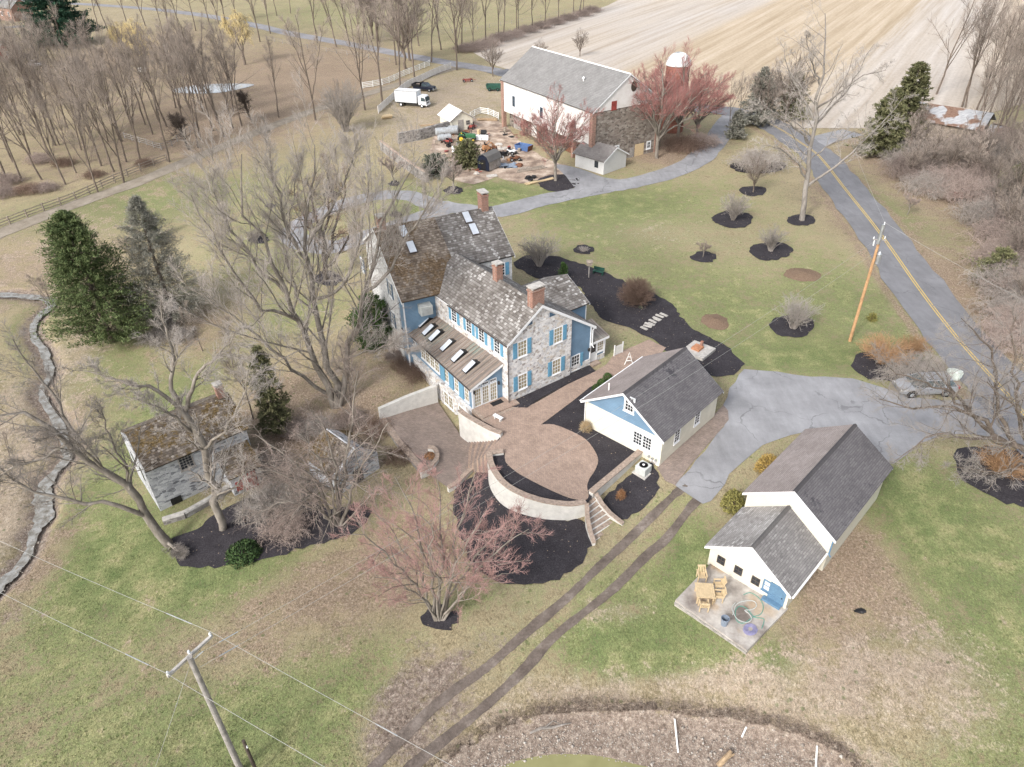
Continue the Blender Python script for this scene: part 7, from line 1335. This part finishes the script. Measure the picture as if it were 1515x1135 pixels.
def evergreen(name, H, R_, seed, mat, nb=420, per=34, L=.42, W=.15, power=.75, base=.06, droop=.1, lump=.25, barkm='bark_brown', cat='tree', tops=1):
    rg = np.random.default_rng(seed); C = []; D = []; Nn = []
    br = []
    for k in range(nb):
        t = base+(1-base)*rg.uniform(0, 1)**1.15; a = rg.uniform(0, 6.28)
        rr = R_*((1-t)**power)*(1+lump*math.sin(3*a+seed)*math.sin(9*t+seed))*rg.choice([.55, .75, .9, 1.0, 1.22], p=[.1, .2, .36, .26, .08])*rg.uniform(.9, 1.1)+.12; rr *= min(1, .55+t*3); z = t*H; e = np.array([math.cos(a), math.sin(a), 0])
        s = rg.uniform(.2, 1, per)**.7; p = e[None]*(rr*s)[:, None]; p[:, 2] = z-droop*rr*s+.1*rr*s**3; p = p+rg.normal(0, .042*R_**.5+.02, (per, 3))*(.5+.8*s[:, None]); d = unit(e[None]*.8+rg.normal(0, .55, (per, 3))+np.array([0, 0, .25])); C.append(p); D.append(d); Nn.append(unit(np.array([[0, 0, 1.]])+rg.normal(0, .55, (per, 3))))
        br.append(([(0, 0, z-.05*rr), tuple(e*rr*.5+np.array([0, 0, z-droop*rr*.5])), tuple(e*rr*.9+np.array([0, 0, z-droop*rr*.9]))], .02, .008))
    C = np.concatenate(C); D = np.concatenate(D); Nn = np.concatenate(Nn); M = len(C); V, F = quads(C, D, Nn, L*rg.uniform(.6, 1.4, M), W*rg.uniform(.6, 1.4, M))
    t = thing(name, 'x', cat, (0, 0, 0)); P0 = np.stack([resample([(0, 0, -.4), (0, 0, H*.5), (0, 0, H*.97)], 8)]); tr = tubes(P0, np.linspace(.02*H+.05, .02, 8)[None], 8); bt = tubes(np.stack([resample(s[0], 4) for s in br[::2]]), np.tile(np.linspace(.025, .01, 4), (len(br[::2]), 1)), 3)
    o = bpy.data.objects.new('trunk', np_mesh('trunk', [tr, bt], barkm)); COL.objects.link(o); o.parent = t
    o = bpy.data.objects.new('crown', np_mesh('crown', [(V, F)], mat, False)); COL.objects.link(o); o.parent = t; return t
def leafball(name, rx, rz, n, seed, mat, L=.12, W=.08, clump=.3, cat='shrub', stem='twig_brown', spiky=False):
    rg = np.random.default_rng(seed); q = unit(rg.normal(size=(n, 3))); q[:, 2] = np.abs(q[:, 2])*1.25-.2; cl = unit(rg.normal(size=(14, 3))); dd = (q@cl.T).max(1); r = (1-clump*(1-dd))*(rg.uniform(.35, 1, n)**.4)
    C = q*r[:, None]*np.array([rx, rx, rz]); C[:, 2] += .25*rz; C[:, 2] = np.maximum(C[:, 2], .03); D = unit(rg.normal(size=(n, 3))+(q*2.2 if spiky else q*.3)+np.array([0, 0, .6 if spiky else 0])); V, F = quads(C, D, unit(q+rg.normal(0, .6, (n, 3))), L*rg.uniform(.6, 1.5, n), W*rg.uniform(.6, 1.4, n))
    t = thing(name, 'x', cat, (0, 0, 0)); st = vase(rz*1.1, rx*.7, 16, rg); tb = tubes(np.stack([resample(s[0], 5) for s in st]), np.tile(np.linspace(.02, .006, 5), (16, 1)), 4)
    o = bpy.data.objects.new('stems', np_mesh('stems', [tb], stem)); COL.objects.link(o); o.parent = t; o = bpy.data.objects.new('foliage', np_mesh('foliage', [(V, F)], mat, False)); COL.objects.link(o); o.parent = t; return t
used = set()
def place(src, px, py, s, label, cat=None, group=None, rz=None, sz=None, z=None):
    """the first use moves the prototype itself; later ones copy it with its parts"""
    o = PROTO[src] if isinstance(src, str) else src
    if isinstance(o, list): o = o[PLACE.integers(0, len(o))]
    o = dup_tree(o) if o.name in used else o; used.add(o.name); p = P(px, py) if z is None else PZ(px, py, z)
    o.location = p; o.rotation_euler = (0, 0, PLACE.uniform(0, 6.28) if rz is None else rz); o.scale = (s, s, s*(sz or 1)); o['label'] = label
    if cat: o['category'] = cat
    if group: o['group'] = group
    elif 'group' in o.keys(): del o['group']
    return o
PLACE = np.random.default_rng(17)
# conifers
place(evergreen('cypress_tree', 16, 6.3, 3, 'conifer_green', 950, 70, .34, .085, .6, droop=-.12, lump=.22), 166, 506, 1, 'big dense green conifer beside the creek at left', 'tree')
g1 = place(evergreen('cypress_tree', 15.5, 5.9, 8, 'conifer_grey', 800, 60, .34, .045, .7, droop=-.1, lump=.22), 258, 474, 1, 'greyish thinning conifer just right of the big green one', 'tree')
place(evergreen('cypress_tip', 4.6, 1.2, 9, 'conifer_green', 120, 30, .36, .1, .7), 228, 355, 1, 'small green conifer poking up behind the greyish one', 'tree')
place(evergreen('spruce', 24, 11.5, 12, 'spruce_green', 620, 60, 1.0, .28, .7), 95, 68, 1, 'wide blue-green spruce at the top left', 'tree')
place(evergreen('cedar', 9.8, 1.7, 14, 'cedar_olive', 300, 34, .34, .11, .45, lump=.35), 412, 640, 1, 'slim olive-green cedar right of the springhouse', 'tree')
place(evergreen('cedar', 13, 3.6, 15, 'cedar_olive', 420, 44, .6, .2, .4, lump=.4), 1330, 206, 1, 'tall olive cedar with a bare top at the roadside thicket', 'tree')
place(evergreen('cedar', 11, 4.2, 16, 'cedar_olive', 460, 44, .6, .2, .6, lump=.4), 1300, 232, 1, 'broad olive cedar nearest the road at the thicket', 'tree')
place(evergreen('cedar', 10.5, 4.2, 18, 'conifer_grey', 420, 36, .5, .14, .6, lump=.4), 1118, 185, 1, 'grey-green conifer mass beside the road bend', 'tree')
place(evergreen('cedar', 9, 3.2, 19, 'cedar_olive', 280, 34, .5, .16, .6, lump=.4), 1170, 178, 1, 'dark olive conifer right behind the road bend', 'tree')
place(evergreen('cedar', 5, 2.2, 21, 'conifer_grey', 180, 30, .5, .16, .6), 1088, 205, 1, 'low grey-green conifer left of the road bend', 'tree')
place(evergreen('holly', 6.0, 2.7, 22, 'boxwood', 330, 40, .26, .14, .35, .02, lump=.35), 556, 508, 1, 'dark green evergreen against the left wall of the farmhouse', 'tree')
place(evergreen('dwarf_spruce', 2.1, .75, 23, 'boxwood', 150, 26, .14, .06, .7, .0), 833, 412, 1, 'small bright green cone shrub behind the farmhouse', 'shrub')
place(evergreen('holly', 4.4, 2.9, 24, 'cedar_olive', 260, 34, .34, .16, .35, .02, lump=.35), 692, 246, 1, 'rounded olive evergreen in front of the green tractor', 'tree')
place(evergreen('holly', 3.4, 2.6, 25, 'holly_grey', 220, 30, .3, .14, .35, .02, lump=.35), 645, 258, 1, 'grey-green evergreen at the end of the slanting stone wall', 'tree')
place(evergreen('holly', 4, 2.6, 26, 'cedar_olive', 160, 26, .34, .14, .4, .02, lump=.4), 1470, 415, 1, 'dark evergreen clump in the right roadside brush', 'tree')
place(evergreen('holly', 6, 3, 27, 'cedar_olive', 170, 24, .34, .12, .4, .02, lump=.4), 1495, 300, 1, 'green vine-covered clump at the right edge', 'tree')
place(leafball('low_evergreen', 1.5, .9, 1500, 28, 'evergreen_dark', .2, .12), 362, 822, 1, 'low dark evergreen in the mulch below the many-stemmed tree', 'shrub'); place(leafball('low_evergreen', 1.4, 1.1, 1200, 29, 'cedar_olive', .2, .1), 440, 730, 1, 'olive evergreen clump left of the many-stemmed tree', 'shrub')
# leafy and grassy shrubs
place(leafball('forsythia', 1.05, 1.3, 1500, 31, 'forsythia', .26, .06, spiky=True), 1134, 697, 1, 'golden bush behind the far corner of the outbuilding', 'shrub'); place(leafball('privet', 1.0, 1.4, 1900, 32, 'privet', .16, .1), 1083, 752, 1, 'yellow-green leafy bush at the near corner of the court', 'shrub')
bx = leafball('boxwood', .5, .5, 900, 33, 'boxwood', .08, .05, .1)
for x, y, lb in ((882, 577, 'nearest of the clipped green boxwoods by the garage'), (890, 569, 'middle one of the clipped green boxwoods by the garage'), (899, 560, 'farthest of the clipped green boxwoods by the garage')): place(bx, x, y, 1, lb, 'shrub', 'boxwoods along the garage', z=0)
place(leafball('grass_tuft', .55, .75, 900, 34, 'tan_grass', .5, .02, spiky=True, stem='straw'), 867, 636, 1, 'tan ornamental grass at the garage downspout', 'grass clump', z=0); place(leafball('grass_tuft', .35, .6, 700, 35, 'rust_leaf', .4, .02, spiky=True, stem='straw'), 918, 736, 1, 'small orange grass tuft in the mulch below the garden wall', 'grass clump')
place(leafball('hosta', .28, .18, 120, 36, 'holly_grey', .2, .12), 948, 456, 1, 'pale low plant at the foot of the round brown shrub', 'plant')
place(leafball('yucca', .5, .7, 220, 37, 'privet', .6, .05, spiky=True), 1289, 474, 1, 'small green yucca beside the orange bush', 'plant')
place(leafball('leaf_plant', .55, .3, 260, 38, 'rust_leaf', .15, .1), 636, 676, 1, 'reddish leafy plants filling the corner planter', 'plant', z=ZT+.3)
place('brown_ball', 940, 450, 1.0, 'dense round brown shrub in the winding mulch bed'); place('pale_vase', 798, 394, 1.6, 'pale vase-shaped shrub at the end of the winding mulch bed'); place('pale_vase', 1084, 326, 1.3, 'bare vase shrub in the middle of the far lawn', sz=1.15); place('pale_vase', 1140, 372, 1.15, 'broad bare shrub on the right lawn', sz=1.1); place('pale_vase', 1173, 486, 1.45, 'big bare bush nearest the parking court', sz=.95); place('oak', 1114, 285, .5, 'small spreading bare tree left of the pale roadside tree', 'tree')
place('orange_bush', 1305, 538, 1.2, 'wide rusty-orange bush at the corner of the parking court', sz=.95); place('orange_bush', 1348, 525, .8, 'smaller tan bush behind the rusty-orange one'); place('bramble_grey', 1348, 556, 1.0, 'tangled pale bramble beside the silver wagon', 'shrub'); place('orange_bush', 1478, 700, .95, 'rounded brown bush under the leaning tree at right', sz=.9); place('vase', 863, 373, .55, 'low grey bush on the lone mulch mound', sz=.6)
place('small', 1040, 381, .8, 'little lollipop tree in a mulch ring on the far lawn', 'tree', rz=1); place('small', 671, 281, 1.7, 'small pale lichened tree beside the drive', 'tree'); place('small', 583, 272, 1.8, 'slim small tree by the slanting stone wall', 'tree'); place('small', 490, 288, .8, 'tiny tree inside the turning loop', 'tree'); place('vase', 380, 355, .8, 'bare bush in the mulch ring west of the turning loop'); place('vase', 560, 378, .7, 'bare bush at the back corner of the farmhouse'); place('small', 1343, 318, 1.0, 'thin sapling stump by the right roadside', 'tree', sz=1.2)
# red maples by the barn
place('maple', 822, 268, 1.42, 'red-budded maple in the black mulch ring by the barn drive', 'tree', rz=.5); place('maple', 972, 234, 1.7, 'big red-budded maple at the corner of the stone barn', 'tree', rz=2); place('maple', 1000, 214, 1.65, 'red-budded maple in front of the silo', 'tree', rz=4); place('maple', 1032, 206, 1.3, 'smaller red-budded maple right of the silo', 'tree', rz=5); place('bramble_dark', 1010, 222, 1.2, 'dark brush under the red-budded maples', 'thicket'); place('bramble', 1040, 215, 1.0, 'pale brush at the edge of the drive near the silo', 'thicket')
place('oak', 800, 92, .5, 'small bare tree at the field edge behind the barn roof', 'tree'); place('oak', 858, 84, .6, 'bare tree in the field behind the barn', 'tree'); place('oak', 729, 113, .75, 'young round-headed tree at the barn end of the far road', 'tree')
place('bramble_grey', 1122, 248, 1.45, 'grey weeping shrub mass left of the pale roadside tree', 'shrub'); place('oak', 1160, 182, 1.2, 'rounded grey bare tree behind the road bend', 'tree'); place('oak', 1128, 188, .95, 'grey bare tree just left of the rounded one behind the road bend', 'tree'); place('bramble_grey', 1140, 150, 1.3, 'pale twiggy thicket at the field edge', 'thicket', sz=1.6)
place('willow', 222, 116, 1.45, 'larger yellow weeping willow beyond the wood', 'tree'); place('willow', 192, 98, 1.2, 'yellow willow left of the larger one', 'tree'); place('willow', 362, 96, 1.4, 'yellow willow above the pale pond', 'tree')
place('dark', 373, 180, 1.2, 'black twisted apple tree by the pale pond', 'tree'); place('dark', 280, 222, 1.3, 'black twisted apple tree at the edge of the wood', 'tree'); place('wood', 412, 174, 1.0, 'dark spreading tree beside the farm lane', 'tree'); place('vase', 512, 195, 3.0, 'tall purplish brush clump beside the farm lane', 'shrub', sz=1.5)
place('wood', 467, 178, 1.35, 'large bare tree standing alone where the farm lane bends', 'tree'); 
# the wood on the left: countable trunks
W1 = [(33,268),(62,266),(97,273),(113,256),(145,285),(150,246),(169,254),(183,270),(187,240),(207,236),(226,199),(247,188),(250,240),(286,177),(315,194),(321,180),(332,203),(20,240),(45,232),(70,228),(88,215),(120,222),(135,205),(160,210),(175,195),(200,200),(215,185),(100,190),(60,195),(30,200),(10,210),(235,170),(260,160),(300,165),(345,190),(358,186),(345,165),(130,240),(8,262),(-20,280),(-30,240)]
_rw = np.random.default_rng(91); W1 += [(float(a), float(262-.13*a-c)) for a, c in zip(_rw.uniform(-20, 330, 10), _rw.uniform(0, 75, 10)) if 262-.13*a-c < 275-.25*max(0, a-130)]
for x, y in W1: place('wood', x, y, PLACE.uniform(.95, 1.3), 'slender bare tree in the crowded wood left of the farm lane', 'tree', 'trees of the wood left of the farm lane')
W2_ = [(20,170),(50,160),(150,150),(25,130),(300,152),(5,150)]
for x, y in W2_: place('wood', x, y, PLACE.uniform(.95, 1.2), 'slender bare tree in the back of the wood near the yellow willows', 'tree', 'trees at the back of the wood')
for x, y, s in ((385,62,1.0),(470,64,1.0),(498,70,.95),(518,68,1.0),(534,70,.95),(546,72,1.0),(552,58,1.1),(560,62,1.15),(600,102,1.25),(592,128,1.0),(614,119,1.05),(566,152,1.05),(638,92,1.0),(653,74,1.05),(678,79,1.05),(683,68,1.0),(676,104,.95),(540,163,.9),(620,68,1.0),(606,90,1.1),(586,96,1.0)): place('wood' if s < 1.08 else 'oak', x, y, s*1.4, 'tall bare tree in the row along the far road', 'tree', 'trees along the far road')
for x, y in ((718,66),(737,60),(764,47),(767,49),(788,44),(826,32),(848,24),(857,24),(862,21),(700,72),(745,55),(806,38)): place('wood', x, y, PLACE.uniform(1.0, 1.35), 'bare hedgerow tree between the stubble field and far meadow', 'tree', 'hedgerow trees of the stubble field')
for x, y in ((20,34),(8,30),(2,36),(30,28),(160,46),(187,32),(145,40),(217,43),(240,46),(265,40),(290,46),(310,36),(335,44),(350,30),(410,24),(430,20),(255,58),(330,62),(400,50)): place('wood', x, y, PLACE.uniform(1.0, 1.3), 'distant bare tree beyond the willows at the top left', 'tree', 'distant trees at the top left')
for x, y in ((1423,159),(1428,160),(1444,164),(1451,164),(1490,170),(1505,150),(1475,140),(1520,130),(1460,180),(1498,190),(1535,170),(1480,185),(1385,140),(1520,205)): place('wood', x, y, PLACE.uniform(1.1, 1.4), 'bare tree standing along the field behind the ruined building', 'tree', 'trees behind the ruined building')
for x, y, s in ((1345,268,.6),(1372,262,.65),(1400,268,.7),(1432,272,.7),(1462,285,.7),(1490,310,.65),(1415,245,.6),(1380,238,.55),(1450,245,.6),(1500,400,.7),(1485,350,.6),(1510,470,.65),(1350,235,.6)): place('oak', x, y, s, 'low spreading bare tree in the thicket right of the road', 'tree', 'small trees of the thicket')
for x, y, s in ((1495,335,.95),(1512,420,.9),(1525,300,1.1),(1475,212,1.0),(1460,232,.9),(1505,235,1.0),(1440,215,.8),(1530,380,1.1),(1350,215,.5),(1340,240,.55),(1460,330,.55),(1500,380,.6),(1520,450,.6),(1080,180,.5),(1060,170,.45),(1095,172,.5),(1510,250,.7),(1480,260,.6)): place('wood', x, y, s, 'thin bare sapling in the roadside brush', 'tree', 'saplings in the roadside brush')
for x, y, s in ((1350,262,1.3),(1385,255,1.4),(1420,262,1.5),(1450,280,1.4),(1400,285,1.3),(1365,232,1.2),(1485,300,1.3),(1460,240,1.3),(1335,245,1.0),(1500,345,1.3),(1475,360,1.1),(1515,400,1.4),(1490,430,1.2),(1520,340,1.2),(1505,470,1.2),(1440,300,1.2),(1510,220,1.2),(1370,285,1.1),(1350,240,1.3),(1400,235,1.3),(1435,235,1.4),(1480,225,1.5),(1515,265,1.5),(1530,300,1.5),(1455,330,1.1),(1480,395,1.1),(1515,440,1.3),(1530,500,1.3),(1500,510,1.0),(1320,225,1.0)): place('bramble' if PLACE.uniform() < .65 else 'bramble_grey', x, y, s*1.15, 'bare tangled bramble in the thicket right of the road', 'thicket', 'brambles right of the road', sz=1.1)
for x, y, s in ((12,272,.9),(45,285,.8),(70,282,.7),(8,290,.8),(60,240,.8),(140,262,.6),(95,245,.7),(215,245,.6)): place('bramble_dark' if PLACE.uniform() < .4 else 'bramble', x, y, s, 'low brown bramble on the floor of the wood', 'thicket', 'brambles on the wood floor')
for x, y, s in ((690,76,1.0),(705,74,1.1),(722,68,1.0),(740,60,1.1),(760,55,1.0),(780,48,1.0),(800,42,1.0),(820,36,1.0),(840,30,1.0),(860,24,1.0),(875,18,1.0)): place('bramble', x, y, s*1.3, 'hedgerow brush at the edge of the stubble field', 'thicket', 'hedgerow brush', sz=.8)
# brush and saplings round the farmhouse and springhouse
for x, y, s, k in ((600,545,.5,'bramble_dark'),(620,558,.5,'bramble_dark'),(585,530,.45,'bramble')): place(k, x, y, s, 'low brown brush below the sunroom windows', 'thicket', 'brush below the sunroom')
for x, y, s, k in ((400,705,.75,'bramble_grey'),(430,745,.85,'bramble_grey'),(392,758,.75,'bramble_grey'),(425,788,.65,'bramble')): place(k, x, y, s, 'mounded bare brush left of the many-stemmed tree', 'thicket', 'brush left of the many-stemmed tree', sz=1.25)
for x, y, s, k in ((470,640,.7,'bramble_grey'),(520,625,.6,'bramble'),(560,640,.55,'bramble_dark'),(440,640,.6,'bramble'),(590,680,.5,'bramble_dark')): place(k, x, y, s, 'bare brush between the stone hut and lower terrace', 'thicket', 'brush behind the stone hut')
for x, y, s in ((250,480,.7),(270,500,.6),(230,505,.6)): place('bramble_grey', x, y, s, 'grey brush at the foot of the greyish conifer', 'thicket', 'brush at the foot of the greyish conifer')
for x, y, s, lb in ((82,470,.42,'thin bare sapling on the creek bank by the green conifer'),(20,690,.3,'thin sapling on the far creek bank at the left edge'),(345,545,.45,'slim bare tree behind the springhouse chimney'),(520,640,.75,'bare tree behind the stone hut'),(375,620,.5,'slim bare tree left of the olive cedar'),(300,520,.4,'bare sapling behind the springhouse roof'),(505,190,.6,'grey bare tree at the bend of the farm lane')): place('wood', x, y, s, lb, 'tree')
for k, L_ in PROTO.items(): # unused prototypes leave the scene
    for o in L_:
        if o.name not in used:
            for c in list(o.children): bpy.data.objects.remove(c)
            bpy.data.objects.remove(o)

# ------------------------------------------------------------------ grass tussocks, pebbles
def cover_at(x, y):
    i = np.clip(np.searchsorted(GX, x)-1, 0, len(GX)-2); j = np.clip(np.searchsorted(GY, y)-1, 0, len(GY)-2); return GM['m'][j, i]
def clear(x, y):
    ok = np.ones(len(x), bool)
    for P_ in KEEP+[np.array([F(u, v, 0)[:2] for u, v in q]) for F, q in ((HF, ((-.3, -8), (14, -8), (14, 9), (-.3, 9))), (BF, ((-.5, -6), (13, -6), (13, 8), (-.5, 8))), (GF, ((0, -4.2), (9.4, -4.2), (9.4, 4.2), (0, 4.2))), (DF, ((0, -3.4), (10, -3.4), (10, 3.4), (0, 3.4))), (AF, ((-4.5, -3.4), (5, -3.4), (5, 3.4), (-4.5, 3.4))), (PF, ((0, .2), (9, .2), (9, -7), (0, -7))))]:
        b0 = P_.min(0); b1 = P_.max(0); k = np.where(ok & (x > b0[0]) & (x < b1[0]) & (y > b0[1]) & (y < b1[1]))[0]
        if len(k): ok[k[in_poly(x[k], y[k], P_)]] = False
    return ok
def grass():
    rg = np.random.default_rng(77); n = 250000; u = rg.uniform(0, 1, n)**1.7; y = 19+u*66; x = rg.uniform(-1, 1, n)*(20+y*.75)+2
    d_ = rg.uniform(0, 1, n) < .35+.65*np.sin(x*.9+2*np.sin(y*.6))**2; x = x[d_]; y = y[d_]
    bk = np.array(crom(BANK, 3)); i = rg.integers(0, len(bk), 26000); x = np.concatenate([x, bk[i, 0]+rg.normal(0, .25, 26000)]); y = np.concatenate([y, bk[i, 1]+.0+np.abs(rg.normal(0, .35, 26000))])
    k = clear(x, y) & ~in_poly(x, y, POND_POLY) & (seg_dist(x, y, CREEK) > 1.0); x = x[k]; y = y[k]; n = len(x); z = h(x, y); C = np.stack([x, y, z+.03], 1)
    a = rg.uniform(0, 6.28, n); D = unit(np.stack([np.cos(a), np.sin(a), rg.uniform(.15, 1.1, n)], 1)); Nn = unit(rg.normal(size=(n, 3))+np.array([0, 0, .4])); V, F = quads(C, D, Nn, rg.uniform(.08, .24, n), rg.uniform(.02, .055, n))
    me = np_mesh('grass', [(V, F)], 'turf', False); at = me.attributes.new('cover', 'FLOAT_COLOR', 'POINT'); at.data.foreach_set('color', np.repeat(cover_at(x, y), 4, 0).astype(np.float32).ravel())
    o = bpy.data.objects.new('grass', me); COL.objects.link(o); setp(o, 'short dry and green grass over the near lawns', 'grass', None, 'stuff')
grass()
def pebbles():
    rg = np.random.default_rng(78); pts = []
    bk = np.array(BANK); i = rg.integers(0, len(bk), 2600); q = bk[i]+rg.normal(0, .5, (2600, 2)); q[:, 1] -= np.abs(rg.normal(1.6, .9, 2600)); q = q[in_poly(q[:, 0], q[:, 1], POND_POLY)]
    ck = np.array(CREEK); i = rg.integers(0, len(ck), 700); a_ = rg.uniform(0, 6.28, 700); c = ck[i]+np.stack([np.cos(a_), np.sin(a_)], 1)*rg.normal(.75, .25, 700)[:, None]; Q = np.concatenate([q, c]); s = rg.uniform(.02, .065, len(Q))*np.where(rg.uniform(0, 1, len(Q)) < .05, 2.2, 1); z = h(Q[:, 0], Q[:, 1])
    zc = np.concatenate([z[:len(q)], np.maximum(z[len(q):], CREEK_Z[i]-.02)]); B = np.array([[1, 0, 0], [0, 1, 0], [-1, 0, 0], [0, -1, 0], [.2, .1, .7], [0, 0, -.6]]); sc3 = rg.uniform(.6, 1.4, (len(Q), 1, 3))
    V = (np.stack([Q[:, 0], Q[:, 1], zc+s*.3], 1)[:, None]+B[None]*sc3*s[:, None, None]).reshape(-1, 3); T = np.array([[0, 1, 4], [1, 2, 4], [2, 3, 4], [3, 0, 4], [1, 0, 5], [2, 1, 5], [3, 2, 5], [0, 3, 5]]); F = (np.arange(len(Q))[:, None, None]*6+T[None]).reshape(-1, 3)
    o = bpy.data.objects.new('pebbles', np_mesh('pebbles', [(V, F)], 'pebble', False)); COL.objects.link(o); setp(o, 'pale pebbles along the pond bank and creek bed', 'pebbles', None, 'stuff')
leafy('pebble', [(0, (.22, .19, .16)), (.5, (.36, .32, .28)), (1, (.58, .55, .5))]); pebbles()
# ------------------------------------------------------------------ light
w = bpy.data.worlds.new('World'); sc.world = w; w.use_nodes = True; t = w.node_tree
sky = t.nodes.new('ShaderNodeTexSky'); sky.sky_type = 'NISHITA'; sky.sun_disc = False
SUN_EL, SUN_AZ = R(38), math.atan2(-.62, -.78)       # azimuth measured from +Y towards +X
sky.sun_elevation = SUN_EL; sky.sun_rotation = SUN_AZ; sky.air_density = 1.0; sky.dust_density = 4.0; sky.ozone_density = 1.0
hs = t.nodes.new('ShaderNodeHueSaturation'); hs.inputs['Saturation'].default_value = .45
bg = t.nodes['Background']; bg.inputs['Strength'].default_value = .15
t.links.new(sky.outputs[0], hs.inputs['Color']); t.links.new(hs.outputs[0], bg.inputs['Color'])
ld = bpy.data.lights.new('sun', 'SUN'); ld.energy = 1.2; ld.angle = R(8); ld.color = (1, .985, .965)
lo = bpy.data.objects.new('sun', ld); COL.objects.link(lo)
dv = Vector((math.sin(SUN_AZ)*math.cos(SUN_EL), math.cos(SUN_AZ)*math.cos(SUN_EL), math.sin(SUN_EL)))
lo.rotation_euler = dv.to_track_quat('Z', 'Y').to_euler(); lo.location = dv*200
sc.view_settings.view_transform = 'Standard'; sc.view_settings.look = 'None'; sc.view_settings.gamma = 1; sc.view_settings.exposure = 0.88
sc.render.engine = 'CYCLES'; sc.cycles.use_denoising = True; sc.cycles.denoiser = 'OPENIMAGEDENOISE'; sc.cycles.denoising_input_passes = 'RGB_ALBEDO_NORMAL'; sc.cycles.denoising_prefilter = 'NONE'; sc.cycles.max_bounces = 5; sc.cycles.diffuse_bounces = 3; sc.cycles.glossy_bounces = 2; sc.cycles.transmission_bounces = 2
